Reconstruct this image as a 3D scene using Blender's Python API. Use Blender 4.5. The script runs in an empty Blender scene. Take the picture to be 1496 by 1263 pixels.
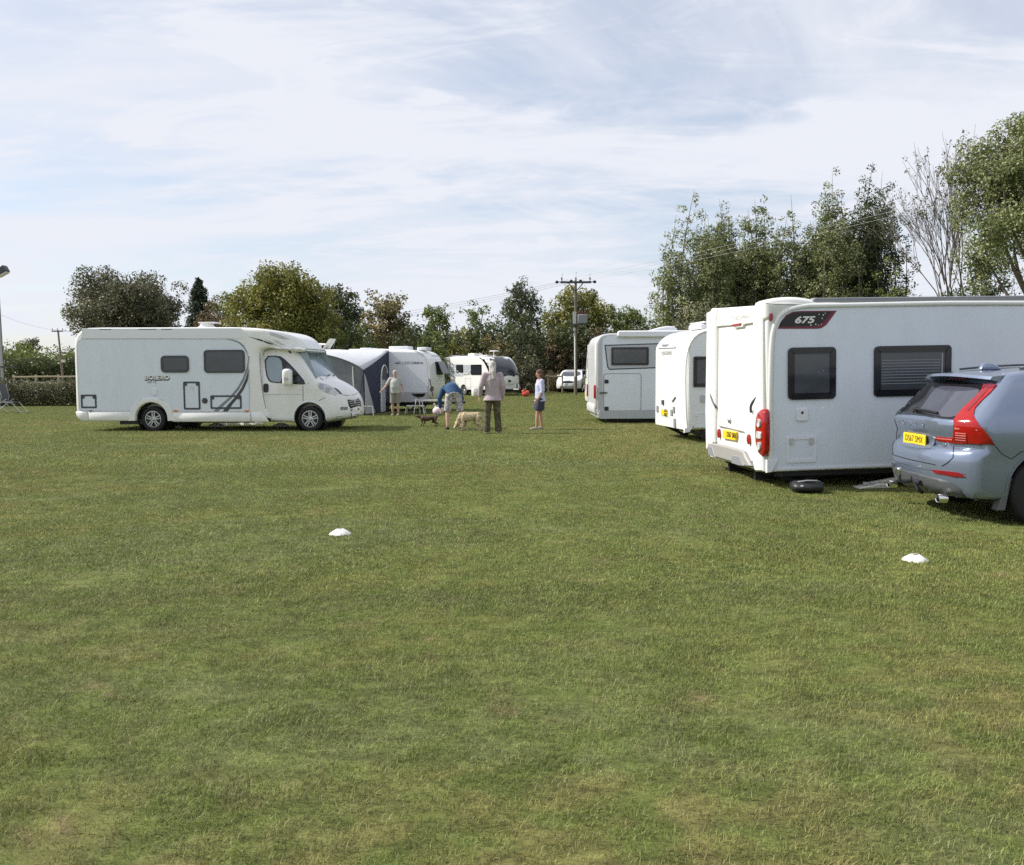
import bpy, bmesh, math, random
import numpy as np
from math import radians as R, sin, cos, pi, sqrt
from mathutils import Vector, Matrix
from mathutils.bvhtree import BVHTree
from mathutils.geometry import delaunay_2d_cdt
random.seed(7); np.random.seed(7)
S = bpy.context.scene
COL = S.collection

# ------------------------------------------------------------------ camera
CAM = Vector((0, 0, 1.52)); FPX = 1250.0; PITCH = R(4.05); ROLL = R(0.30)
fwd = Vector((0, cos(PITCH), -sin(PITCH)))
_r0 = Vector((1, 0, 0)); _u0 = Vector((0, sin(PITCH), cos(PITCH)))
c_r = _r0 * cos(ROLL) - _u0 * sin(ROLL)
c_u = _u0 * cos(ROLL) + _r0 * sin(ROLL)
cd = bpy.data.cameras.new('camera'); cam = bpy.data.objects.new('camera', cd); COL.objects.link(cam)
cd.sensor_width = 36; cd.sensor_fit = 'HORIZONTAL'; cd.lens = 36 * FPX / 1496
cd.clip_start = 0.05; cd.clip_end = 6000
cam.matrix_world = Matrix.Translation(CAM) @ Matrix((c_r, c_u, -fwd)).transposed().to_4x4()
S.camera = cam
S.cycles.use_denoising = False
S.view_settings.view_transform = 'Standard'; S.view_settings.look = 'None'
S.view_settings.exposure = 0.5; S.view_settings.gamma = 1.0; S.view_settings.use_curve_mapping = False

# ------------------------------------------------------------------ light
SUN_EL = R(41); SUN_A = R(7)                 # the sun stands to the left, a little beyond the row of vans
to_sun = Vector((-cos(SUN_EL) * cos(SUN_A), cos(SUN_EL) * sin(SUN_A), sin(SUN_EL)))
sl = bpy.data.lights.new('sun', 'SUN'); sl.energy = 4.2; sl.angle = R(0.5); sl.color = (1.0, 0.95, 0.86)
sun = bpy.data.objects.new('sun', sl); COL.objects.link(sun)
sun.rotation_euler = to_sun.to_track_quat('Z', 'Y').to_euler()
W = bpy.data.worlds.new('World'); S.world = W; W.use_nodes = True
nt = W.node_tree; nt.nodes.clear()
def wn(t, **k):
    n = nt.nodes.new(t)
    for a, b in k.items(): setattr(n, a, b)
    return n
sky = wn('ShaderNodeTexSky'); sky.sky_type = 'NISHITA'; sky.sun_disc = False
sky.sun_elevation = SUN_EL; sky.sun_rotation = math.atan2(to_sun.x, to_sun.y)
sky.air_density = 1.0; sky.dust_density = 1.2; sky.ozone_density = 1.5
sc = wn('ShaderNodeVectorMath', operation='SCALE'); sc.inputs[3].default_value = 1.12
nt.links.new(sky.outputs[0], sc.inputs[0])
tc = wn('ShaderNodeTexCoord')
# project the direction on a high flat layer so that the veils converge to the horizon
sep = wn('ShaderNodeSeparateXYZ'); nt.links.new(tc.outputs['Generated'], sep.inputs[0])
mz = wn('ShaderNodeMath', operation='MAXIMUM'); mz.inputs[1].default_value = 0.0; nt.links.new(sep.outputs[2], mz.inputs[0])
az = wn('ShaderNodeMath', operation='ADD'); az.inputs[1].default_value = 0.14; nt.links.new(mz.outputs[0], az.inputs[0])
dx = wn('ShaderNodeMath', operation='DIVIDE'); nt.links.new(sep.outputs[0], dx.inputs[0]); nt.links.new(az.outputs[0], dx.inputs[1])
dy = wn('ShaderNodeMath', operation='DIVIDE'); nt.links.new(sep.outputs[1], dy.inputs[0]); nt.links.new(az.outputs[0], dy.inputs[1])
cb = wn('ShaderNodeCombineXYZ'); nt.links.new(dx.outputs[0], cb.inputs[0]); nt.links.new(dy.outputs[0], cb.inputs[1])
def cloud(scale, rot, stretch, lo, hi, detail=8, rough=0.6, dist=0.6, off=(0, 0, 0)):
    m = wn('ShaderNodeMapping'); m.inputs['Rotation'].default_value = (0, 0, R(rot)); m.inputs['Scale'].default_value = stretch
    m.inputs['Location'].default_value = off
    nt.links.new(cb.outputs[0], m.inputs[0])
    n = wn('ShaderNodeTexNoise'); n.inputs['Scale'].default_value = scale; n.inputs['Detail'].default_value = detail
    n.inputs['Roughness'].default_value = rough; n.inputs['Distortion'].default_value = dist
    nt.links.new(m.outputs[0], n.inputs['Vector'])
    r = wn('ShaderNodeMapRange'); r.interpolation_type = 'SMOOTHSTEP'
    r.inputs['From Min'].default_value = lo; r.inputs['From Max'].default_value = hi
    nt.links.new(n.outputs[0], r.inputs['Value']); return r
veil = cloud(0.75, 14, (0.8, 1.35, 1), 0.34, 0.62, off=(6.4, 4.2, 0))
wisp = cloud(2.0, 24, (0.65, 1.5, 1), 0.42, 0.70, detail=12, rough=0.66, dist=1.3, off=(5.3, 0.4, 0))
puff = cloud(2.6, 0, (1, 1.2, 1), 0.60, 0.74, detail=5, rough=0.5, dist=0.2, off=(8.2, 2.2, 0))
def mth(op, a, b):
    n = wn('ShaderNodeMath', operation=op); n.use_clamp = (op != 'MULTIPLY')
    for i, q in enumerate((a, b)):
        if isinstance(q, (int, float)): n.inputs[i].default_value = q
        else: nt.links.new(q, n.inputs[i])
    return n.outputs[0]
f = mth('ADD', mth('MULTIPLY', veil.outputs[0], 0.55), mth('MULTIPLY', wisp.outputs[0], 0.30))
f = mth('ADD', f, mth('MULTIPLY', puff.outputs[0], 0.35))
f = mth('ADD', f, 0.42)
# low cloud and mist thicken towards the horizon all round
hz = wn('ShaderNodeMapRange'); hz.interpolation_type = 'SMOOTHSTEP'
hz.inputs['From Min'].default_value = 0.0; hz.inputs['From Max'].default_value = 0.30
hz.inputs['To Min'].default_value = 0.62; hz.inputs['To Max'].default_value = 0.0
nt.links.new(mz.outputs[0], hz.inputs['Value'])
f = mth('MAXIMUM', f, hz.outputs[0])
mix = wn('ShaderNodeMix', data_type='RGBA')
nt.links.new(f, mix.inputs[0]); nt.links.new(sc.outputs[0], mix.inputs[6])
mix.inputs[7].default_value = (5.95, 6.15, 6.7, 1)
bg = wn('ShaderNodeBackground'); bg.inputs[1].default_value = 0.10
nt.links.new(mix.outputs[2], bg.inputs[0])
wo = wn('ShaderNodeOutputWorld'); nt.links.new(bg.outputs[0], wo.inputs[0])

# ------------------------------------------------------------------ measuring helpers
def ray(px, py): return (fwd + c_r * ((px - 748) / FPX) - c_u * ((py - 631.5) / FPX))
def gz(x, y): return -0.11 * math.exp(-(((x - 6.8) / 3.3) ** 2 + ((y - 9.6) / 3.4) ** 2))
def G(px, py, z=0.0):
    d = ray(px, py); t = (z - CAM.z) / d.z; return CAM + d * t
def atY(px, py, Y):
    d = ray(px, py); return CAM + d * (Y / d.y)

# ------------------------------------------------------------------ materials
MAT = {}
def mat(name, col, rough=0.5, metal=0.0, coat=0.0, spec=0.5, noise=None, bump=None, trans=0.0, emit=None, alpha=None):
    if name in MAT: return MAT[name]
    m = bpy.data.materials.new(name); m.use_nodes = True; t = m.node_tree; b = t.nodes['Principled BSDF']
    b.inputs['Base Color'].default_value = (*col, 1); b.inputs['Roughness'].default_value = rough
    b.inputs['Metallic'].default_value = metal; b.inputs['Specular IOR Level'].default_value = spec
    b.inputs['Coat Weight'].default_value = coat; b.inputs['Coat Roughness'].default_value = 0.06
    co = t.nodes.new('ShaderNodeTexCoord')
    sc_, amt, col2 = noise if noise else (3.0, 0.25, tuple(c * 0.82 for c in col))
    n = t.nodes.new('ShaderNodeTexNoise'); n.inputs['Scale'].default_value = sc_; n.inputs['Detail'].default_value = 6
    n.inputs['Roughness'].default_value = 0.65
    mp = t.nodes.new('ShaderNodeMapping'); mp.inputs['Scale'].default_value = (1, 1, .3) if 'panel' in name or name == 'white_gelcoat' else (1, 1, 1)
    t.links.new(co.outputs['Object'], mp.inputs[0]); t.links.new(mp.outputs[0], n.inputs['Vector'])
    mr = t.nodes.new('ShaderNodeMapRange'); mr.inputs['From Min'].default_value = 0.4; mr.inputs['From Max'].default_value = 0.7
    mr.inputs['To Max'].default_value = amt; t.links.new(n.outputs[0], mr.inputs['Value'])
    mx = t.nodes.new('ShaderNodeMix'); mx.data_type = 'RGBA'; mx.inputs[6].default_value = (*col, 1); mx.inputs[7].default_value = (*col2, 1)
    t.links.new(mr.outputs[0], mx.inputs[0]); t.links.new(mx.outputs[2], b.inputs['Base Color'])
    if bump:
        n2 = t.nodes.new('ShaderNodeTexNoise'); n2.inputs['Scale'].default_value = bump[0]; n2.inputs['Detail'].default_value = 4
        t.links.new(co.outputs['Object'], n2.inputs['Vector'])
        bp = t.nodes.new('ShaderNodeBump'); bp.inputs['Strength'].default_value = bump[1]; bp.inputs['Distance'].default_value = bump[2]
        t.links.new(n2.outputs[0], bp.inputs['Height']); t.links.new(bp.outputs[0], b.inputs['Normal'])
    MAT[name] = m; return m
def M_(n): return MAT[n]
mat('white_gelcoat', (0.80, 0.80, 0.79), 0.28, coat=0.3, noise=(4.5, 0.40, (0.68, 0.67, 0.62)))
mat('grey_panel', (0.70, 0.75, 0.83), 0.34, coat=0.2, noise=(4.0, 0.40, (0.60, 0.64, 0.68)), bump=(700, 0.12, 0.001))
mat('pale_panel', (0.76, 0.78, 0.83), 0.34, coat=0.2, noise=(1.2, 0.25, (0.66, 0.67, 0.68)))
mat('silver_panel', (0.44, 0.47, 0.51), 0.35, coat=0.2, bump=(500, 0.1, 0.001))
mat('mid_grey', (0.22, 0.23, 0.25), 0.45)
mat('light_grey', (0.50, 0.50, 0.51), 0.45)
mat('dark_grey', (0.06, 0.063, 0.07), 0.5)
mat('black_plastic', (0.018, 0.018, 0.02), 0.45, bump=(300, 0.2, 0.001))
mat('gloss_black', (0.012, 0.012, 0.015), 0.12)
mat('dark_glass', (0.022, 0.026, 0.034), 0.08, spec=0.8)
mat('acrylic_window', (0.060, 0.068, 0.080), 0.12, spec=0.7, noise=(2.5, 0.6, (0.035, 0.04, 0.05)))
mat('screen_glass', (0.26, 0.32, 0.35), 0.12, spec=0.8, noise=(1.5, 0.8, (0.18, 0.24, 0.28)))
mat('rubber', (0.016, 0.016, 0.017), 0.85, bump=(60, 0.4, 0.004))
mat('alloy', (0.55, 0.56, 0.58), 0.32, metal=0.7)
mat('chrome', (0.75, 0.75, 0.76), 0.12, metal=1.0)
mat('steel', (0.35, 0.36, 0.37), 0.4, metal=0.8)
mat('red_lens', (0.36, 0.006, 0.006), 0.12, coat=0.4, noise=(25, 0.8, (0.22, 0.005, 0.005)))
mat('deep_red_lens', (0.22, 0.008, 0.015), 0.2, coat=0.5)
mat('clear_lens', (0.62, 0.63, 0.64), 0.15, coat=0.5, noise=(14, 0.7, (0.25, 0.25, 0.27)))
mat('amber_lens', (0.8, 0.25, 0.02), 0.2, coat=0.5)
mat('plate_yellow', (0.80, 0.56, 0.02), 0.35)
mat('plate_white', (0.75, 0.75, 0.72), 0.35)
mat('print_black', (0.015, 0.015, 0.015), 0.5)
mat('maroon', (0.16, 0.018, 0.04), 0.4)
mat('wood', (0.22, 0.15, 0.09), 0.8, noise=(8, 0.6, (0.12, 0.085, 0.055)), bump=(20, 0.4, 0.01))
mat('old_timber', (0.15, 0.13, 0.10), 0.9, noise=(6, 0.6, (0.11, 0.09, 0.07)))
mat('cream_plastic', (0.66, 0.64, 0.55), 0.5)

# ------------------------------------------------------------------ objects
def tag(o, label=None, cat=None, group=None, kind=None):
    if label: o['label'] = label
    if cat: o['category'] = cat
    if group: o['group'] = group
    if kind: o['kind'] = kind
    return o
def empty(name, loc=(0, 0, 0), rz=0.0, label=None, cat=None, group=None):
    o = bpy.data.objects.new(name, None); COL.objects.link(o); o.empty_display_size = 0.2
    o.location = loc; o.rotation_euler = (0, 0, rz)
    return tag(o, label, cat, group)
def link(name, me, parent=None):
    o = bpy.data.objects.new(name, me); COL.objects.link(o)
    if parent is not None: o.parent = parent
    return o
def finish(me, mats, smooth=35):
    for m in (mats if isinstance(mats, (list, tuple)) else [mats]):
        me.materials.append(MAT[m] if isinstance(m, str) else m)
    if smooth:
        me.shade_smooth()
        if smooth < 180: me.set_sharp_from_angle(angle=R(smooth))
def copy_tree(o, parent=None):
    c = o.copy(); COL.objects.link(c); c.parent = parent
    for ch in list(o.children):
        k = ch.copy(); COL.objects.link(k); k.parent = c
        for g in list(ch.children):
            d = g.copy(); COL.objects.link(d); d.parent = k
    return c
def rrect(x0, z0, x1, z1, r=0.03, n=4):
    r = min(r, abs(x1 - x0) / 2.01, abs(z1 - z0) / 2.01); x0, x1 = min(x0, x1), max(x0, x1); z0, z1 = min(z0, z1), max(z0, z1)
    out = []
    for cx, cz, a in ((x1 - r, z0 + r, -90), (x1 - r, z1 - r, 0), (x0 + r, z1 - r, 90), (x0 + r, z0 + r, 180)):
        for i in range(n + 1):
            t = R(a + 90 * i / n); out.append((cx + r * cos(t), cz + r * sin(t)))
    return out
def smooth_poly(pts, it=2, closed=True):
    for _ in range(it):
        out = []
        n = len(pts)
        for i in range(n if closed else n - 1):
            a, b = pts[i], pts[(i + 1) % n]
            out.append((a[0] * .75 + b[0] * .25, a[1] * .75 + b[1] * .25)); out.append((a[0] * .25 + b[0] * .75, a[1] * .25 + b[1] * .75))
        if not closed: out = [pts[0]] + out + [pts[-1]]
        pts = out
    return pts
def area2(p): return sum(p[i][0] * p[(i + 1) % len(p)][1] - p[(i + 1) % len(p)][0] * p[i][1] for i in range(len(p))) / 2
def inset(poly, d):
    """move a CCW polygon inwards by d"""
    n = len(poly); out = []
    for i in range(n):
        a, b, c = Vector(poly[i - 1]), Vector(poly[i]), Vector(poly[(i + 1) % n])
        e1 = (b - a); e2 = (c - b)
        n1 = Vector((-e1.y, e1.x)).normalized() if e1.length > 1e-9 else Vector((0, 0))
        n2 = Vector((-e2.y, e2.x)).normalized() if e2.length > 1e-9 else n1
        m = (n1 + n2); m = m.normalized() if m.length > 1e-6 else n1
        k = max(0.5, m.dot(n2)); q = b + m * (d / k); out.append((q.x, q.y))
    return out

class MB:
    def __init__(s): s.v = []; s.f = []
    def add(s, vs, fs):
        k = len(s.v); s.v += [tuple(v) for v in vs]; s.f += [tuple(i + k for i in f) for f in fs]; return s
    def box(s, c, d, rot=None):
        c = Vector(c); M = rot if rot is not None else Matrix.Identity(3)
        vs = [c + M @ Vector((x * d[0] / 2, y * d[1] / 2, z * d[2] / 2)) for x in (-1, 1) for y in (-1, 1) for z in (-1, 1)]
        return s.add(vs, [(0, 1, 3, 2), (4, 6, 7, 5), (0, 4, 5, 1), (2, 3, 7, 6), (0, 2, 6, 4), (1, 5, 7, 3)])
    def tube(s, pts, rad, n=8, cap=True, ell=None):
        pts = [Vector(p) for p in pts]; m = len(pts)
        rad = [rad] * m if isinstance(rad, (int, float)) else rad
        prev = None; rings = []
        for i, p in enumerate(pts):
            t = (pts[min(i + 1, m - 1)] - pts[max(i - 1, 0)])
            t = t.normalized() if t.length > 1e-9 else Vector((0, 0, 1))
            if prev is None:
                a = Vector((1, 0, 0)) if abs(t.x) < 0.8 else Vector((0, 1, 0))
                u = (a - t * a.dot(t)).normalized()
            else:
                u = (prev - t * prev.dot(t)).normalized()
            prev = u; w = t.cross(u)
            r = rad[i]; ru, rw = (r, r) if isinstance(r, (int, float)) else r
            rings.append([p + u * (ru * cos(2 * pi * k / n)) + w * (rw * sin(2 * pi * k / n)) for k in range(n)])
        vs = [v for r_ in rings for v in r_]; fs = []
        for i in range(m - 1):
            for k in range(n):
                a = i * n + k; b = i * n + (k + 1) % n; fs.append((a, b, b + n, a + n))
        if cap: fs.append(tuple(range(n - 1, -1, -1))); fs.append(tuple((m - 1) * n + k for k in range(n)))
        return s.add(vs, fs)
    def lathe(s, prof, c=(0, 0, 0), axis='z', n=24, close=False, cap=True):
        """prof: (r, h) pairs"""
        c = Vector(c); vs = []; m = len(prof)
        for r, h in prof:
            for k in range(n):
                a = 2 * pi * k / n; x, y = r * cos(a), r * sin(a)
                vs.append(c + (Vector((x, y, h)) if axis == 'z' else Vector((x, h, y)) if axis == 'y' else Vector((h, x, y))))
        fs = []
        for i in range(m - 1 if not close else m):
            for k in range(n):
                a = i * n + k; b = i * n + (k + 1) % n; j = (i + 1) % m
                fs.append((a, b, j * n + (k + 1) % n, j * n + k))
        if not close and cap:
            if prof[0][0] > 1e-6: fs.append(tuple(range(n - 1, -1, -1)))
            if prof[-1][0] > 1e-6: fs.append(tuple((m - 1) * n + k for k in range(n)))
        return s.add(vs, fs)
    def prism(s, poly, y0, y1, axis='y', bev=0.0):
        """poly (a,b) extruded: axis y -> (a,y,b); x -> (x,a,b); z -> (a,b,z). bev: a soft edge at both ends"""
        if area2(poly) < 0: poly = poly[::-1]
        def P(a, b, h): return (a, h, b) if axis == 'y' else (h, a, b) if axis == 'x' else (a, b, h)
        sg = 1 if y1 > y0 else -1
        st = [(bev, y0), (0, y0 + sg * bev), (0, y1 - sg * bev), (bev, y1)] if bev > 0 else [(0, y0), (0, y1)]
        n = len(poly); vs = []; fs = []
        for d, h in st:
            for a, b in (inset(poly, d) if d else poly): vs.append(P(a, b, h))
        for i in range(len(st) - 1):
            for k in range(n):
                a = i * n + k; b = i * n + (k + 1) % n; fs.append((a, b, b + n, a + n))
        fs.append(tuple(range(n - 1, -1, -1))); fs.append(tuple((len(st) - 1) * n + k for k in range(n)))
        return s.add(vs, fs)
    def ring(s, outer, inner, y0, y1, axis='y'):
        """a frame between two loops with the same number of points"""
        def P(a, b, h): return (a, h, b) if axis == 'y' else (h, a, b)
        n = len(outer); vs = []
        for lp, h in ((outer, y0), (outer, y1), (inner, y1), (inner, y0)):
            vs += [P(a, b, h) for a, b in lp]
        fs = []
        for i in range(4):
            j = (i + 1) % 4
            for k in range(n): fs.append((i * n + k, i * n + (k + 1) % n, j * n + (k + 1) % n, j * n + k))
        return s.add(vs, fs)
    def ellipsoid(s, c, r, nu=12, nv=8, rot=None):
        vs = []; fs = []; c = Vector(c); M = rot if rot is not None else Matrix.Identity(3)
        for i in range(nv + 1):
            t = pi * i / nv
            for k in range(nu):
                a = 2 * pi * k / nu
                vs.append(c + M @ Vector((r[0] * sin(t) * cos(a), r[1] * sin(t) * sin(a), r[2] * cos(t))))
        for i in range(nv):
            for k in range(nu):
                a = i * nu + k; b = i * nu + (k + 1) % nu; fs.append((a, a + nu, b + nu, b))
        return s.add(vs, fs)
    def build(s, name, m, parent=None, smooth=35, bevel=0.0, clean=True):
        me = bpy.data.meshes.new(name); me.from_pydata(s.v, [], s.f)
        if clean:
            bm = bmesh.new(); bm.from_mesh(me)
            bmesh.ops.remove_doubles(bm, verts=bm.verts, dist=1e-5)
            bmesh.ops.recalc_face_normals(bm, faces=bm.faces); bm.to_mesh(me); bm.free()
        finish(me, m, smooth); o = link(name, me, parent)
        if bevel:
            b = o.modifiers.new('bevel', 'BEVEL'); b.width = bevel; b.segments = 2; b.limit_method = 'ANGLE'; b.angle_limit = R(40)
        return o

def inside_tris(poly, step, extra=()):
    """triangulate a polygon with interior grid points; returns points, faces"""
    if area2(poly) < 0: poly = poly[::-1]
    P = [Vector(p) for p in poly]; n = len(P)
    xs = [p.x for p in P]; zs = [p.y for p in P]
    pts = list(P)
    def inside(x, z):
        c = False; j = n - 1
        for i in range(n):
            if (P[i].y > z) != (P[j].y > z) and x < (P[j].x - P[i].x) * (z - P[i].y) / (P[j].y - P[i].y) + P[i].x: c = not c
            j = i
        return c
    def far(x, z):
        for i in range(n):
            a, b = P[i], P[(i + 1) % n]; ab = b - a; t = max(0, min(1, (Vector((x, z)) - a).dot(ab) / max(ab.length_squared, 1e-12)))
            if (a + ab * t - Vector((x, z))).length < step * 0.4: return False
        return True
    nx = int((max(xs) - min(xs)) / step) + 1; nz = int((max(zs) - min(zs)) / step) + 1
    for i in range(nx + 1):
        for j in range(nz + 1):
            x = min(xs) + (i + 0.5 * (j % 2)) * step; z = min(zs) + j * step
            if inside(x, z) and far(x, z): pts.append(Vector((x, z)))
    vo, eo, fo, *_ = delaunay_2d_cdt(pts, [(i, (i + 1) % n) for i in range(n)], [], 1, 1e-6)
    return [(v.x, v.y) for v in vo], [tuple(f) for f in fo]

def body_mesh(profile, width, r=0.06, rs=3, m=6, step=0.2, deform=None):
    """closed solid: side outline (x,z) swept across y with rounded shoulders; width may be a function of (x,z)"""
    if area2(profile) < 0: profile = profile[::-1]
    wf = width if callable(width) else (lambda x, z: width)
    n = len(profile); loops = []          # each: list of (x,y,z)
    ins = []
    for k in range(rs + 1):
        th = pi / 2 * k / rs; ins.append((inset(profile, r * (1 - cos(th))) if k else profile, r * (1 - sin(th))))
    for k in range(rs, -1, -1):
        lp, d = ins[k]; loops.append([(x, -(wf(x, z) / 2 - d), z) for x, z in lp])
    for j in range(1, m):
        t = -1 + 2 * j / m; loops.append([(x, t * (wf(x, z) / 2 - r), z) for x, z in profile])
    for k in range(0, rs + 1):
        lp, d = ins[k]; loops.append([(x, (wf(x, z) / 2 - d), z) for x, z in lp])
    V = [v for lp in loops for v in lp]; F = []
    for i in range(len(loops) - 1):
        for k in range(n):
            a = i * n + k; b = i * n + (k + 1) % n; F.append((a, b, b + n, a + n))
    cp, cf = inside_tris(ins[rs][0], step)
    for sg in (-1, 1):
        k0 = len(V); V += [(x, sg * wf(x, z) / 2, z) for x, z in cp]
        F += [tuple(k0 + i for i in (f if sg < 0 else f[::-1])) for f in cf]
    bm = bmesh.new(); bv = [bm.verts.new(deform(Vector(v)) if deform else v) for v in V]
    for f in F:
        try: bm.faces.new([bv[i] for i in f])
        except ValueError: pass
    bmesh.ops.remove_doubles(bm, verts=bm.verts, dist=4e-4)
    bmesh.ops.recalc_face_normals(bm, faces=bm.faces)
    me = bpy.data.meshes.new('body'); bm.to_mesh(me); bm.free(); return me

def evaluated(o):
    dg = bpy.context.evaluated_depsgraph_get(); dg.update()
    me = bpy.data.meshes.new_from_object(o.evaluated_get(dg)); return me
def cut(o, cutters):
    """boolean difference, baked"""
    tmp = []
    for cmb in cutters:
        c = cmb.build('cutter', 'rubber', None, 0); tmp.append(c)
        md = o.modifiers.new('b', 'BOOLEAN'); md.operation = 'DIFFERENCE'; md.solver = 'EXACT'; md.object = c
    par = o.parent; o.parent = None; bpy.context.view_layer.update()
    me = evaluated(o); o.modifiers.clear(); old = o.data; o.data = me; o.parent = par
    for c in tmp: bpy.data.objects.remove(c)
    me.shade_smooth(); me.set_sharp_from_angle(angle=R(38))
    return o

class Frame:
    """a vehicle: its Empty, its matrix, and pixel-to-surface measuring"""
    def __init__(s, name, loc, yaw, w, pitch=0.0, **k):
        s.o = empty(name, loc, 0, **k); s.o.rotation_euler = (0, -pitch, yaw); s.w = w
        s.M = Matrix.Translation(loc) @ Matrix.Rotation(yaw, 4, 'Z') @ Matrix.Rotation(-pitch, 4, 'Y'); s.I = s.M.inverted(); s.bvh = None
    def lr(s, px, py):
        o = s.I @ CAM; d = (s.I.to_3x3() @ ray(px, py)).normalized(); return o, d
    def s_(s, px, py, y=None):
        o, d = s.lr(px, py); y = -s.w / 2 if y is None else y; t = (y - o.y) / d.y; p = o + d * t; return (p.x, p.z)
    def side(s, pts, y=None): return [s.s_(a, b, y) for a, b in pts]
    def x_(s, px, py, x=0.0):
        o, d = s.lr(px, py); t = (x - o.x) / d.x; p = o + d * t; return (p.y, p.z)
    def rear(s, pts, x=0.0): return [s.x_(a, b, x) for a, b in pts]
    def set_surface(s, *objs):
        vs, fs = [], []
        for ob in objs:
            k = len(vs); me = ob.data; vs += [v.co.copy() for v in me.vertices]; fs += [tuple(i + k for i in p.vertices) for p in me.polygons]
        s.bvh = BVHTree.FromPolygons(vs, fs)
    def hit(s, px, py):
        o, d = s.lr(px, py); h = s.bvh.ray_cast(o, d)
        if h[0] is None:      # just past the outline: take the closest point of the surface
            best = None
            for k in range(40):
                q = s.bvh.find_nearest(o + d * (CAM - s.o.location).length * (.8 + .01 * k))
                if best is None or q[3] < best[3]: best = q
            h = best
        return h[0], h[1]
    def patch(s, name, poly, m, parent=None, off=0.006, thick=0.02, step=None, view='px', mirror=False, smooth=60, axis=None):
        """a panel lying on the body: poly in pixels ('px'), in (y,z) seen from the rear/front ('x+','x-') or (x,z) seen from the near side ('y')"""
        if step is None: step = 4 if view == 'px' else 0.06
        pts, fs = inside_tris(poly, step); V = []; D = []
        if area2(poly) < 0: poly = poly[::-1]
        for a, b in pts:
            if view == 'px': o, d = s.lr(a, b)
            elif view == 'y': o, d = Vector((a, -6, b)), Vector((0, 1, 0))
            elif view == 'x+': o, d = Vector((-6, a, b)), Vector((1, 0, 0))
            elif view == 'x-': o, d = Vector((20, a, b)), Vector((-1, 0, 0))
            elif view == 'z': o, d = Vector((a, b, 9)), Vector((0, 0, -1))
            h = s.bvh.ray_cast(o, d)
            if h[0] is None:
                h = s.hit(a, b) if view == 'px' else s.bvh.find_nearest(V[-1] if V else o + d * 6); p, nrm = h[0], h[1]
            else: p, nrm = h[0], h[1]
            if nrm.dot(d) > 0: nrm = -nrm
            V.append(p + nrm * off); D.append(nrm)
        n0 = len(V); edge = {}
        for f in fs:
            for i in range(len(f)):
                e = (f[i], f[(i + 1) % len(f)]); edge[e] = edge.get(e, 0) + 1
        VV = V + [V[i] - D[i] * thick for i in range(n0)]
        F = [tuple(f) for f in fs] + [tuple(i + n0 for i in f[::-1]) for f in fs]
        for (a, b) in edge:
            if (b, a) not in edge: F.append((b, a, a + n0, b + n0))
        if mirror: MB().add([(v[0], -v[1], v[2]) for v in VV], [f[::-1] for f in F]).build(name, m, parent or s.o, smooth)
        return MB().add(VV, F).build(name, m, parent or s.o, smooth)

def text(name, st, size, m, parent, M, ext=0.002, sx=1.0, bold=0.0, shear=0.0, spacing=1.0):
    c = bpy.data.curves.new(name, 'FONT'); c.body = st; c.size = size; c.extrude = ext; c.offset = bold; c.shear = shear
    c.space_character = spacing; c.align_x = 'CENTER'; c.align_y = 'CENTER'; c.resolution_u = 3
    t = bpy.data.objects.new(name, c); COL.objects.link(t); bpy.context.view_layer.update(); me = evaluated(t)
    bpy.data.objects.remove(t)
    me.transform(M @ Matrix.Diagonal((sx, 1, 1, 1))); me.materials.clear(); me.materials.append(MAT[m])
    return link(name, me, parent)
def onside(x, z, y): return Matrix.Translation((x, y, z)) @ Matrix.Rotation(pi / 2, 4, 'X')
def onrear(x, y, z, tilt=0.0): return Matrix.Translation((x, y, z)) @ Matrix.Rotation(-pi / 2, 4, 'Z') @ Matrix.Rotation(pi / 2 - tilt, 4, 'X')

def window(F, x0, z0, x1, z1, y=None, r=0.06, fw=0.05, t=0.03, pane='acrylic_window', frame='gloss_black', parent=None):
    """framed acrylic window on the near flat side: frame > pane"""
    y = -F.w / 2 if y is None else y; o_ = rrect(x0, z0, x1, z1, r, 5); i_ = inset(o_, fw)
    fr = MB().ring(o_, i_, y + 0.004, y - t).build('window', frame, parent or F.o, 0)
    MB().prism(rrect(x0 + fw * .95, z0 + fw * .95, x1 - fw * .95, z1 - fw * .95, .01, 1), y + 0.002, y - t * 0.75).build('pane', pane, fr, 0)
    return fr
def locker(F, x0, z0, x1, z1, m='light_grey', fw=0.035, t=0.014, r=0.03, inner='grey_panel', parent=None, catches=True, cm='light_grey'):
    y = -F.w / 2; o_ = rrect(x0, z0, x1, z1, r, 4); x0, x1 = min(x0, x1), max(x0, x1); z0, z1 = min(z0, z1), max(z0, z1)
    i_ = rrect(x0 + fw, z0 + fw, x1 - fw, z1 - fw, max(.01, r - fw * .5), 4)
    fr = MB().ring(o_, i_, y + 0.004, y - t).build('locker', m, parent or F.o, 30)
    MB().prism(i_, y + 0.002, y - t * 0.45).build('locker_door', inner, fr, 30)
    if catches:
        for xx in (x0 + fw * 1.5, x1 - fw * 1.5):
            MB().prism(rrect(xx - 0.035, z1 - fw * 2.4, xx + 0.035, z1 - fw * 0.6, 0.015), y, y - t - 0.006).build('catch', cm, fr, 30)
    return fr

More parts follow.
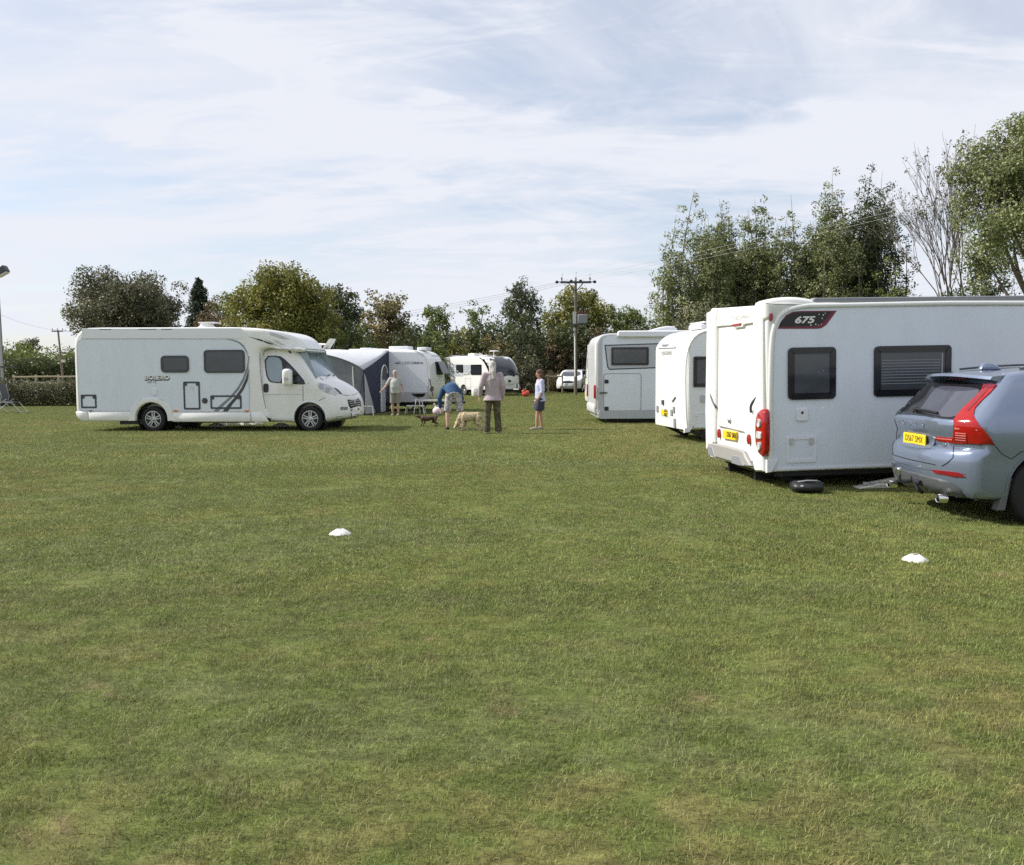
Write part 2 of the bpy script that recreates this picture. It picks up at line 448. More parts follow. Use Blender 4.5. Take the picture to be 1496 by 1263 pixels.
_wheels = {}
def wheel(parent, x, y, R_=0.33, rim=0.22, w=0.20, spokes=6, side=-1, style='alloy', name='wheel'):
    key = (R_, rim, w, spokes, style, side)
    if key not in _wheels:
        tb = MB(); h = w / 2
        tb.lathe([(rim, -h * .75), (rim + .01, -h * .9), (R_ - .05, -h), (R_ - .015, -h * .85), (R_, -h * .6), (R_, h * .6), (R_ - .015, h * .85), (R_ - .05, h), (rim + .01, h * .9), (rim, h * .75)], axis='y', n=36, close=True)
        t = tb.build('tmp', 'rubber', None, 50); tm = t.data; bpy.data.objects.remove(t)
        rb = MB(); s = side
        rb.lathe([(rim + .004, s * h * .9), (rim - .012, s * h * .92), (rim - .02, s * h * .6), (rim - .03, -s * h * .7), (rim + .004, -s * h * .75)], axis='y', n=36, cap=False)
        yf = s * h * 0.72
        if style == 'steel':
            rb.lathe([(0.001, yf + s * .012), (.05, yf + s * .012), (.07, yf - s * .02), (rim - .05, yf), (rim - .012, yf + s * .015), (rim - .012, yf - s * .03), (.03, yf - s * .05), (0.001, yf - s * .05)], axis='y', n=30)
        else:
            rb.lathe([(0.001, yf + s * .02), (.035, yf + s * .02), (.06, yf), (.06, yf - s * .04), (0.001, yf - s * .04)], axis='y', n=20)
            for k in range(spokes):
                a = 2 * pi * k / spokes; rot = Matrix.Rotation(-a, 3, 'Y')
                for da in (-1, 1):
                    u = rim * 0.095
                    q = [(-u * .9 + da * u, .04), (u * .9 + da * u, .04), (u * .6 + da * u * 1.7, rim - .015), (-u * .7 + da * u * 1.7, rim - .015)]
                    vs = [rot @ Vector((aa, yy, bb)) for yy in (yf - s * .035, yf) for aa, bb in q]
                    rb.add(vs, [(0, 1, 2, 3), (7, 6, 5, 4), (0, 4, 5, 1), (1, 5, 6, 2), (2, 6, 7, 3), (3, 7, 4, 0)])
        t = rb.build('tmp', 'alloy', None, 35); rm = t.data; bpy.data.objects.remove(t)
        db = MB().lathe([(0.001, s * h * .2), (rim - .025, s * h * .2), (rim - .025, s * h * .1), (0.001, s * h * .1)], axis='y', n=24)
        t = db.build('tmp', 'black_plastic', None, 35); dm = t.data; bpy.data.objects.remove(t)
        _wheels[key] = (tm, rm, dm)
    tm, rm, dm = _wheels[key]
    o = link(name, tm, parent); o.location = (x, y, R_ - 0.012)
    link('rim', rm, o); link('brake_drum', dm, o); return o

# ------------------------------------------------------------------ turf colour shared by the ground sheet and the blades
def turf_color(t, straw=True):
    """world-position colour of the field: mown green with drier, browner and bluer patches"""
    g = t.nodes.new('ShaderNodeNewGeometry')
    def noise(scale, lo, hi, stretch=(1, 1, 1), off=(0, 0, 0), detail=5, rough=.6):
        mp = t.nodes.new('ShaderNodeMapping'); mp.inputs['Scale'].default_value = stretch; mp.inputs['Location'].default_value = off
        t.links.new(g.outputs['Position'], mp.inputs[0])
        n = t.nodes.new('ShaderNodeTexNoise'); n.inputs['Scale'].default_value = scale; n.inputs['Detail'].default_value = detail
        n.inputs['Roughness'].default_value = rough; n.inputs['Distortion'].default_value = 0.4
        t.links.new(mp.outputs[0], n.inputs['Vector'])
        r = t.nodes.new('ShaderNodeMapRange'); r.interpolation_type = 'SMOOTHSTEP'
        r.inputs['From Min'].default_value = lo; r.inputs['From Max'].default_value = hi
        t.links.new(n.outputs[0], r.inputs['Value']); return r.outputs[0]
    def mixc(f, a, b):
        m = t.nodes.new('ShaderNodeMix'); m.data_type = 'RGBA'; t.links.new(f, m.inputs[0])
        for i, q in ((6, a), (7, b)):
            if isinstance(q, tuple): m.inputs[i].default_value = (*q, 1)
            else: t.links.new(q, m.inputs[i])
        return m.outputs[2]
    c = mixc(noise(0.35, 0.38, 0.62), (0.182, 0.202, 0.056), (0.226, 0.242, 0.070))
    c = mixc(noise(0.13, 0.44, 0.62, off=(7, 3, 0)), c, (0.262, 0.236, 0.088))          # drier ground
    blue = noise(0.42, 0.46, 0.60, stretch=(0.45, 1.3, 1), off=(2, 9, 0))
    c = mixc(blue, c, (0.190, 0.215, 0.078))                                            # mowing lay: its bluish sheen put into the colour as streaks
    c = mixc(noise(1.6, 0.60, 0.72, off=(4, 4, 0)), c, (0.240, 0.190, 0.095))          # thin brown spots
    c = mixc(noise(3.2, 0.36, 0.66, off=(1, 8, 0)), c, (0.160, 0.200, 0.052)) if straw else c
    m = t.nodes.new('ShaderNodeMath'); m.operation = 'MULTIPLY_ADD'; m.inputs[1].default_value = .48; m.inputs[2].default_value = .78
    t.links.new(noise(7.0, .30, .70, stretch=(.7, 1.2, 1), off=(6, 1, 0)), m.inputs[0])     # thicker and thinner tufts
    v = t.nodes.new('ShaderNodeVectorMath'); v.operation = 'SCALE'; t.links.new(c, v.inputs[0]); t.links.new(m.outputs[0], v.inputs[3])
    return v.outputs[0]
gm = bpy.data.materials.new('turf'); gm.use_nodes = True; t = gm.node_tree; b = t.nodes['Principled BSDF']
b.inputs['Roughness'].default_value = 0.9; b.inputs['Specular IOR Level'].default_value = 0.15
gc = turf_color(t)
geo = t.nodes.new('ShaderNodeNewGeometry')
n1 = t.nodes.new('ShaderNodeTexNoise'); n1.inputs['Scale'].default_value = 28; n1.inputs['Detail'].default_value = 6; n1.inputs['Roughness'].default_value = .75
n1m = t.nodes.new('ShaderNodeMapping'); n1m.inputs['Scale'].default_value = (0.5, 1, 1); t.links.new(geo.outputs['Position'], n1m.inputs[0]); t.links.new(n1m.outputs[0], n1.inputs['Vector'])
mr = t.nodes.new('ShaderNodeMapRange'); mr.inputs['From Min'].default_value = .3; mr.inputs['From Max'].default_value = .7; mr.inputs['To Min'].default_value = .42; mr.inputs['To Max'].default_value = 1.0
t.links.new(n1.outputs[0], mr.inputs['Value'])
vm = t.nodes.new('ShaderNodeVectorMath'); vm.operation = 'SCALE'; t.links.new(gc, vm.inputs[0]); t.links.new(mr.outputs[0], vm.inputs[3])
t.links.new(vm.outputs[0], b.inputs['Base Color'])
bp = t.nodes.new('ShaderNodeBump'); bp.inputs['Strength'].default_value = .7; bp.inputs['Distance'].default_value = .04
t.links.new(n1.outputs[0], bp.inputs['Height']); t.links.new(bp.outputs[0], b.inputs['Normal'])

bm_ = bpy.data.materials.new('grass_blade'); bm_.use_nodes = True; t = bm_.node_tree; b = t.nodes['Principled BSDF']
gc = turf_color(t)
at = t.nodes.new('ShaderNodeAttribute'); at.attribute_name = 'tint'
sp_ = t.nodes.new('ShaderNodeSeparateXYZ'); t.links.new(at.outputs['Vector'], sp_.inputs[0])
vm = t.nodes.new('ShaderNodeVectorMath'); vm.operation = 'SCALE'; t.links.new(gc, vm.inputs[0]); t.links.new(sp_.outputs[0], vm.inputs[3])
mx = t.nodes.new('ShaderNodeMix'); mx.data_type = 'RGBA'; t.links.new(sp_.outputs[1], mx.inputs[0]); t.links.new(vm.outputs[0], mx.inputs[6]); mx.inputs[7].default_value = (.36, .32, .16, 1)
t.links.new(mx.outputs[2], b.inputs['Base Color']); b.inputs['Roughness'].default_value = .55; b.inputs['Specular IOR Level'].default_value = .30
tr = t.nodes.new('ShaderNodeBsdfTranslucent'); t.links.new(mx.outputs[2], tr.inputs[0])
ms = t.nodes.new('ShaderNodeMixShader'); ms.inputs[0].default_value = .25
t.links.new(b.outputs[0], ms.inputs[1]); t.links.new(tr.outputs[0], ms.inputs[2]); t.links.new(ms.outputs[0], t.nodes['Material Output'].inputs[0])

# ground sheet: fine near the camera, coarse to the horizon
def ground_sheet():
    xs = [-3000, -800, -300, -120] + list(np.arange(-60, 60.1, 1.5)) + [120, 300, 800, 3000]
    ys = [-300, -60, -20] + list(np.arange(-6, 90.1, 1.5)) + [150, 300, 800, 3500]
    vs = [(x, y, gz(x, y)) for y in ys for x in xs]; n = len(xs)
    fs = [(j * n + i, j * n + i + 1, (j + 1) * n + i + 1, (j + 1) * n + i) for j in range(len(ys) - 1) for i in range(n - 1)]
    me = bpy.data.meshes.new('ground'); me.from_pydata(vs, [], fs); me.materials.append(gm); me.shade_smooth()
    tag(link('ground', me), kind='structure')
ground_sheet()

# grass: patches of blades instanced over the near field
def blade_patch(name, size, count, hmin, hmax, wmin, wmax, seg, rng):
    x = rng.uniform(-size / 2, size / 2, count); y = rng.uniform(-size / 2, size / 2, count)
    # clumps: pull blades to tuft centres
    nc = max(3, int(size * size * 90)); cx = rng.uniform(-size / 2, size / 2, nc); cy = rng.uniform(-size / 2, size / 2, nc)
    pick = rng.integers(0, nc, count); pull = rng.uniform(0, .75, count) ** 1.2
    sel = rng.random(count) < .6
    ex = cx[pick] + rng.normal(0, .05, count); ey = cy[pick] + rng.normal(0, .05, count)
    x = np.where(sel, x + (ex - x) * pull, x); y = np.where(sel, y + (ey - y) * pull, y)
    hgt = rng.uniform(hmin, hmax, count) * np.where(rng.random(count) < .12, 1.35, 1); wd = rng.uniform(wmin, wmax, count)
    a = rng.uniform(0, 2 * pi, count); tuft_dir = rng.uniform(0, 2 * pi, nc)[pick]
    a = np.where(sel, tuft_dir + rng.normal(0, .7, count), a)
    lean = rng.uniform(.2, 1.25, count); fa = a + pi / 2 + rng.normal(0, .5, count)
    V = np.zeros((count, 2 * seg + 1, 3)); steps = np.linspace(0, 1, seg + 1)
    for i, s in enumerate(steps):
        cxp = x + np.cos(a) * hgt * lean * s * s * .8; cyp = y + np.sin(a) * hgt * lean * s * s * .8
        cz = hgt * (s - .32 * lean * s * s) - .004
        if i < seg:
            w = wd * (1 - .55 * s) / 2
            V[:, 2 * i] = np.stack([cxp - np.cos(fa) * w, cyp - np.sin(fa) * w, cz], 1)
            V[:, 2 * i + 1] = np.stack([cxp + np.cos(fa) * w, cyp + np.sin(fa) * w, cz], 1)
        else: V[:, 2 * i] = np.stack([cxp, cyp, cz], 1)
    k = 2 * seg + 1; base = (np.arange(count) * k)[:, None]; tri = []
    for i in range(seg - 1): tri += [[2 * i, 2 * i + 1, 2 * i + 3], [2 * i, 2 * i + 3, 2 * i + 2]]
    tri.append([2 * seg - 2, 2 * seg - 1, 2 * seg])
    F = np.concatenate([base + np.array(q)[None] for q in tri], 0)
    me = bpy.data.meshes.new(name); fast_mesh(me, V.reshape(-1, 3), F)
    br = rng.uniform(.50, 1.55, count); st = np.where(rng.random(count) < .13, rng.uniform(.3, .95, count), rng.uniform(0, .06, count))
    tt = np.stack([np.repeat(br, k), np.repeat(st, k), np.zeros(count * k)], 1)
    at = me.attributes.new('tint', 'FLOAT_VECTOR', 'POINT'); at.data.foreach_set('vector', tt.astype(np.float32).ravel())
    me.materials.append(bm_); return me
def fast_mesh(me, V, F):
    nf, kf = F.shape
    me.vertices.add(len(V)); me.vertices.foreach_set('co', np.ascontiguousarray(V, dtype=np.float32).ravel())
    me.loops.add(nf * kf); me.loops.foreach_set('vertex_index', np.ascontiguousarray(F, dtype=np.int32).ravel())
    me.polygons.add(nf); me.polygons.foreach_set('loop_start', np.arange(0, nf * kf, kf, dtype=np.int32))
    me.update(calc_edges=True)

def scatter(name, pts, rots, scs, patches, label=None, cat=None):
    """a point cloud that carries the patches as instances"""
    pc = bpy.data.collections.new(name + '_patches')
    for i, me in enumerate(patches):
        o = bpy.data.objects.new('patch', me); pc.objects.link(o)
    me = bpy.data.meshes.new(name); me.from_pydata(pts, [], [])
    ar = me.attributes.new('rz', 'FLOAT', 'POINT'); ar.data.foreach_set('value', np.array(rots, dtype=np.float32))
    as_ = me.attributes.new('sc', 'FLOAT', 'POINT'); as_.data.foreach_set('value', np.array(scs, dtype=np.float32))
    o = link(name, me); g = bpy.data.node_groups.new(name, 'GeometryNodeTree')
    g.interface.new_socket('Geometry', in_out='INPUT', socket_type='NodeSocketGeometry'); g.interface.new_socket('Geometry', in_out='OUTPUT', socket_type='NodeSocketGeometry')
    N = g.nodes.new; i = N('NodeGroupInput'); ou = N('NodeGroupOutput'); ci = N('GeometryNodeCollectionInfo')
    ci.inputs['Collection'].default_value = pc; ci.inputs['Separate Children'].default_value = True; ci.inputs['Reset Children'].default_value = True
    ip = N('GeometryNodeInstanceOnPoints'); ip.inputs['Pick Instance'].default_value = True
    rv = N('FunctionNodeRandomValue'); rv.data_type = 'INT'; rv.inputs[4].default_value = 0; rv.inputs[5].default_value = len(patches) - 1
    a1 = N('GeometryNodeInputNamedAttribute'); a1.data_type = 'FLOAT'; a1.inputs[0].default_value = 'rz'
    a2 = N('GeometryNodeInputNamedAttribute'); a2.data_type = 'FLOAT'; a2.inputs[0].default_value = 'sc'
    cx = N('ShaderNodeCombineXYZ'); g.links.new(a1.outputs[0], cx.inputs[2])
    g.links.new(i.outputs[0], ip.inputs['Points']); g.links.new(ci.outputs[0], ip.inputs['Instance']); g.links.new(rv.outputs[2], ip.inputs['Instance Index'])
    g.links.new(cx.outputs[0], ip.inputs['Rotation']); g.links.new(a2.outputs[0], ip.inputs['Scale']); g.links.new(ip.outputs[0], ou.inputs[0])
    md = o.modifiers.new('scatter', 'NODES'); md.node_group = g
    tag(o, label, cat, kind='stuff'); return o
rng = np.random.default_rng(5)
def lay(y0, y1, size, margin):
    P = []
    y = y0
    while y < y1:
        hw = y * 0.60 + margin; x = -hw
        while x < hw:
            px_, py_ = x + rng.uniform(-.2, .2) * size, y + rng.uniform(-.2, .2) * size
            P.append((px_, py_, gz(px_, py_))); x += size * .86
        y += size * .86
    return P
def grass(name, y0, y1, size, margin, patches):
    P = lay(y0, y1, size, margin); n = len(P)
    scatter(name, P, rng.uniform(0, 2 * pi, n), rng.uniform(.9, 1.12, n), patches)
grass('grass', 1.7, 6.0, .40, 3.4, [blade_patch('near', .46, 1600, .012, .036, .0018, .0036, 2, rng) for _ in range(5)])
grass('grass', 5.9, 14, .80, 3.4, [blade_patch('mid', .92, 3600, .012, .036, .003, .006, 2, rng) for _ in range(5)])
grass('grass', 13.8, 44, 1.6, 3.0, [blade_patch('far', 1.85, 5200, .020, .045, .006, .013, 1, rng) for _ in range(5)])
grass('grass', 43.5, 70, 3.0, 3.0, [blade_patch('distant', 3.4, 9000, .025, .055, .015, .030, 1, rng) for _ in range(3)])

# ------------------------------------------------------------------ leaves and bark
def leaf_mat(name, a, b, c, trans=.3):
    m = bpy.data.materials.new(name); m.use_nodes = True; t = m.node_tree; p = t.nodes['Principled BSDF']
    at = t.nodes.new('ShaderNodeAttribute'); at.attribute_name = 'tint'
    cr = t.nodes.new('ShaderNodeValToRGB'); e = cr.color_ramp.elements
    e[0].color = (*a, 1); e[0].position = 0.0; e[1].color = (*c, 1); e[1].position = 1.0
    k = cr.color_ramp.elements.new(.5); k.color = (*b, 1)
    t.links.new(at.outputs['Fac'], cr.inputs[0]); t.links.new(cr.outputs[0], p.inputs['Base Color'])
    p.inputs['Roughness'].default_value = .5; p.inputs['Specular IOR Level'].default_value = .35
    tr = t.nodes.new('ShaderNodeBsdfTranslucent'); t.links.new(cr.outputs[0], tr.inputs[0])
    ms = t.nodes.new('ShaderNodeMixShader'); ms.inputs[0].default_value = trans
    t.links.new(p.outputs[0], ms.inputs[1]); t.links.new(tr.outputs[0], ms.inputs[2]); t.links.new(ms.outputs[0], t.nodes['Material Output'].inputs[0])
    MAT[name] = m
leaf_mat('leaf_green', (0.080, 0.112, 0.029), (0.151, 0.190, 0.048), (0.272, 0.299, 0.081))
leaf_mat('leaf_dark', (0.038, 0.053, 0.022), (0.071, 0.091, 0.034), (0.130, 0.151, 0.056))
leaf_mat('leaf_yellow', (0.115, 0.131, 0.029), (0.200, 0.203, 0.043), (0.338, 0.312, 0.087))
leaf_mat('leaf_poplar', (0.086, 0.113, 0.043), (0.186, 0.216, 0.078), (0.502, 0.509, 0.293))
leaf_mat('leaf_silver', (0.080, 0.092, 0.047), (0.195, 0.199, 0.112), (0.462, 0.431, 0.287))
leaf_mat('leaf_brown', (0.092, 0.072, 0.036), (0.177, 0.131, 0.065), (0.292, 0.217, 0.123))
leaf_mat('leaf_chestnut', (0.070, 0.079, 0.029), (0.195, 0.176, 0.072), (0.515, 0.415, 0.223))
leaf_mat('leaf_conifer', (0.018, 0.032, 0.020), (0.034, 0.052, 0.029), (0.061, 0.084, 0.043), .1)
leaf_mat('leaf_grey', (0.048, 0.053, 0.030), (0.111, 0.114, 0.060), (0.279, 0.259, 0.159))
leaf_mat('dry_stem', (0.246, 0.189, 0.087), (0.415, 0.319, 0.174), (0.600, 0.522, 0.319))
mat('bark', (.13, .11, .09), .9, noise=(5, .7, (.07, .06, .05)), bump=(12, .6, .03))
mat('pale_bark', (.30, .28, .24), .9, noise=(5, .7, (.17, .16, .13)), bump=(12, .6, .03))

def leaves_mesh(name, C, N, size, tint, m, aspect=.6, rng=rng):
    """C centres, N outward hints -> one small bent face pair per leaf clump"""
    n = len(C); up = rng.normal(0, 1, (n, 3)); nr = N * .7 + rng.normal(0, .55, (n, 3)) + np.array([0, 0, .25])
    nr /= np.linalg.norm(nr, axis=1)[:, None] + 1e-9
    u = np.cross(nr, up); u /= np.linalg.norm(u, axis=1)[:, None] + 1e-9; v = np.cross(nr, u)
    s = (size * rng.uniform(.6, 1.4, n))[:, None]
    q = np.stack([C - u * s * .5, C + v * s * aspect * .5 + nr * s * .12, C + u * s * .5, C - v * s * aspect * .5 + nr * s * .12], 1)
    me = bpy.data.meshes.new(name); F = np.arange(n * 4).reshape(n, 4)
    fast_mesh(me, q.reshape(-1, 3), F)
    at = me.attributes.new('tint', 'FLOAT', 'POINT'); at.data.foreach_set('value', np.repeat(np.clip(tint, 0, 1), 4).astype(np.float32))
    me.materials.append(MAT[m]); return me

def cluster_pts(centers, radii, per, rng, shell=.55, squash=(1, 1, 1)):
    """leaf positions around clump centres; hollow towards the middle"""
    C, N, T = [], [], []
    for c, r in zip(centers, radii):
        k = max(6, int(per * (r ** 2))); d = rng.normal(0, 1, (k, 3)); d /= np.linalg.norm(d, axis=1)[:, None]
        rr = r * (shell + (1 - shell) * rng.random(k) ** .6)[:, None] * rng.uniform(.75, 1.12, k)[:, None]
        C.append(np.array(c)[None] + d * rr * np.array(squash)); N.append(d); T.append(np.full(k, rng.normal(.45, .17)) + rng.normal(0, .2, k))
    return np.concatenate(C), np.concatenate(N), np.concatenate(T)

def tree(name, label, loc, H, W_, kind='round', leaf='leaf_green', cat='tree', seed=1, base=.12, dens=1.0, size=.22, trunk=.22, bark='bark', group=None, lobes=9, gap=.5):
    rg = np.random.default_rng(seed)
    root = empty(name, (loc[0], loc[1], gz(loc[0], loc[1])), 0, label, cat, group)
    tb = MB(); clumps = []; radii = []
    rw = W_ / 2
    def limb(p0, p1, r0, r1, sag=.0, n=5):
        p0, p1 = Vector(p0), Vector(p1); pts = []
        bend = Vector(rg.normal(0, .06, 3)) * (p1 - p0).length
        for i in range(n + 1):
            s = i / n; pts.append(p0.lerp(p1, s) + bend * sin(pi * s) + Vector((0, 0, sag * s * s)))
        tb.tube(pts, [r0 + (r1 - r0) * i / n for i in range(n + 1)], 5, cap=False); return pts
    if kind in ('round', 'open', 'spread', 'wide'):
        top = H * (.8 if kind != 'spread' else .6)
        sp = limb((0, 0, -.1), (rg.normal(0, .03) * H, rg.normal(0, .03) * H, top), trunk, trunk * .25, n=8)
        nl = lobes
        for i in range(nl):
            s = base + (1 - base) * (i + .5) / nl * .85; k = min(len(sp) - 2, int(s * (len(sp) - 1))); p = sp[k]
            a = i * 2.4 + rg.uniform(-.4, .4)
            prof = sin(pi * min(1, (.15 + .8 * (i + .5) / nl))) ** .6 if kind != 'wide' else (1.0 - .35 * (i / nl) ** 2)
            rad = rw * prof * rg.uniform(.50, .80)
            e = Vector((p.x + cos(a) * rad, p.y + sin(a) * rad, H * min(.93, base + (.88 - base) * (i + .9) / nl)))
            limb(p, e, trunk * .42, .03)
            cr = rw * rg.uniform(.34, .50); nc = int(12 * gap + 7)
            for j in range(nc):
                d = Vector(rg.normal(0, 1, 3)).normalized(); q = e + Vector((d.x, d.y, d.z * .75)) * cr * rg.uniform(.35, 1.0)
                q.z = min(q.z, H * 1.0); clumps.append(tuple(q)); radii.append(cr * rg.uniform(.26, .46))
                if j % 3 == 0: limb(e, q, .03, .012, n=2)
        ec = H * (base + 1) / 2
        for j in range(int(46 * gap + 16)):   # fill between the lobes
            d = Vector(rg.normal(0, 1, 3)).normalized() * rg.uniform(.35, .92)
            q = Vector((d.x * rw * .86, d.y * rw * .86, ec + d.z * (H - ec) * .9)); clumps.append(tuple(q)); radii.append(rw * rg.uniform(.16, .29))
        for j in range(8):   # the crown's own top
            q = Vector((rg.normal(0, .16) * W_, rg.normal(0, .16) * W_, H * rg.uniform(.82, .97))); clumps.append(tuple(q)); radii.append(rw * rg.uniform(.13, .24)); 
    elif kind == 'poplar':
        for i in range(int(lobes)):
            a = rg.uniform(0, 2 * pi); d = rw * sqrt(rg.random()) * .85
            hh = H * (1 - .30 * (d / rw) ** 1.6) * rg.uniform(.80, 1.0)
            b0 = (cos(a) * d * .3, sin(a) * d * .3, 0); e = (cos(a) * d, sin(a) * d, hh)
            if i == 0: e = (0, 0, H)
            pts = limb(b0, e, trunk * .5, .006, n=10)
            for j in range(int(hh / .42)):
                s = base + (1 - base) * j / (hh / .42); x = s * (len(pts) - 1); k = min(int(x), len(pts) - 2); p = pts[k].lerp(pts[k + 1], x - k)
                rr = (1.0 - .62 * s) * rw * .42
                for _ in range(2):
                    clumps.append((p.x + rg.normal(0, .75) * rr, p.y + rg.normal(0, .75) * rr, p.z + rg.normal(0, .25))); radii.append(rg.uniform(.30, .62) * (1.1 - .50 * s))
    elif kind == 'bush':
        for i in range(int(lobes * 6)):
            a = rg.uniform(0, 2 * pi); d = rw * rg.random() ** .5; h = H * sqrt(max(0.02, 1 - (d / rw) ** 2.4)) * rg.uniform(.25, .97)
            p = (cos(a) * d, sin(a) * d * .8, h); clumps.append(p); radii.append(min(rw, H) * rg.uniform(.14, .26))
            if i % 2 == 0: limb((cos(a) * d * .2, sin(a) * d * .2, 0), p, .05, .015, n=3)
    elif kind == 'cone':
        limb((0, 0, 0), (0, 0, H * .97), trunk, .03)
        for i in range(int(lobes * 22)):
            s = rg.random() ** 1.2; a = rg.uniform(0, 2 * pi); d = rw * (1 - s) ** .8 * rg.uniform(.4, 1)
            clumps.append((cos(a) * d, sin(a) * d, H * (base + (1 - base) * s))); radii.append(rw * rg.uniform(.22, .40) * (1.15 - .7 * s))
    if kind == 'bare':
        def grow(p, d, L, r, dep):
            q = p + d * L; tb.tube([p, p.lerp(q, .5) + Vector(rg.normal(0, .03, 3)) * L, q], [r, r * .8, r * .62], 5, cap=False)
            if dep == 0:
                if rg.random() < .55: clumps.append(tuple(q)); radii.append(.18)
                return
            for i in range(3 if dep > 1 else 2):
                ax = Vector(rg.normal(0, 1, 3)).normalized(); nd = (d + ax * .42 + Vector((0, 0, .18))).normalized()
                grow(q if i else p.lerp(q, .75), nd, L * rg.uniform(.62, .86), max(.010, r * .60), dep - 1)
        for i in range(3): grow(Vector((rg.normal(0, .25), rg.normal(0, .25), 0)), Vector((rg.normal(0, .20), rg.normal(0, .20), 1)).normalized(), H * .30, trunk * .6, 5)
    tb.build('trunk', bark, root, 60, clean=False)
    if clumps:
        per = {'round': 200, 'open': 150, 'spread': 200, 'wide': 180, 'poplar': 105, 'bush': 210, 'cone': 260, 'bare': 90}[kind] * dens * (.22 / size) ** 1.6
        C, N, T = cluster_pts(clumps, radii, per, rg)
        keep = C[:, 2] > .05; C, N, T = C[keep], N[keep], T[keep]
        link('crown', leaves_mesh('crown', C, N, size, T, leaf, rng=rg), root)
    return root
def T(name, label, x0, x1, top, Y, **k):
    """a tree that spans x0..x1 of the picture and reaches up to row top, standing Y metres out"""
    cx = (x0 + x1) / 2; a, c = atY(x0, 540, Y), atY(x1, 540, Y); h = atY(cx, top, Y).z
    return tree(name, label, ((a.x + c.x) / 2, Y), h, abs(c.x - a.x), **k)
T('tree', 'dark open-headed tree with drooping twigs directly behind the back of the left motorhome', 97, 275, 400, 46, kind='wide', leaf='leaf_grey', seed=3, base=.34, size=.13, lobes=13, gap=.9, trunk=.3, dens=1.25)
T('conifer_tree', 'small dark pointed evergreen between the left motorhome tree and the brown shrub', 258, 330, 407, 74, kind='cone', leaf='leaf_conifer', seed=4, size=.2, lobes=9, dens=1.6)
T('tree', 'low mid green tree behind the roof fan of the left motorhome', 296, 372, 420, 78, kind='round', leaf='leaf_green', seed=5, size=.22, dens=1.1)
T('bush', 'rusty brown bush just above the left motorhome roof fan', 276, 362, 433, 62, kind='bush', leaf='leaf_brown', seed=6, size=.15, cat='bush', dens=1.3)
T('tree', 'broad olive green tree rising above the cab of the left motorhome', 340, 508, 386, 56, kind='wide', leaf='leaf_yellow', seed=21, base=.10, size=.17, lobes=16, gap=1.0, trunk=.4, dens=1.3)
T('tree', 'dark round oak behind the broad olive green tree', 455, 550, 411, 72, kind='round', leaf='leaf_dark', seed=8, size=.22, lobes=12, gap=.9, trunk=.35, base=.2)
T('tree', 'pale leaved conical tree behind the awning caravan', 528, 612, 424, 64, kind='round', leaf='leaf_chestnut', seed=9, size=.22, lobes=12, gap=.9, base=.12)
T('tree', 'small rounded green tree over the gap between the two middle caravans', 616, 674, 442, 84, kind='round', leaf='leaf_green', seed=10, size=.24, lobes=10, gap=.8, base=.2)
T('tree', 'slim loose topped tree to the left of the tall open tree', 668, 718, 436, 88, kind='open', leaf='leaf_green', seed=11, size=.24, lobes=9, gap=.5, base=.25)
T('tree', 'tall open crowned tree behind the caravan with the dark front window', 722, 796, 406, 82, kind='open', leaf='leaf_dark', seed=12, size=.2, lobes=13, gap=.7, base=.35, trunk=.3)
T('tree', 'yellow green tree directly behind the transformer pole', 786, 886, 418, 74, kind='round', leaf='leaf_yellow', seed=13, size=.22, lobes=14, gap=.9, base=.15, dens=1.1)
T('tree', 'low dark domed tree between the transformer pole and the grey motorhome roof', 874, 952, 444, 78, kind='wide', leaf='leaf_green', seed=14, size=.22, lobes=10, gap=.9, base=.25)
# the poplar row on the right
pops = [(956, 1068, 276, 56, 31, 'bushy leafy poplar at the left end of the poplar row', 24), (1004, 1092, 290, 59, 32, 'second poplar from the left with a ragged leaning tip', 18),
        (1056, 1142, 290, 58, 33, 'poplar with a thin pale tip in the middle of the row', 20), (1098, 1204, 284, 57, 34, 'broad dense poplar right of the middle of the row', 22),
        (1166, 1254, 252, 56, 35, 'poplar with a single pointed plume left of the tallest one', 18), (1206, 1330, 236, 58, 36, 'tallest dark poplar with several pointed plumes', 26)]
for x0, x1, tp, Y, sd, lb, nl in pops:
    T('poplar_tree', lb, x0, x1, tp, Y, kind='poplar', leaf='leaf_dark' if sd == 36 else 'leaf_poplar', seed=sd, base=.03, size=.14, lobes=nl * 1.25, trunk=.25, group='poplars in the row on the right', dens=1.6)
T('bush', 'leafy green shrub at the foot of the tallest poplar', 1258, 1334, 358, 50, kind='bush', leaf='leaf_green', seed=37, size=.15, cat='bush', lobes=12)
T('bush', 'low leafy shrub at the foot of the left end of the poplar row', 962, 1100, 440, 50, kind='bush', leaf='leaf_silver', seed=38, size=.16, cat='bush', lobes=14)
T('bare_tree', 'thin nearly leafless tree between the poplars and the big tree on the right', 1352, 1440, 222, 50, kind='bare', leaf='leaf_grey', seed=44, size=.12, trunk=.15, cat='tree', bark='bark')
T('bush', 'dark green thicket under the bare tree above the nearest caravan roof', 1352, 1500, 372, 47, kind='bush', leaf='leaf_dark', seed=45, size=.14, cat='bush', lobes=16, dens=1.2)
tree('tree', 'big leafy tree cut off by the right edge of the picture', (atY(1520, 540, 43).x, 43), atY(1490, 138, 43).z, 6.6, kind='round', leaf='leaf_poplar', seed=47, base=.42, size=.14, lobes=20, gap=1.0, trunk=.30, dens=1.0)
tree('bush', 'pale leafed scrub behind the lower branches of the big right tree', (atY(1440, 540, 52).x, 52), atY(1430, 330, 52).z, 6, kind='bush', leaf='leaf_silver', seed=48, size=.14, cat='bush', lobes=8, dens=.35)
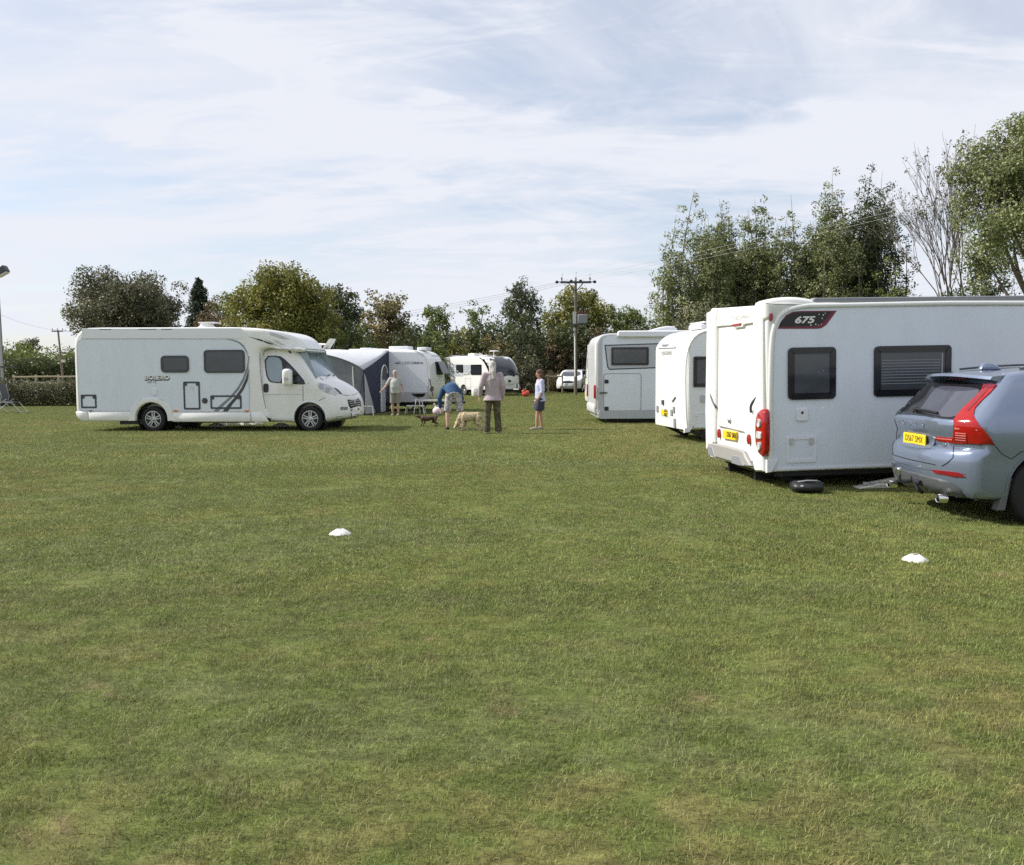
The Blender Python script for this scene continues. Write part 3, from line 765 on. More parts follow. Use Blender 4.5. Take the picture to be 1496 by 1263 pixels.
# shrubs of the boundary
sh = [(560, 640, 470, 60, 'leaf_dark', 'dark shrub behind the roof of the awning caravan'), (648, 700, 474, 66, 'leaf_yellow', 'light green shrub behind the gap between the middle caravans'),
      (600, 665, 480, 58, 'leaf_green', 'rounded green shrub left of the light green one'), (690, 760, 482, 63, 'leaf_chestnut', 'straw coloured shrub behind the dark front window caravan'),
      (725, 800, 455, 66, 'leaf_dark', 'tall dark thicket left of the transformer pole'), (740, 795, 500, 60, 'leaf_grey', 'bramble bush to the right of the dark window caravan'),
      (785, 842, 478, 68.5, 'leaf_brown', 'brown autumn thicket left of the transformer pole foot'), (838, 900, 470, 69, 'leaf_brown', 'brown twiggy thicket right of the transformer pole foot'),
      (826, 870, 505, 68, 'leaf_grey', 'dull bush behind the parked white car'), (880, 960, 478, 66, 'leaf_dark', 'dark shrub behind the roof of the grey motorhome'),
      (940, 1010, 462, 62, 'leaf_green', 'green shrub at the foot of the first poplar'), (470, 560, 470, 56, 'leaf_green', 'green shrub behind the roof hatch of the awning caravan'),
      (120, 270, 470, 52, 'leaf_dark', 'dark undergrowth behind the roof of the left motorhome'), (250, 380, 478, 54, 'leaf_dark', 'dark undergrowth under the rusty brown bush')]
for i, (x0, x1, tp, Y, lf, lb) in enumerate(sh):
    T('bush', lb, x0, x1, tp, Y, kind='bush', leaf=lf, seed=60 + i, size=.17, cat='bush', lobes=15, dens=1.25)

# masses nobody could count: hedges, scrub and far woods
def hedge(name, label, a, b_, H, depth, leaf, n, size, seed, jag=.25, cat='hedge', kind='stuff', shell=0):
    rg = np.random.default_rng(seed); a, b_ = np.array(a, float), np.array(b_, float); L = np.linalg.norm(b_ - a); d = (b_ - a) / L; nn = np.array([-d[1], d[0]])
    k = int(n / 16); s = rg.random(k) * L; w = rg.uniform(-.5, .5, k) * depth
    hh = H * (1 + jag * (np.sin(s / L * 37 + seed) * .4 + np.sin(s / L * 91 + 2 * seed) * .3 + rg.normal(0, .35, k))); z = hh * rg.random(k) ** .65
    cen = np.stack([a[0] + d[0] * s + nn[0] * w, a[1] + d[1] * s + nn[1] * w, z], 1)
    C = np.repeat(cen, 16, 0) + rg.normal(0, 1, (k * 16, 3)) * np.array([H * .12, H * .12, H * .10]); N = rg.normal(0, 1, C.shape); N /= np.linalg.norm(N, axis=1)[:, None]
    Tt = np.repeat(rg.normal(.45, .2, k), 16) + rg.normal(0, .18, k * 16); m_ = C[:, 2] > 0; C, N, Tt = C[m_], N[m_], Tt[m_]
    o = link(name, leaves_mesh(name, C, N, size, Tt, leaf, rng=rg)); tag(o, label, cat, kind='stuff'); return o
gl = G(-60, 594); gr_ = G(150, 594)
hedge('hedge', 'low scrubby weed bank along the edge of the field behind the left motorhome', (gl.x - 4, gl.y + 1.2), (gr_.x + 9, gr_.y + 1.2), 1.05, 1.6, 'leaf_grey', 70000, .09, 3)
hedge('dry_grass', 'strip of tall straw coloured grass at the foot of the far bushes', (-1, 66), (9, 66), 1.2, 2.0, 'dry_stem', 16000, .13, 5, cat='grass')
hedge('hedge', 'dark far hedge filling the back of the field', (-24, 70), (16, 70), 4.4, 3, 'leaf_dark', 60000, .26, 6)
hedge('hedge', 'dark hedge behind the row of vans on the right', (12, 67), (60, 60), 4.6, 4, 'leaf_dark', 60000, .26, 7)
hedge('woodland', 'dense belt of dark green trees beyond the rail fence at the far left', (-96, 112), (-34, 112), 4.3, 6, 'leaf_green', 40000, .32, 8, jag=.22, cat='woodland')
hedge('woodland', 'darker low trees in front of the far left tree belt', (-62, 104), (-44, 104), 3.0, 4, 'leaf_dark', 14000, .3, 9, jag=.2, cat='woodland')
tree('tree', 'tiny lone tree on the far left skyline', (atY(47, 540, 240).x, 240), atY(47, 489, 240).z, 5.2, kind='wide', leaf='leaf_grey', seed=90, size=.5, lobes=7, dens=.8, base=.5)
tree('tree', 'small rounded tree on the far left skyline beside the lone tree', (atY(30, 540, 240).x, 240), atY(30, 496, 240).z, 5, kind='round', leaf='leaf_green', seed=91, size=.5, lobes=7, base=.3)

# a low wooded ridge on the horizon
def ridge():
    rg = np.random.default_rng(2); xs = np.arange(-1600, 1600, 18.0); vs = []
    for j, y in enumerate((520, 640, 900)):
        for x in xs:
            h = 0 if j == 0 else 15 + 3 * sin(x / 130) + 2 * sin(x / 47 + 1) + rg.normal(0, .5)
            vs.append((x, y, h if j else -1))
    n = len(xs); fs = [(j * n + i, j * n + i + 1, (j + 1) * n + i + 1, (j + 1) * n + i) for j in range(2) for i in range(n - 1)]
    me = bpy.data.meshes.new('hills'); me.from_pydata(vs, [], fs)
    mat('far_hill', (.11, .14, .12), .95, noise=(.02, .8, (.17, .18, .13)))
    finish(me, 'far_hill', 180); tag(link('hills', me), kind='structure')
ridge()
# pale stubble field beyond the rail fence
mat('stubble', (.42, .36, .22), .95, noise=(.6, .8, (.25, .27, .12)), bump=(8, .5, .05))
me = bpy.data.meshes.new('field'); me.from_pydata([(-110, 42, .006), (-14, 42, .006), (-14, 100, .006), (-110, 100, .006)], [], [(0, 1, 2, 3)]); finish(me, 'stubble', 0)
tag(link('field', me), kind='structure')

# ================================================================== the big caravan on the right
mat('bumper_grey', (.30, .29, .28), .5)
def big_caravan():
    F = Frame('caravan', (0, 0, 0), R(6.4), 2.26, pitch=R(0.9), label='white and grey touring caravan numbered 675 parked beside the blue grey estate car', cat='caravan', group='caravans')
    # near rear corner at (3.50, 11.72): shift the base so that the local point (0,-w/2) falls there
    bx, by = 3.345 - sin(R(6.4)) * F.w / 2, 11.2 + cos(R(6.4)) * F.w / 2
    F.o.location = (bx, by, -0.03); F.M = Matrix.Translation((bx, by, -0.03)) @ Matrix.Rotation(R(6.4), 4, 'Z') @ Matrix.Rotation(-R(0.9), 4, 'Y'); F.I = F.M.inverted()
    L = 7.25; y = -F.w / 2
    zb = F.s_(1125, 690)[1]; zt = F.s_(1160, 441)[1]; zr = F.s_(1400, 443)[1]
    rear = F.side([(1121, 690), (1119, 640), (1118, 560), (1118, 500), (1119, 470), (1123, 455), (1131, 445), (1145, 441)])
    prof = [(max(0.0, x), z) for x, z in rear]
    prof += [(0.9, zt + .01), (1.5, zr), (5.6, zr - .03), (6.5, zr - .10), (7.0, zr - .42), (7.2, zr - 1.0), (L, zb + .35), (L - .05, zb + .02), (5.3, zb)]
    prof = prof[::-1]
    body = link('body', body_mesh(prof, F.w, .05, 3, 10, .35), F.o); finish(body.data, 'white_gelcoat', 38)
    # wheel arch
    wx = 3.75
    cut(body, [MB().lathe([(.40, -F.w / 2 - .1), (.40, -F.w / 2 + .32)], c=(wx, 0, zb + .04), axis='y', n=28)])
    # flat grey side sheet with its curved rear top
    sp = F.side([(1131, 688), (1129, 600), (1131, 500), (1135, 470), (1146, 456), (1165, 451)]); zs = sp[-1][1]
    side = smooth_poly(sp, 1, False) + [(2.5, zs), (5.6, zs - .03), (6.2, zs - .18), (6.5, zs - .6), (6.6, zb + .1), (6.55, zb + .035)]
    side += [(wx + .46, zb + .035), (wx + .40, zb + .3), (wx + .25, zb + .44), (wx - .25, zb + .44), (wx - .40, zb + .3), (wx - .46, zb + .035)]
    MB().prism(side, y + .01, y - .006).build('side_panel', 'grey_panel', F.o, 0)
    # awning rail trim: runs up the rear corner, round and along the roof edge
    rail = smooth_poly(F.side([(1125, 686), (1124, 600), (1126, 505), (1130, 476), (1139, 459), (1156, 450), (1180, 446.5)]), 2, False)
    zq = rail[-1][1]; rail += [(2.5, zq + .012), (5.5, zq - .02), (6.4, zq - .2)]
    MB().tube([(x, y - .012, z) for x, z in rail], [(.030, .022)] * len(rail), 8).build('awning_rail', 'white_gelcoat', F.o, 50)
    MB().prism(F.side([(1119, 671), (1135, 671), (1131, 680), (1126, 689), (1119, 690)]), y + .02, y - .035, bev=.004).build('corner_cap', 'pale_panel', F.o, 30)
    x0 = F.s_(1135, 686)[0]
    MB().prism([(x0, zb + .055), (x0, zb + .028), (wx - .46, zb + .028), (wx - .46, zb + .055)], y + .01, y - .016).build('sill_trim', 'pale_panel', F.o, 30)
    # chassis
    ch = MB().box((3.2, 0, zb - .02), (5.9, 2.10, .10)).box((3.4, -.5, zb - .10), (6.6, .06, .14)).box((3.4, .5, zb - .10), (6.6, .06, .14))
    ch.tube([(6.7, -.5, zb - .05), (8.4, 0, zb - .02)], .05, 6).tube([(6.7, .5, zb - .05), (8.4, 0, zb - .02)], .05, 6).tube([(8.1, 0, 0.02), (8.1, 0, .75)], .03, 8)
    ch.tube([(wx, -1.05, .32), (wx, 1.05, .32)], .05, 8).build('chassis', 'black_plastic', F.o, 30)
    for i, (jx, jy, sg) in enumerate(((.55, -.80, 1), (.55, .80, 1), (6.3, -.80, -1), (6.3, .80, -1))):
        jb = MB().tube([(jx - .28 * sg, jy, zb - .08), (jx + .05 * sg, jy, .03)], .028, 6).tube([(jx + .42 * sg, jy, zb - .08), (jx + .05 * sg, jy, .03)], .022, 6)
        jb.box((jx + .05 * sg, jy, .022), (.16, .16, .02)); jb.build('corner_jack', 'dark_grey', F.o, 30)
    for yy in (-1, 1): wheel(F.o, wx, yy * .98, .33, .20, .19, 6, yy)
    # windows
    def W(px0, py0, px1, py1, **k):
        a = F.s_(px0, (py0 + py1) / 2)[0]; b_ = F.s_(px1, (py0 + py1) / 2)[0]; c = F.s_((px0 + px1) / 2, py1)[1]; d = F.s_((px0 + px1) / 2, py0)[1]
        return a, c, b_, d
    q = W(1150.5, 507, 1220, 583); window(F, *q, r=.06, fw=.085)
    q = W(1276, 504.5, 1388, 578); w2 = window(F, *q, r=.06, fw=.09)
    n = 9
    for i in range(n):
        zz = q[1] + .11 + (q[3] - q[1] - .24) * i / (n - 1) * .72 + .06
        MB().box(((q[0] + q[2]) / 2 - .03, y - .0245, zz), (q[2] - q[0] - .26, .004, .010)).build('blind_slat', 'mid_grey', w2, 0)
    MB().box((q[2] - .13, y - .0245, (q[1] + q[3]) / 2), (.010, .004, q[3] - q[1] - .22)).build('blind_slat', 'light_grey', w2, 0)
    window(F, 4.6, q[1], 5.7, q[3], r=.06, fw=.085)
    # mains inlet and cassette locker
    q = W(1162.5, 596, 1179.5, 614.5); MB().prism(rrect(*q, .03), y, y - .03, bev=.006).build('water_inlet', 'pale_panel', F.o, 30)
    MB().prism(rrect((q[0] + q[2]) / 2 - .018, q[3] - .075, (q[0] + q[2]) / 2 + .012, q[3] - .04, .008), y - .028, y - .034).build('keyhole', 'print_black', F.o, 30)
    q = W(1148, 636.5, 1192, 675); locker(F, *q, m='pale_panel', fw=.045, t=.018)
    # roof: grey roll-out awning case above the white edge, hump, hatches
    za = F.s_(1350, 437)[1]; xa = F.s_(1183, 438)[0]
    MB().prism([(xa, za - .045), (xa + .08, za + .04), (6.2, za + .035), (6.2, za - .05)], y + .02, y + .14, bev=.01).build('awning_case', 'mid_grey', F.o, 30)
    MB().prism([(xa + .03, za - .085), (xa + .03, za - .048), (6.1, za - .053), (6.1, za - .09)], y + .04, y + .12).build('awning_gap_shade', 'black_plastic', F.o, 30)  # solid black strip standing in for the shaded gap under the case
    hump = smooth_poly(F.side([(1110, 447), (1117, 439), (1130, 434.5), (1160, 432.5), (1185, 436), (1215, 443), (1215, 452), (1150, 470), (1112, 470)]), 2)
    hump = [(max(a, -.03), b_) for a, b_ in hump]
    for sg in (-1, 1):
        MB().prism(hump, sg * (F.w / 2 + .004), sg * (F.w / 2 - .34), bev=.05).build('rear_roof_pod', 'white_gelcoat', F.o, 50)
    for hx, s_ in ((2.6, .5), (4.6, .7)): MB().prism(rrect(hx, -.3, hx + s_, .3, .08), zr + .0, zr + .07, 'z', bev=.02).build('roof_hatch', 'pale_panel', F.o, 40)
    # side markings
    bp_ = F.side([(1136, 480), (1140, 470), (1148, 460), (1158, 455), (1170, 454), (1222, 453.5), (1213, 466), (1207, 474), (1200, 479), (1192, 480)])
    MB().prism(bp_, y - .002, y - .010).build('number_badge', 'maroon', F.o, 0)
    bi = F.side([(1137, 477), (1142, 468), (1150, 461), (1160, 456.5), (1172, 455.8), (1214, 455.5), (1205, 467), (1198, 473), (1190, 475.5)])
    MB().prism(bi, y - .009, y - .0125).build('badge_field', 'print_black', F.o, 0)
    tx, tz = F.s_(1174, 467.5); h = abs(F.s_(1174, 472)[1] - F.s_(1174, 463)[1])
    text('badge_number', '675', h * 1.5, 'plate_white', F.o, onside(tx, tz, y - .0135), .001, sx=1.5, bold=.004, shear=.25)
    rg = random.Random(3)
    for dx_, dz_ in ((1196, 459), (1202, 460), (1200.5, 464.8), (1191, 473.5), (1184, 474.6), (1199, 473.6), (1195, 474.6), (1186, 470), (1205, 457.5)):
        sx_, sz_ = F.s_(dx_, dz_); r_ = rg.uniform(.005, .011)
        MB().prism(rrect(sx_ - r_, sz_ - r_, sx_ + r_, sz_ + r_, r_ * .8, 2), y - .0124, y - .014).build('star', 'plate_white', F.o, 0)
    sx_, sz_ = F.s_(1125.5, 463)
    MB().prism(rrect(sx_ - .022, sz_ - .05, sx_ + .022, sz_ + .05, .02), y + .01, y - .035, bev=.006).build('marker_light', 'deep_red_lens', F.o, 40)
    # ------- rear face
    Y0, Y1 = -F.w / 2, F.w / 2
    def RP(name, pts, m, t=.02, bev=.005, x=0.0, sm=30):
        return MB().prism([(a, b_) for a, b_ in F.rear(pts, x)], x + .02, x - t, 'x', bev=bev).build(name, m, F.o, sm)
    # raised surround: two pillars and a top band, leaving the centre panel recessed
    zt_ = zt + .02
    RP('rear_moulding', [(1104, 449), (1117, 446), (1118, 600), (1118, 688), (1107, 688), (1101, 664), (1107, 560), (1104, 480)], 'white_gelcoat', .045, .02)
    RP('rear_moulding', [(1036, 480), (1038, 462), (1043, 450), (1053, 450), (1050, 470), (1049, 560), (1047, 646), (1035, 658), (1034, 600)], 'white_gelcoat', .045, .02)
    RP('rear_header', [(1052, 450), (1108, 446), (1108, 471), (1090, 474), (1088, 478), (1076, 479.5), (1073, 475), (1050, 477)], 'white_gelcoat', .035, .012)
    # lettering on the header
    ty, tz = F.x_(1081, 463.5, -.04); h = abs(F.x_(1081, 460)[1] - F.x_(1081, 467.5)[1])
    text('lettering', 'COACHMAN', h * 1.25, 'light_grey', F.o, onrear(-.037, ty, tz), .002, sx=1.05, spacing=1.35)
    RP('brake_light', [(1073.5, 473.5), (1087, 471.5), (1086.5, 475), (1074.5, 477)], 'red_lens', .05, .006, sm=40)
    # lamp cluster with clear bands; outline from its own shape, near side and far side mirrored
    lam = F.rear([(1111, 598), (1117.5, 597), (1118, 625), (1117.5, 667), (1110, 665), (1105.5, 655), (1103.5, 640), (1104, 612), (1107, 602)], -.05)
    a = [(p[0], p[1]) for p in lam]
    for sg in (1, -1):
        pl = [(sg * p[0] - (.09 if sg < 0 else 0), p[1]) for p in a]
        l = MB().prism(smooth_poly(pl, 1), .02, -.06 if sg > 0 else -.012, 'x', bev=.014 if sg > 0 else 0).build('tail_light', 'red_lens', F.o, 50)
        if sg < 0: continue
        zs_ = [p[1] for p in a]; zmid = F.x_(1111, 636, -.07)[1]; yc = sg * (sum(p[0] for p in a) / len(a) - .01)
        MB().prism(rrect(yc - .075, zmid - .045, yc + .075, zmid + .05, .02), -.05, -.082, 'x', bev=.006).build('reversing_light', 'clear_lens', l, 40)
        for zc in (F.x_(1111, 618, -.07)[1], F.x_(1111, 652, -.07)[1]):
            MB().lathe([(.055, -.06), (.055, -.084), (.045, -.086), (.042, -.078), (.001, -.078)], c=(0, yc, zc), axis='x', n=20).build('lamp_ring', 'clear_lens', l, 40)
    ry, rz = F.x_(1093.5, 641.5, -.02)
    for sg in (1, -1):
        o = MB().lathe([(.001, -.035), (.04, -.035), (.052, -.028), (.052, .0)], c=(0, sg * abs(ry), rz), axis='x', n=20); 
        o.v = [(a_, sg * abs(ry) + (b_ - sg * abs(ry)) * .85, rz + (c_ - rz) * 1.35) for a_, b_, c_ in o.v]; o.build('reflector', 'red_lens', F.o, 40)
    RP('number_plate', [(1059.5, 627.5), (1078.5, 631), (1077.5, 643), (1058.5, 639.5)], 'plate_yellow', .035, .003)
    ty, tz = F.x_(1068.5, 635.5, -.036); hh = .079
    text('plate_text', 'DS67 SMX', .105, 'print_black', F.o, onrear(-.0365, ty, tz), .001, sx=.82, bold=.002)
    ty, tz = F.x_(1065, 614, -.02); MB().lathe([(.001, -.03), (.03, -.03), (.04, -.02), (.04, 0)], c=(0, ty, tz), axis='x', n=14).build('rear_lock', 'steel', F.o, 40)
    gp = [F.x_(*p, -.02) for p in ((1097.5, 602), (1099, 594), (1103, 585), (1108.5, 577.5))]
    for sg in (1, -1):
        MB().tube([(-.02 - .03 * sin(pi * t), sg * (gp[0][0] + (gp[3][0] - gp[0][0]) * t ** 1.5), gp[0][1] + (gp[3][1] - gp[0][1]) * t) for t in np.linspace(0, 1, 9)], .018, 8).build('grab_handle', 'dark_grey', F.o, 60)
    MB().tube([(-.024, *F.x_(1050, 621.5, -.02)), (-.024, *F.x_(1086, 630, -.02))], .007, 6).build('panel_seam', 'mid_grey', F.o, 0)
    RP('bumper', [(1038, 645.5), (1060, 650), (1085, 656.5), (1090, 659), (1094, 668), (1101, 680), (1097, 682), (1088, 679), (1075, 675), (1052, 668.5), (1040, 664)], 'bumper_grey', .05, .02)
    RP('bumper_vent', [(1075, 664.5), (1086, 666), (1092, 680), (1085, 679.5), (1074, 676)], 'mid_grey', .06, .006)
    RP('bumper_vent', [(1038.5, 651), (1046, 653), (1050, 668), (1040, 664)], 'mid_grey', .06, .006)
    # rear valance sloping under the body
    za_, zb_ = F.x_(1060, 663)[1], zb - .10
    MB().prism([(.0, zb + .10), (.16, zb - .08), (.55, zb - .14), (.9, zb - .05), (.9, zb + .12)], -.75, .75, bev=.02).build('rear_valance', 'black_plastic', F.o, 40)
    return F
BC = big_caravan()

# ================================================================== second white caravan of the row
def row_caravan():
    yaw = R(8); w = 2.2; X, Y = 3.70, 18.1
    bx, by = X - sin(yaw) * w / 2, Y + cos(yaw) * w / 2
    F = Frame('caravan', (bx, by, 0), yaw, w, label='white touring caravan standing between the grey motorhome and the 675 caravan', cat='caravan', group='caravans')
    y = -w / 2; L = 6.4
    pts = F.side([(1002, 628), (1000, 612), (998.5, 590), (998, 540), (1000, 512), (1005, 499), (1014, 488), (1026, 481.5), (1040, 478)])
    prof = [(max(-.02, x), z) for x, z in smooth_poly(pts, 1, False)]; zb = pts[0][1]; zr = pts[-1][1]
    prof += [(1.6, zr + .02), (4.8, zr), (5.6, zr - .1), (6.15, zr - .6), (6.3, zr - 1.2), (L, zb + .4), (L - .1, zb)]
    body = link('body', body_mesh(prof[::-1], w, .11, 4, 10, .35), F.o); finish(body.data, 'white_gelcoat', 45)
    wx = 3.3; cut(body, [MB().lathe([(.38, -w / 2 - .1), (.38, -w / 2 + .3)], c=(wx, 0, zb + .05), axis='y', n=24)])
    sp = smooth_poly(F.side([(1009, 622), (1007, 600), (1006, 540), (1009, 512), (1015, 498), (1026, 489), (1040, 486)]), 1, False); zs = sp[-1][1]
    MB().prism(sp + [(4.9, zs), (5.5, zs - .4), (5.7, zb + .08), (wx + .45, zb + .08), (wx + .3, zb + .44), (wx - .3, zb + .44), (wx - .45, zb + .08)], y + .02, y - .004).build('side_panel', 'pale_panel', F.o, 0)
    rl = smooth_poly(F.side([(1004, 625), (1002, 600), (1001, 540), (1004, 512), (1011, 495), (1023, 485.5), (1040, 481.5)]), 1, False)
    MB().tube([(a, y - .002, b_) for a, b_ in rl] + [(4.9, y - .002, rl[-1][1])], [(.02, .022)] * (len(rl) + 1), 8).build('awning_rail', 'white_gelcoat', F.o, 60)
    MB().prism(F.side([(1000, 625), (1012, 623), (1007, 631), (999, 632)]), y + .03, y - .02, bev=.005).build('corner_cap', 'pale_panel', F.o, 30)
    a, b_ = F.s_(1013, 520.5); c, d = F.s_(1036, 565); window(F, a, d, c + .12, b_, r=.03, fw=.075)
    a, b_ = F.s_(1014, 602); c, d = F.s_(1038, 624); locker(F, a, d, c + .05, b_, m='pale_panel', inner='pale_panel', cm='pale_panel')
    a, b_ = F.s_(1023, 577); c, d = F.s_(1031, 587); MB().prism(rrect(a, d, c, b_, .02), y, y - .03, bev=.006).build('water_inlet', 'light_grey', F.o, 30)
    def RP(name, pts, m, t=.02, bev=.004, sm=40): return MB().prism(F.rear(pts, -.01), .03, -.01 - t, 'x', bev=bev).build(name, m, F.o, sm)
    RP('rear_ledge', [(962, 505), (988, 505), (988, 507.5), (962, 508.5)], 'pale_panel', .035)
    RP('brake_light', [(970, 502.5), (976, 502.5), (976.5, 505.5), (970, 505.5)], 'mid_grey', .05)
    ty, tz = F.x_(975.5, 515.5); text('lettering', 'COACHMAN', .13, 'light_grey', F.o, onrear(-.03, ty, tz), .004, sx=.95)
    RP('number_plate', [(968, 597), (977, 599.5), (976.5, 608), (967.5, 605.5)], 'plate_yellow', .04)
    ty, tz = F.x_(972.3, 602.5, -.05)
    for dz, tt in ((.045, 'FH66'), (-.045, 'KDN')): text('plate_text', 'DS67' if dz > 0 else 'SMX', .10, 'print_black', F.o, onrear(-.053, ty, tz + dz), .001, bold=.002)
    RP('plate_recess', [(965, 595), (978.5, 598.5), (982, 596), (982, 597), (979.5, 610), (963.5, 607)], 'pale_panel', .018)
    for (ax, ay, bx_, by_) in ((960.5, 592, 963, 602), (981, 598, 984, 607), (984.5, 593.5, 987, 603), (985.5, 611, 988.5, 624)):
        RP('lamp_lens', rrect(ax, ay, bx_, by_, 1.1), 'mid_grey', .03)
    RP('rear_handle', [(969, 584), (971, 584), (970.8, 591), (969.2, 591)], 'dark_grey', .05)
    RP('rear_handle', [(983, 586), (988, 579), (988.6, 580), (984, 587)], 'mid_grey', .04)
    MB().box((3, 0, zb - .06), (5.2, 1.7, .12)).tube([(5.6, -.5, zb - .05), (7.3, 0, zb)], .05, 6).tube([(5.6, .5, zb - .05), (7.3, 0, zb)], .05, 6).build('chassis', 'black_plastic', F.o, 30)
    for jx, jy, sg in ((.5, -.80, 1), (.5, .80, 1), (5.3, -.8, -1), (5.3, .8, -1)):
        MB().tube([(jx - .35 * sg, jy, zb - .02), (jx + .12 * sg, jy, .03)], .038, 6).tube([(jx + .62 * sg, jy, zb - .02), (jx + .12 * sg, jy, .03)], .034, 6).box((jx + .12 * sg, jy, .022), (.18, .16, .02)).build('corner_jack', 'dark_grey', F.o, 30)
    for s in (-1, 1): wheel(F.o, wx, s * .96, .32, .20, .19, 6, s)
    MB().prism(rrect(.35, -.9, .95, -.15, .06), zr - .02, zr + .09, 'z', bev=.02).prism(rrect(.4, -.95, 1.0, -.1, .06), zr + .10, zr + .14, 'z', bev=.015).build('roof_hatch', 'pale_panel', F.o, 40)
    MB().prism(rrect(2.6, -.4, 3.4, .4, .06), zr, zr + .08, 'z', bev=.02).build('roof_hatch', 'pale_panel', F.o, 40)
row_caravan()

# ================================================================== grey motorhome of the row
mat('silver_body', (.47, .48, .50), .4, coat=.2)
def grey_motorhome():
    w = 2.3; yaw = R(0.5); X, Y = 2.52, 25.0
    bx, by = X - sin(yaw) * w / 2, Y + cos(yaw) * w / 2
    F = Frame('motorhome', (bx, by, 0), yaw, w, label='grey sided motorhome with a roof awning case and wide rear garage door', cat='motorhome', group='motorhomes')
    y = -w / 2; zb = F.s_(900, 611)[1]; zr = F.s_(920, 488)[1]
    pts = F.side([(874, 610), (871, 600), (870, 560), (870, 510), (872, 496), (878, 488.5), (890, 486.5)])
    prof = [(max(-.06, a), b_) for a, b_ in smooth_poly(pts, 1, False)] + [(2.5, zr + .03), (5.0, zr), (5.8, zr - .12), (6.5, zr - .75), (6.9, 1.35), (7.3, 1.05), (7.4, .5), (7.3, zb)]
    body = link('body', body_mesh(prof[::-1], w, .07, 4, 10, .3), F.o); finish(body.data, 'silver_body', 40)
    cut(body, [MB().lathe([(.40, -w / 2 - .1), (.40, -w / 2 + .3)], c=(x, 0, .34), axis='y', n=24) for x in (2.9, 6.4)])
    MB().prism(F.side([(881, 600), (880, 503), (881, 494), (888, 491), (1000, 489.5), (1000, 598)]) , y + .02, y - .004).build('side_panel', 'grey_panel', F.o, 0)
    MB().prism([F.s_(877, 611.5), F.s_(874, 605), F.s_(876, 599.5), F.s_(1000, 597), F.s_(1000, 611)], y + .02, y - .014, bev=.006).build('skirt', 'silver_panel', F.o, 30)
    # outlined window band
    q = F.side([(883, 503.5), (960, 501), (1020, 501), (1020, 538), (960, 537.5), (890, 540), (887, 536)])
    MB().ring(q, inset(q if area2(q) > 0 else q[::-1], .03)[::(1 if area2(q) > 0 else -1)], y, y - .010).build('window_band', 'gloss_black', F.o, 30)
    MB().prism(inset(q if area2(q) > 0 else q[::-1], .03), y + .01, y - .007).build('window_band_panel', 'silver_panel', F.o, 0)
    a, b_ = F.s_(893, 507); c, d = F.s_(947.5, 533); window(F, a, d, c, b_, r=.04, fw=.065)
    # garage door
    o_ = rrect(*F.s_(881.5, 600), *F.s_(937, 545), .09, 4); MB().ring(o_, inset(o_, .016), y, y - .011).build('garage_door_seal', 'mid_grey', F.o, 0)
    MB().prism(inset(o_, .018), y + .01, y - .008).build('garage_door', 'grey_panel', F.o, 0)
    for py in (557, 596.5):
        a, b_ = F.s_(886, py); MB().prism(rrect(a - .06, b_ - .055, a + .06, b_ + .055, .02), y, y - .03, bev=.006).build('door_catch', 'black_plastic', F.o, 30)
    a, b_ = F.s_(881.5, 573.5); MB().tube([(a - .11, y - .01, b_), (a - .04, y - .05, b_), (a + .11, y - .05, b_)], .02, 8).build('cable', 'black_plastic', F.o, 60)
    # rear: columns, lamp
    for xx, m_, x1 in ((867.5, 'silver_panel', .03),):
        pass
    for sg in (1, -1):
        MB().prism([(sg * 1.0, .45), (sg * 1.13, .45), (sg * 1.13, zr - .25), (sg * 1.0, zr - .2)], .02, -.09, 'x', bev=.03).build('rear_column', 'light_grey', F.o, 60)
        zl, zu = F.s_(872, 582)[1], F.s_(872, 562)[1]
        MB().prism(rrect(sg * 1.02, zl, sg * 1.14, zu, .04), -.05, -.12, 'x', bev=.02).build('tail_light', 'red_lens', F.o, 50)
    MB().prism([(-1.1, .28), (1.1, .28), (1.1, .55), (-1.1, .55)], .03, -.12, 'x', bev=.04).build('rear_bumper', 'light_grey', F.o, 50)
    MB().prism(rrect(-.6, 1.5, .6, 2.1, .08), .03, -.03, 'x', bev=.01).build('rear_window', 'acrylic_window', F.o, 40)
    # awning case and roof things
    a, b_ = F.s_(901.5, 487.5); MB().prism(rrect(a, b_ - .10, 5.9, b_ + .09, .07), y - .13, y + .02, bev=.03).build('awning_case', 'pale_panel', F.o, 40)
    MB().box((F.s_(892, 485)[0], y + .1, zr + .03), (.42, .04, .05)).build('roof_rail', 'dark_grey', F.o, 30)
    a, _ = F.s_(936, 478); e, _ = F.s_(986, 478)
    MB().prism(smooth_poly([(a, zr), (e + .2, zr), (e + .2, zr + .26), (e - .2, zr + .27), (a + .3, zr + .13)], 1), -.5, .3, bev=.03).build('roof_hatch', 'pale_panel', F.o, 40)
    MB().box((3.6, 0, zb - .05), (6.6, 1.6, .14)).build('chassis', 'black_plastic', F.o, 30)
    MB().box((.9, -.3, zb - .02), (.9, 1.2, .16)).build('spare_tank', 'black_plastic', F.o, 30)
    for x in (2.9, 6.4):
        for s in (-1, 1): wheel(F.o, x, s * .98, .33, .2, .2, 6, s)
    MB().prism([(6.0, 1.9), (6.55, 1.35), (6.85, 1.30), (6.3, 2.0)], -1.0, 1.0, bev=.02).build('windscreen', 'dark_glass', F.o, 40)
grey_motorhome()

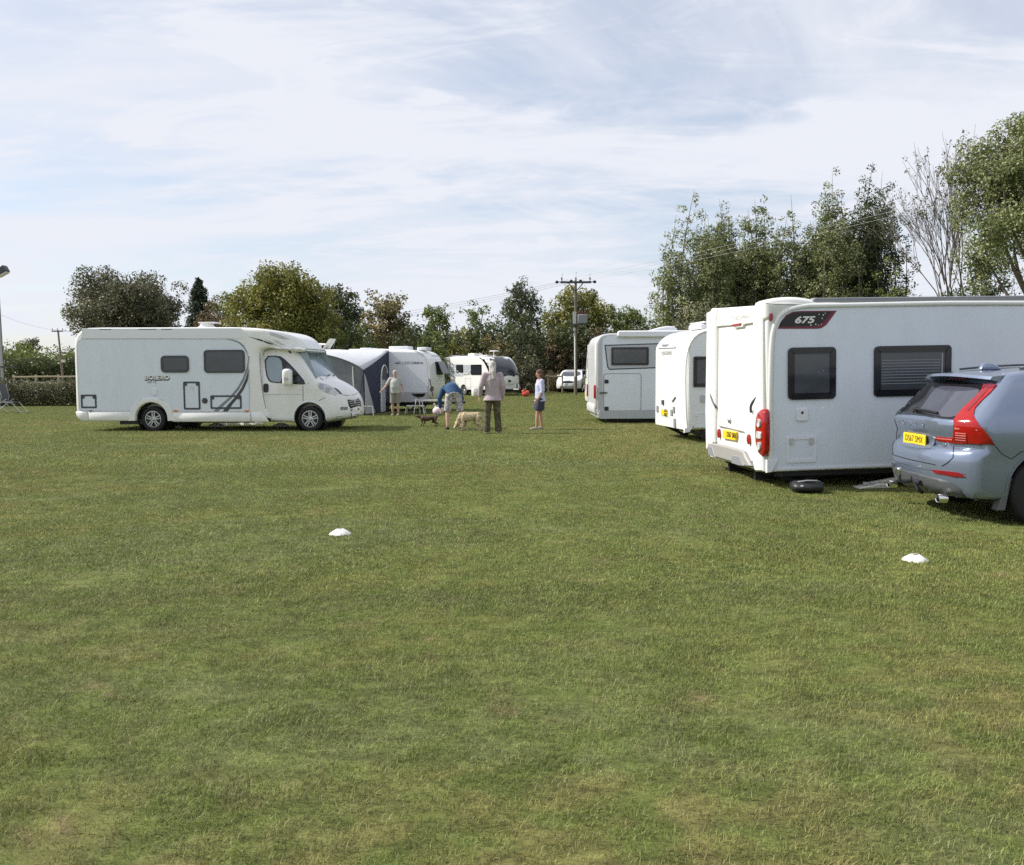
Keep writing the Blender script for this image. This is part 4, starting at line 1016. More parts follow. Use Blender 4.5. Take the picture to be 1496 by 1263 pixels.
# ================================================================== white motorhome sliver behind it
def far_motorhome():
    w = 2.1; yaw = R(1.5); X, Y = 3.26, 34.6
    bx, by = X - sin(yaw) * w / 2, Y + cos(yaw) * w / 2
    F = Frame('motorhome', (bx, by, 0), yaw, w, label='white camper of which only a strip shows left of the grey motorhome', cat='motorhome', group='motorhomes')
    y = -w / 2; zr = atY(860, 509, Y).z; zb = .22
    prof = smooth_poly([(-.05, zb), (-.1, .5), (-.04, 1.4), (0, zr - .1), (.12, zr), (4.4, zr), (5.1, zr - .3), (5.6, 1.35), (6.2, 1.05), (6.3, .5), (6.2, zb)], 1)
    body = link('body', body_mesh(prof, w, .1, 4, 8, .35), F.o); finish(body.data, 'white_gelcoat', 45)
    cut(body, [MB().lathe([(.38, -w / 2 - .1), (.38, -w / 2 + .3)], c=(x, 0, .32), axis='y', n=20) for x in (1.4, 5.3)])
    for sg in (-1, 1):
        MB().prism(rrect(sg * .78, .72, sg * 1.0, 1.0, .06), -.02, -.12, 'x', bev=.02).build('tail_light_surround', 'gloss_black', F.o, 40)
        MB().prism(rrect(sg * .82, .76, sg * .96, .95, .05), -.1, -.135, 'x', bev=.01).build('tail_light', 'clear_lens', F.o, 40)
        MB().prism(rrect(sg * .86, 2.1, sg * .92, 2.32, .02), .02, -.04, 'x').build('marker_light', 'dark_grey', F.o, 40)
    MB().tube([(-.08, .3, 1.25), (-.12, .3, 1.3), (-.12, .3, 1.5), (-.08, .3, 1.55)], .02, 6).build('rear_handle', 'dark_grey', F.o, 60)
    MB().prism(rrect(-.7, 1.5, .7, 2.1, .08), .05, -.03, 'x', bev=.01).build('rear_window', 'acrylic_window', F.o, 40)
    MB().prism(rrect(-.25, .5, .27, .61, .01), .0, -.11, 'x').build('number_plate', 'plate_yellow', F.o, 40)
    for x in (1.4, 5.3):
        for s in (-1, 1): wheel(F.o, x, s * .9, .32, .2, .2, 6, s)
far_motorhome()

# ================================================================== caravan behind the awning
def awning_caravan():
    w = 2.25; yaw = R(-11); X, Y = -3.25, 33.0; L = 6.8
    # near right corner at (X,Y): local (L,-w/2)
    d = Vector((cos(yaw), sin(yaw))); n_ = Vector((-sin(yaw), cos(yaw)))
    base = Vector((X, Y)) - d * L + n_ * (w / 2)
    F = Frame('caravan', (base.x, base.y, 0), yaw, w, label='off-white caravan with an open roof hatch and a tilted end window behind the awning', cat='caravan', group='caravans')
    y = -w / 2; zr = F.s_(600, 510)[1]; zb = F.s_(600, 589)[1]
    prof = smooth_poly([(-.02, zb), (.0, 1.0), (0.02, zr - .35), (.25, zr - .02), (3, zr), (L - .75, zr + .02), (L - .22, zr - .10), (L + .02, zr - .45), (L + .08, 1.5), (L + .12, 1.0), (L + .02, .62), (L - .25, zb)], 2)
    body = link('body', body_mesh(prof, w, .13, 4, 10, .3), F.o); finish(body.data, 'white_gelcoat', 45)
    wx = 3.3; cut(body, [MB().lathe([(.36, -w / 2 - .1), (.36, -w / 2 + .3)], c=(wx, 0, zb + .02), axis='y', n=24)])
    sx1 = F.s_(624, 550)[0]
    MB().prism(smooth_poly([(.4, zb + .06), (.4, zr - .1), (sx1 - .4, zr - .08), (sx1 - .1, zr - .25), (sx1, zr - .7), (sx1, zb + .06)], 1), y + .03, y - .004).build('side_panel', 'pale_panel', F.o, 0)
    seam = smooth_poly([(sx1 - .5, zr - .05), (sx1 - .08, zr - .2), (sx1 + .03, zr - .7), (sx1 + .05, zb + .06)], 2, False)
    MB().tube([(a, y - .005, b_) for a, b_ in seam], .016, 6).build('awning_rail', 'light_grey', F.o, 0)
    z0, z1 = F.s_(600, 587)[1], F.s_(600, 572.5)[1]
    MB().prism([(.5, z0), (sx1, z0), (sx1, z1), (.5, z1)], y + .02, y - .010).build('lower_panel', 'light_grey', F.o, 0)
    ta, tb_ = F.s_(592, 530); tz = tb_
    text('lettering', 'CLUBMAN', .17, 'mid_grey', F.o, onside(F.s_(595, 530)[0], tz, y - .006), .001, sx=1.1)
    for p0, p1 in ((576.5, 584), (604, 618)):
        a, b_ = F.s_(p0, 530.5)[0], F.s_(p1, 529.5)[0]; MB().box(((a + b_) / 2, y - .006, tz), (b_ - a, .004, .035)).build('stripe', 'dark_grey', F.o, 0)
    # end window, hinged open
    F.set_surface(body)
    fr = MB().prism(rrect(-.12, 1.42, .80, 1.95, .06), L + .03, L + .10, 'x', bev=.01).build('end_window', 'gloss_black', F.o, 30)
    hp = MB(); M = Matrix.Rotation(R(-22), 3, 'Y')
    q = rrect(-.10, -.52, .78, 0, .06); vs = []
    for h in (0, .03):
        for a, b_ in q: v = M @ Vector((h, a, b_)); vs.append((L + .13 + v.x, v.y, 1.94 + v.z))
    nq = len(q); hp.add(vs, [tuple(range(nq)), tuple(range(2 * nq - 1, nq - 1, -1))] + [(k, (k + 1) % nq, nq + (k + 1) % nq, nq + k) for k in range(nq)])
    hp.build('open_pane', 'mid_grey', F.o, 30)
    MB().tube([(L + .1, -.08, 1.5), (L + .30, -.08, 1.46)], .012, 5).tube([(L + .1, .75, 1.5), (L + .30, .75, 1.46)], .012, 5).build('window_stay', 'dark_grey', F.o, 30)
    for sg in (-1, 1):
        MB().prism(rrect(sg * .72, .80, sg * 1.02, .98, .05), L - .1, L + .14, 'x', bev=.02).build('corner_light', 'dark_grey', F.o, 40)
        MB().tube([(L + .0, sg * .92, 1.05), (L + .1, sg * .98, 1.2), (L + .06, sg * .98, 1.4)], .018, 6).build('grab_handle', 'dark_grey', F.o, 60)
    MB().tube([(L + .10, -.85, 2.16), (L + .10, .85, 2.16)], .015, 6).build('rain_gutter', 'mid_grey', F.o, 60)
    hx, hz_ = F.s_(628, 565)
    MB().tube([(hx, y - .03, hz_ + .3), (hx + .07, y - .05, hz_), (hx + .12, y - .03, hz_ - .35)], .022, 6).build('hose', 'dark_grey', F.o, 60)
    # roof
    def hatch(p0, p1, t, m='pale_panel', yy=0.0):
        a, b_ = F.s_(p0, 508)[0], F.s_(p1, 508)[0]; MB().prism(rrect(a, yy - .35, b_, yy + .35, .06), zr - .02, zr + t, 'z', bev=.02).build('roof_hatch', m, F.o, 40)
    hatch(498, 551, .06); hatch(515, 533, .10); hatch(558, 587, .15); hatch(600, 615, .10); hatch(458, 487, .05)
    # the lid standing open and the satellite dome
    a = F.s_(459, 505)[0]; b_ = F.s_(476, 505)[0]
    lid = MB(); M = Matrix.Rotation(R(-52), 3, 'Y'); q = rrect(0, -.32, .55, .32, .06); vs = []
    for h in (0, .035):
        for u, v_ in q: p = M @ Vector((u, v_, h)); vs.append((a + p.x, p.y, zr + .04 + p.z))
    nq = len(q); lid.add(vs, [tuple(range(nq)), tuple(range(2 * nq - 1, nq - 1, -1))] + [(k, (k + 1) % nq, nq + (k + 1) % nq, nq + k) for k in range(nq)])
    mat('clouded_plastic', (.62, .62, .56), .35, trans=.3); lid.build('hatch_lid', 'clouded_plastic', F.o, 30)
    MB().tube([(a + .42, -.3, zr), (a + .55, -.3, zr + .42)], .014, 5).build('hatch_stay', 'dark_grey', F.o, 30)
    a = F.s_(451, 500)[0]; MB().lathe([(.001, .32), (.2, .31), (.27, .27), (.27, .24), (.001, .24)], c=(a, 0, zr), n=20).tube([(a, 0, zr), (a, 0, zr + .25)], .05, 8).build('satellite_dome', 'white_gelcoat', F.o, 50)
    MB().box((3.4, 0, zb - .05), (5.6, 1.7, .14)).tube([(6.2, -.5, zb - .05), (8.0, 0, zb)], .05, 6).tube([(6.2, .5, zb - .05), (8.0, 0, zb)], .05, 6).build('chassis', 'black_plastic', F.o, 30)
    for s in (-1, 1): wheel(F.o, wx, s * .97, .32, .2, .19, 6, s)
    for jx, jy in ((.6, -.8), (.6, .8), (6.0, -.8), (6.0, .8)): MB().tube([(jx - .3, jy, zb), (jx, jy, .03)], .035, 6).tube([(jx + .3, jy, zb), (jx, jy, .03)], .03, 6).box((jx, jy, .022), (.16, .16, .02)).build('corner_jack', 'dark_grey', F.o, 30)
    return F
AC = awning_caravan()

# ================================================================== far caravan with the dark front window
def far_caravan():
    w = 2.25; L = 6.3; yaw = R(-50); Y = 54.0; c = atY(716, 575, Y)
    d = Vector((cos(yaw), sin(yaw))); n_ = Vector((-sin(yaw), cos(yaw))); base = Vector((c.x, Y)) - d * (L - .6) + n_ * (w / 2)
    F = Frame('caravan', (base.x, base.y, 0), yaw, w, label='bright white caravan with a big dark curved front window farthest from the camera', cat='caravan', group='caravans')
    y = -w / 2; zr = 2.55; zb = .36
    prof = smooth_poly([(0, zb), (0, zr - .3), (.2, zr), (4.6, zr), (5.3, zr - .12), (5.95, zr - .65), (6.22, 1.3), (6.28, .8), (6.1, .5), (5.6, zb)], 2)
    def df(v):
        if v.x > 4.6: v.x -= .38 * (abs(v.y) / (w / 2)) ** 3 * (v.x - 4.6) / 1.7
        return v
    body = link('body', body_mesh(prof, w, .06, 3, 12, .3, df), F.o); finish(body.data, 'white_gelcoat', 45)
    cut(body, [MB().lathe([(.35, -w / 2 - .1), (.35, -w / 2 + .3)], c=(2.9, 0, zb + .02), axis='y', n=20)])
    F.set_surface(body)
    F.patch('front_window', smooth_poly([(-.88, 1.22), (.88, 1.22), (.98, 1.45), (.92, 2.05), (.80, 2.47), (-.80, 2.47), (-.92, 2.05), (-.98, 1.45)], 1), 'dark_glass', view='x-', off=.012, step=.12)
    F.patch('window_surround', smooth_poly([(4.5, 2.48), (5.2, 2.43), (5.55, 2.0), (5.95, 1.30), (5.75, 1.22), (5.4, 1.8), (5.0, 2.25)], 1), 'gloss_black', view='y', off=.010, step=.12)
    for a, b_, z0, z1 in ((.55, .95, 1.45, 2.2), (2.15, 2.9, 1.5, 2.0), (3.75, 4.85, 1.35, 2.0)): window(F, a, z0, b_, z1, r=.05, fw=.06, frame='gloss_black', pane='dark_glass')
    MB().prism([(.3, 1.25), (2.9, 1.25), (2.9, 2.05), (1.2, 2.05)], y + .01, y - .005).prism([(2.95, 1.3), (3.7, 1.35), (3.7, 2.0), (2.95, 2.0)], y + .01, y - .005).build('decal', 'silver_panel', F.o, 0)
    arc = [(.9 + 1.9 * t, y - .012, 1.30 + .35 * sin(pi * t)) for t in np.linspace(0, 1, 9)]
    MB().tube(arc, .018, 5).tube([(1.2, y - .012, 2.1), (2.0, y - .012, 1.75), (2.6, y - .012, 1.45)], .018, 5).tube([(2.9, y - .012, 1.4), (3.4, y - .012, 1.42), (3.75, y - .012, 1.65)], .018, 5).build('stripe', 'white_gelcoat', F.o, 0)
    o_ = rrect(3.1, .5, 3.7, 1.15, .05); MB().ring(o_, inset(o_, .02), y, y - .008).build('locker', 'light_grey', F.o, 0)
    o_ = rrect(.25, .5, .85, 1.9 - .6, .05); MB().ring(o_, inset(o_, .02), y, y - .008).build('locker', 'light_grey', F.o, 0)
    MB().prism(rrect(.4, -.6, 1.7, .6, .06), zr, zr + .1, 'z', bev=.02).build('roof_hatch', 'light_grey', F.o, 40)
    MB().prism(rrect(2.4, -.4, 3.1, .4, .1), zr, zr + .2, 'z', bev=.05).build('roof_dome', 'white_gelcoat', F.o, 40)
    MB().prism(rrect(3.5, -.3, 4.4, .5, .06), zr, zr + .08, 'z', bev=.02).build('roof_hatch', 'light_grey', F.o, 40)
    MB().tube([(4.7, 0, zr - .1), (4.7, 0, zr + .32)], .035, 6).lathe([(.001, .36), (.3, .34), (.34, .30), (.001, .30)], c=(4.75, 0, zr), n=16).build('satellite_dish', 'white_gelcoat', F.o, 50)
    MB().prism(rrect(-.09, .88, .09, 1.02, .03), 6.2, 6.31, 'x').build('front_badge', 'print_black', F.o, 0)
    MB().prism(rrect(-.9, .42, .9, .75, .06), 5.8, 6.2, 'x', bev=.03).build('nose_locker', 'white_gelcoat', F.o, 40)
    MB().box((2.9, 0, zb - .05), (5.4, 1.7, .12)).tube([(5.2, -.5, zb), (7.2, 0, .42)], .06, 6).tube([(5.2, .5, zb), (7.2, 0, .42)], .06, 6).tube([(7.0, 0, .03), (7.0, 0, .8)], .04, 8).build('chassis', 'black_plastic', F.o, 30)
    for s in (-1, 1): wheel(F.o, 2.9, s * .97, .32, .2, .19, 6, s)
    return F
FC = far_caravan()

# ================================================================== coachbuilt motorhome on the left
def left_motorhome():
    w = 2.25; yaw = R(-5); c = G(222, 630); L0 = 2.02
    d = Vector((cos(yaw), sin(yaw))); n_ = Vector((-sin(yaw), cos(yaw)))
    base = Vector((c.x, c.y)) - d * L0 + n_ * (w / 2)
    F = Frame('motorhome', (base.x, base.y, 0), yaw, w, label='long white and grey coachbuilt motorhome with sloping cab parked side-on at the left', cat='motorhome', group='motorhomes')
    y = -w / 2; S_ = F.side
    def N_(pts):      # the outline moves from the near side to the middle plane towards the nose
        return [F.s_(a, b_, -w / 2 + (w / 2 - .15) * min(1, max(0, (a - 400) / 85))) for a, b_ in pts]
    # coach shell: tail, roof, streamlined pod over the cab
    pf = N_([(119, 614), (112, 606), (110, 598), (109, 560), (107, 510), (108, 496), (112, 487), (119, 480.5), (130, 478), (200, 478), (300, 477.5), (352, 477.5), (382, 479.5), (408, 483.5), (428, 489.5), (441, 496.5), (449, 505), (453, 511.5), (451, 514), (440, 514.5), (424, 512), (404, 509), (388, 508), (380, 511), (378, 520), (379, 545), (383, 575), (391, 600), (396, 615)])
    xc = F.s_(372, 500)[0]; xt = pf[17][0]
    def wid(x, z):
        if x <= xc: return w
        t = min(1, (x - xc) / (xt - xc)); zz = F.s_(400, 505)[1]
        if z < zz - .05: return w - .18 * t
        return w - .95 * t ** 1.9
    body = link('body', body_mesh(smooth_poly(pf, 1), wid, .09, 3, 12, .12), F.o); finish(body.data, 'white_gelcoat', 50)
    wx, wz = F.s_(222, 612); ar = .44
    fx, fz = F.s_(450.5, 610)
    cut(body, [MB().lathe([(ar, y - .1), (ar, y + .4)], c=(wx, 0, .33), axis='y', n=36), MB().lathe([(ar, -y - .4), (ar, -y + .1)], c=(wx, 0, .33), axis='y', n=36)])
    # cab: bonnet, screen and doors as one tapering shell
    cf = N_([(372, 615), (372, 512), (400, 505), (424, 506), (434, 510), (446, 522), (460, 535), (475, 547), (486, 553.5), (497, 558), (508, 564), (516, 570), (521, 576), (524.5, 583), (527, 592), (528, 600), (526, 607), (518, 610), (500, 614), (478, 617), (470, 616)])
    xn = max(p[0] for p in cf); xs = F.s_(436, 560)[0]; zbelt = F.s_(470, 562)[1]; ztop = F.s_(420, 508)[1]
    def cw(x, z):
        b_ = 2.04
        if z > zbelt: b_ -= .36 * ((z - zbelt) / (ztop - zbelt)) ** 1.2
        if z > zbelt - .1 and x > xs: b_ -= .0
        return b_
    def df(v):
        a = abs(v.y) / 1.02
        if v.x > xs: v.x -= .62 * a ** 2.6 * ((v.x - xs) / (xn - xs)) ** 1.3
        return v
    cab = link('cab', body_mesh(smooth_poly(cf, 1), cw, .10, 4, 18, .10, df), F.o); finish(cab.data, 'white_gelcoat', 50)
    cut(cab, [MB().lathe([(.425, -1.4), (.425, -.62)], c=(fx, 0, .335), axis='y', n=36), MB().lathe([(.425, .62), (.425, 1.4)], c=(fx, 0, .335), axis='y', n=36)])
    F.set_surface(cab, body)
    for x in (wx, fx):
        for s in (-1, 1): wheel(F.o, x, s * (.97 if x == wx else .90), .335, .215, .215, 5, s)
    for x in (wx, fx): MB().box((x, 0, .55), (.9, 1.0, .5)).build('wheel_well', 'black_plastic', F.o, 0)
    for x, ra in ((wx, .43), (fx, .415)):
        for s in (-1, 1):
            MB().lathe([(ra, s * (.97 if x == fx else 1.07)), (ra, s * .6), (.001, s * .6)], c=(x, 0, .335), axis='y', n=36, cap=False).build('arch_liner', 'black_plastic', F.o, 40)
    # grey side sheet
    gp = S_([(116, 596), (114, 560), (112.5, 505), (114, 498), (119, 495), (200, 494.8), (340, 495), (349, 498), (356, 504), (361, 513), (363, 525), (364, 560), (365, 601), (252, 601), (248, 598), (244, 590), (236, 583.5), (222, 581.5), (206, 583.5), (198, 590), (194, 598), (190, 600), (118, 600)])
    MB().prism(gp, y + .02, y - .006).build('side_panel', 'grey_panel', F.o, 0)
    MB().tube([(a, y - .006, b_) for a, b_ in gp] + [(gp[0][0], y - .006, gp[0][1])], .008, 5).build('panel_seal', 'light_grey', F.o, 0)
    # top rail moulding with slots
    tp = S_([(120, 479.5), (300, 479), (352, 479), (354, 494), (118, 494)])
    MB().prism(tp, y + .02, y - .010, bev=.004).build('roof_moulding', 'pale_panel', F.o, 30)
    for a, b_ in ((145, 163), (203, 229), (236, 252)):
        x0, z0 = F.s_(a, 481.6); x1, z1 = F.s_(b_, 480); MB().prism(rrect(x0, z0, x1, z1, .01), y, y - .014).build('roof_slot', 'mid_grey', F.o, 0)
    # lower skirts and the wheel arch flare
    def sk(pts, t=.03): return MB().prism(S_(pts), y + .05, y - t, bev=.02).build('skirt', 'white_gelcoat', F.o, 50)
    sk([(111, 601), (128, 601), (129, 614.5), (119, 614.5), (112, 607)]); sk([(129.5, 601), (193, 601), (194, 614.5), (129.5, 614.5)]); sk([(253, 602), (366, 602), (366, 616), (252.5, 616)]); sk([(367, 602), (383, 602), (393, 616), (367, 616)])
    no = 18; ro, ri = F.s_(222, 581)[1] - .335, .445
    outer = [(wx + (ro + .05) * cos(pi * i / no) * 1.02, .335 + ro * sin(pi * i / no)) for i in range(no + 1)]; inner = [(wx + ri * cos(pi * i / no), .335 + ri * sin(pi * i / no)) for i in range(no + 1)]
    zb = F.s_(222, 614.5)[1]; outer = [(outer[0][0] + .03, zb)] + outer + [(outer[-1][0] - .03, zb)]; inner = [(inner[0][0], zb)] + inner + [(inner[-1][0], zb)]
    MB().prism(outer + inner[::-1], y + .08, y - .045, bev=.0).build('wheel_arch', 'white_gelcoat', F.o, 40, bevel=.012)
    # under-body items
    a, b_ = F.s_(171, 614)[0], F.s_(205, 620)[0]; MB().box(((a + b_) / 2, -.7, zb - .03), (b_ - a, .6, .14)).build('waste_tank', 'black_plastic', F.o, 30)
    MB().box((3.9, 0, zb + .02), (3.6, 1.7, .12)).box((3.5, -.55, zb - .03), (2.2, .1, .1)).build('chassis', 'black_plastic', F.o, 30)
    # windows and lockers
    def W(p0, q0, p1, q1):
        a, d_ = F.s_(p0, q1); b2, e = F.s_(p1, q0); return a, d_, b2, e
    window(F, *W(236, 519, 276, 544), r=.11, fw=.065, frame='dark_grey', t=.035)
    window(F, *W(299, 510.5, 357.5, 544.5), r=.10, fw=.050, frame='dark_grey', t=.035)
    locker(F, *W(119, 576, 141, 596), m='dark_grey', fw=.045, cm='dark_grey')
    locker(F, *W(269, 557, 292, 598), m='dark_grey', fw=.045, cm='dark_grey')
    locker(F, *W(308, 577, 353, 597), m='dark_grey', fw=.045, cm='dark_grey')
    q = W(222.5, 567, 229, 577); MB().prism(rrect(*q, .03), y, y - .03, bev=.006).build('mains_inlet', 'pale_panel', F.o, 30)
    a, b_ = F.s_(299.5, 585); MB().lathe([(.001, y - .05), (.05, y - .05), (.055, y - .03), (.03, y - .03), (.03, y - .02), (.075, y - .02), (.075, y)], c=(a, 0, b_), axis='y', n=20).build('flue', 'dark_grey', F.o, 40)
    a, b_ = F.s_(280.5, 566); o_ = rrect(a - .035, b_ - .05, a + .035, b_ + .05, .03); MB().ring(o_, inset(o_, .01), y, y - .02).build('lock', 'plate_white', F.o, 30)
    for px in (132, 257, 361): a, b_ = F.s_(px, 599.5); MB().prism(rrect(a - .05, b_ - .02, a + .05, b_ + .02, .018), y - .0, y - .045, bev=.005).build('side_marker', 'amber_lens' if px > 140 else 'mid_grey', F.o, 40)
    # swoosh decals
    def sw(p, m='mid_grey'): MB().prism(F.side(p), y - .004, y - .0095).build('swoosh', m, F.o, 0)
    sw([(311, 601), (321, 592), (335, 580), (347, 566), (355, 552), (361, 536), (363, 520), (364.5, 520), (363, 538), (357, 555), (349, 569), (338, 582), (327, 592), (319, 601)], 'mid_grey')
    sw([(325, 601), (334, 590), (344, 579), (353, 566), (359, 553), (363, 540), (364.5, 540), (362, 556), (356, 569), (348, 581), (340, 590), (333, 601)], 'dark_grey')
    sw([(330, 495.5), (340, 496), (350, 499.5), (357, 506), (362, 516), (363, 524), (361.5, 517), (356, 507.5), (349, 501), (340, 497.5)], 'mid_grey')
    ta, tz = F.s_(230, 552.6); text('lettering', 'BOLERO', .155, 'print_black', F.o, onside(ta, tz, y - .0075), .001, sx=1.15, bold=.012)
    text('lettering', 'BOLERO', .155, 'plate_white', F.o, onside(ta - .004, tz + .022, y - .0078), .001, sx=1.15, bold=.004)
    ta, tz = F.s_(222, 558); text('lettering', '680 FB', .09, 'mid_grey', F.o, onside(ta, tz, y - .0075), .001)
    # pod graphics
    F.patch('pod_stripe', [(363, 491.5), (380, 495), (394, 500), (404, 505), (392, 502), (378, 497)], 'dark_grey', view='px', off=.004)
    F.patch('pod_stripe', [(386, 495), (396, 499.5), (410, 506), (401, 503)], 'dark_grey', view='px', off=.004)
    F.patch('roof_light', [(384, 483), (400, 486), (413, 490.5), (424, 495.5), (412, 495), (396, 489.5)], 'light_grey', view='px', off=.006)
    F.patch('pod_light', [(399, 496), (405, 497.5), (416, 503.5), (414, 504.5), (404, 500)], 'light_grey', view='px', off=.01)
    F.patch('sun_visor_lip', [(421, 512.5), (448, 512), (451, 515), (447, 517.5), (424, 516)], 'dark_grey', view='px', off=.012, thick=.05)
    # cab glazing: screen from the front, side glass
    zs0 = F.s_(486, 552)[1]; zs1 = F.s_(428, 509)[1]
    F.patch('windscreen', [(-.93, zs0 - .01), (.93, zs0 - .01), (.82, zs1 + .01), (-.82, zs1 + .01)], 'screen_glass', view='x-', off=.007, step=.06, smooth=70)
    F.patch('scuttle', [(-.78, zs0 - .06), (.78, zs0 - .06), (.80, zs0 + .005), (-.80, zs0 + .005)], 'black_plastic', view='x-', off=.006, step=.10)
    for yy in (-.45, .15):
        a = F.bvh.ray_cast(Vector((20, yy, zs0 + .02)), Vector((-1, 0, 0)))[0]; b_ = F.bvh.ray_cast(Vector((20, yy + .55, zs0 + .08)), Vector((-1, 0, 0)))[0]
        MB().tube([a + Vector((.03, 0, .03)), b_ + Vector((.02, 0, .03))], .011, 5).build('wiper', 'black_plastic', F.o, 0)
    F.patch('side_window', smooth_poly([(386, 519.5), (408, 519), (416, 524), (430, 538), (449, 561), (438, 561.5), (424, 560), (398, 559), (392, 556), (388, 545)], 1), 'gloss_black', view='px', off=.006, mirror=True)
    F.patch('side_glass', smooth_poly([(388.5, 521.5), (406, 521), (413, 529), (413, 558), (400, 557.5), (394, 555), (390, 545)], 1), 'screen_glass', view='px', off=.011, mirror=True)
    F.patch('quarter_glass', smooth_poly([(417, 529), (430, 541), (443, 557.5), (417, 557.5)], 1), 'dark_glass', view='px', off=.011, mirror=True)
    # door shut lines, handle, rubbing strip
    def seam(name, pts, r=.009, m='mid_grey', mirror=False, out=.002):
        V = []
        for p in pts:
            h, n2 = F.hit(*p)
            if h is not None: V.append(h + n2 * out)
        if len(V) > 1: MB().tube(V, r, 5).build(name, m, F.o, 0)
    seam('door_seam', [(379.5, 516), (380, 535), (381.5, 552), (384, 575), (388, 595), (393, 612), (400, 613.5), (425, 614.5)])
    seam('door_seam', [(442.5, 563), (442.8, 575), (442.8, 585)])
    seam('bonnet_seam', [(450, 560), (458, 548), (462, 553)])
    seam('bonnet_seam', [(500, 576.5), (508, 577.5), (516, 576.5), (520, 575), (523, 573)], .008)
    seam('body_crease', [(384, 576), (410, 575.5), (440, 575.5)], .006, 'light_grey')
    seam('bumper_seam', [(458, 594), (466, 585), (475, 580), (490, 577)], .006)
    F.patch('door_handle', rrect(385, 560, 392.5, 573, 3), 'black_plastic', view='px', off=.010, mirror=True)
    # mirrors
    mx_, mz_ = F.s_(421, 552, -1.15)
    m1 = MB().prism(rrect(mx_ - .10, mz_ - .20, mx_ + .12, mz_ + .24, .09), -1.36, -1.10, bev=.05).build('mirror', 'white_gelcoat', F.o, 60)
    MB().tube([(mx_ + .02, -1.18, mz_ + .10), (mx_ + .20, -.97, mz_ + .08)], .03, 6).tube([(mx_ + .02, -1.18, mz_ - .1), (mx_ + .20, -.97, mz_ - .1)], .03, 6).build('mirror_arm', 'black_plastic', m1, 50)
    MB().prism(rrect(mx_ - .04, mz_ - .06, mx_ + .08, mz_ + .02, .02), -1.37, -1.34).build('indicator', 'light_grey', m1, 30)
    MB().prism(rrect(mx_ - .10, mz_ - .20, mx_ + .12, mz_ + .24, .09), 1.10, 1.36, bev=.05).build('mirror', 'white_gelcoat', F.o, 60)
    # lamps, grille, bumper
    hl = smooth_poly([(462, 558.5), (470, 559.5), (480, 562), (489, 568), (498, 575), (488, 576), (477, 574), (468, 569)], 1)
    F.patch('headlight', hl, 'clear_lens', view='px', off=.010, mirror=True, step=5)
    F.patch('headlight_rim', [(488, 566), (493, 568.5), (499.5, 575), (497, 575.5), (492, 571)], 'dark_grey', view='px', off=.013, mirror=True, step=5)
    F.patch('side_lamp', rrect(466, 561, 473, 568, 2), 'steel', view='px', off=.014, mirror=True, step=5)
    F.patch('main_lamp', rrect(475, 566, 482, 573.5, 3), 'steel', view='px', off=.014, mirror=True, step=5)
    F.patch('grille', smooth_poly([(507.5, 583.5), (523.5, 581.5), (526.5, 586), (527.5, 593), (512, 596.5), (509.5, 592)], 0), 'black_plastic', view='px', off=.010, step=3)
    for k in range(3):
        V = []
        for t in np.linspace(0.06, .94, 7):
            h, n2 = F.hit(508.5 + 1.2 * k + t * 16.5, 586.5 + 3.0 * k - t * 2.2); V.append(h + n2 * .016)
        MB().tube(V, .010, 5).build('grille_bar', 'light_grey', F.o, 0)
    h, n2 = F.hit(518, 589); MB().ellipsoid(h + n2 * .015, (.03, .07, .07), 10, 8).build('front_badge', 'steel', F.o, 50)
    F.patch('lower_grille', [(512, 598), (524, 595.8), (524.5, 598), (512.5, 600)], 'dark_grey', view='px', off=.010, step=3)
    F.patch('bumper_insert', [(511.5, 603), (527, 599.5), (527.5, 606), (521, 610), (511, 611.5)], 'mid_grey', view='px', off=.010, step=3)
    F.patch('number_plate', [(513.5, 603.2), (525.5, 600.5), (526, 605), (514, 607.5)], 'plate_white', view='px', off=.02, step=3)
    F.patch('fog_light', rrect(491, 607.5, 501, 611.5, 1.5), 'light_grey', view='px', off=.008, mirror=True, step=4)
    F.patch('bumper_vent', rrect(497, 594, 508, 598.5, 1.5), 'mid_grey', view='px', off=.006, mirror=True, step=4)
    # front arch lip
    MB().prism([(fx + .46 * cos(pi * i / 16), .335 + .46 * sin(pi * i / 16)) for i in range(17)] + [(fx + .43 * cos(pi * i / 16), .335 + .43 * sin(pi * i / 16)) for i in range(16, -1, -1)], -1.03, -.98).build('arch_lip', 'pale_panel', F.o, 30)
    # roof: fan dome
    a, b_ = F.s_(282, 478); zt = b_
    MB().lathe([(.26, -.04), (.25, .03), (.17, .10), (.16, .15), (.001, .15)], c=(a, -.3, zt), n=20).build('roof_vent', 'white_gelcoat', F.o, 50)
    MB().box((a + .08, -.3, zt + .165), (.46, .40, .03)).build('vent_lid', 'white_gelcoat', F.o, 30)
    MB().prism(rrect(1.6, -.4, 2.4, .4, .08), zt - .02, zt + .03, 'z', bev=.02).build('roof_hatch', 'pale_panel', F.o, 40)
    # rear light cluster on the tail
    for sg in (-1, 1): MB().prism(rrect(sg * .85, .8, sg * 1.05, 1.4, .05), .05, -.03, 'x', bev=.02).build('tail_light', 'red_lens', F.o, 40)
    return F
LM = left_motorhome()

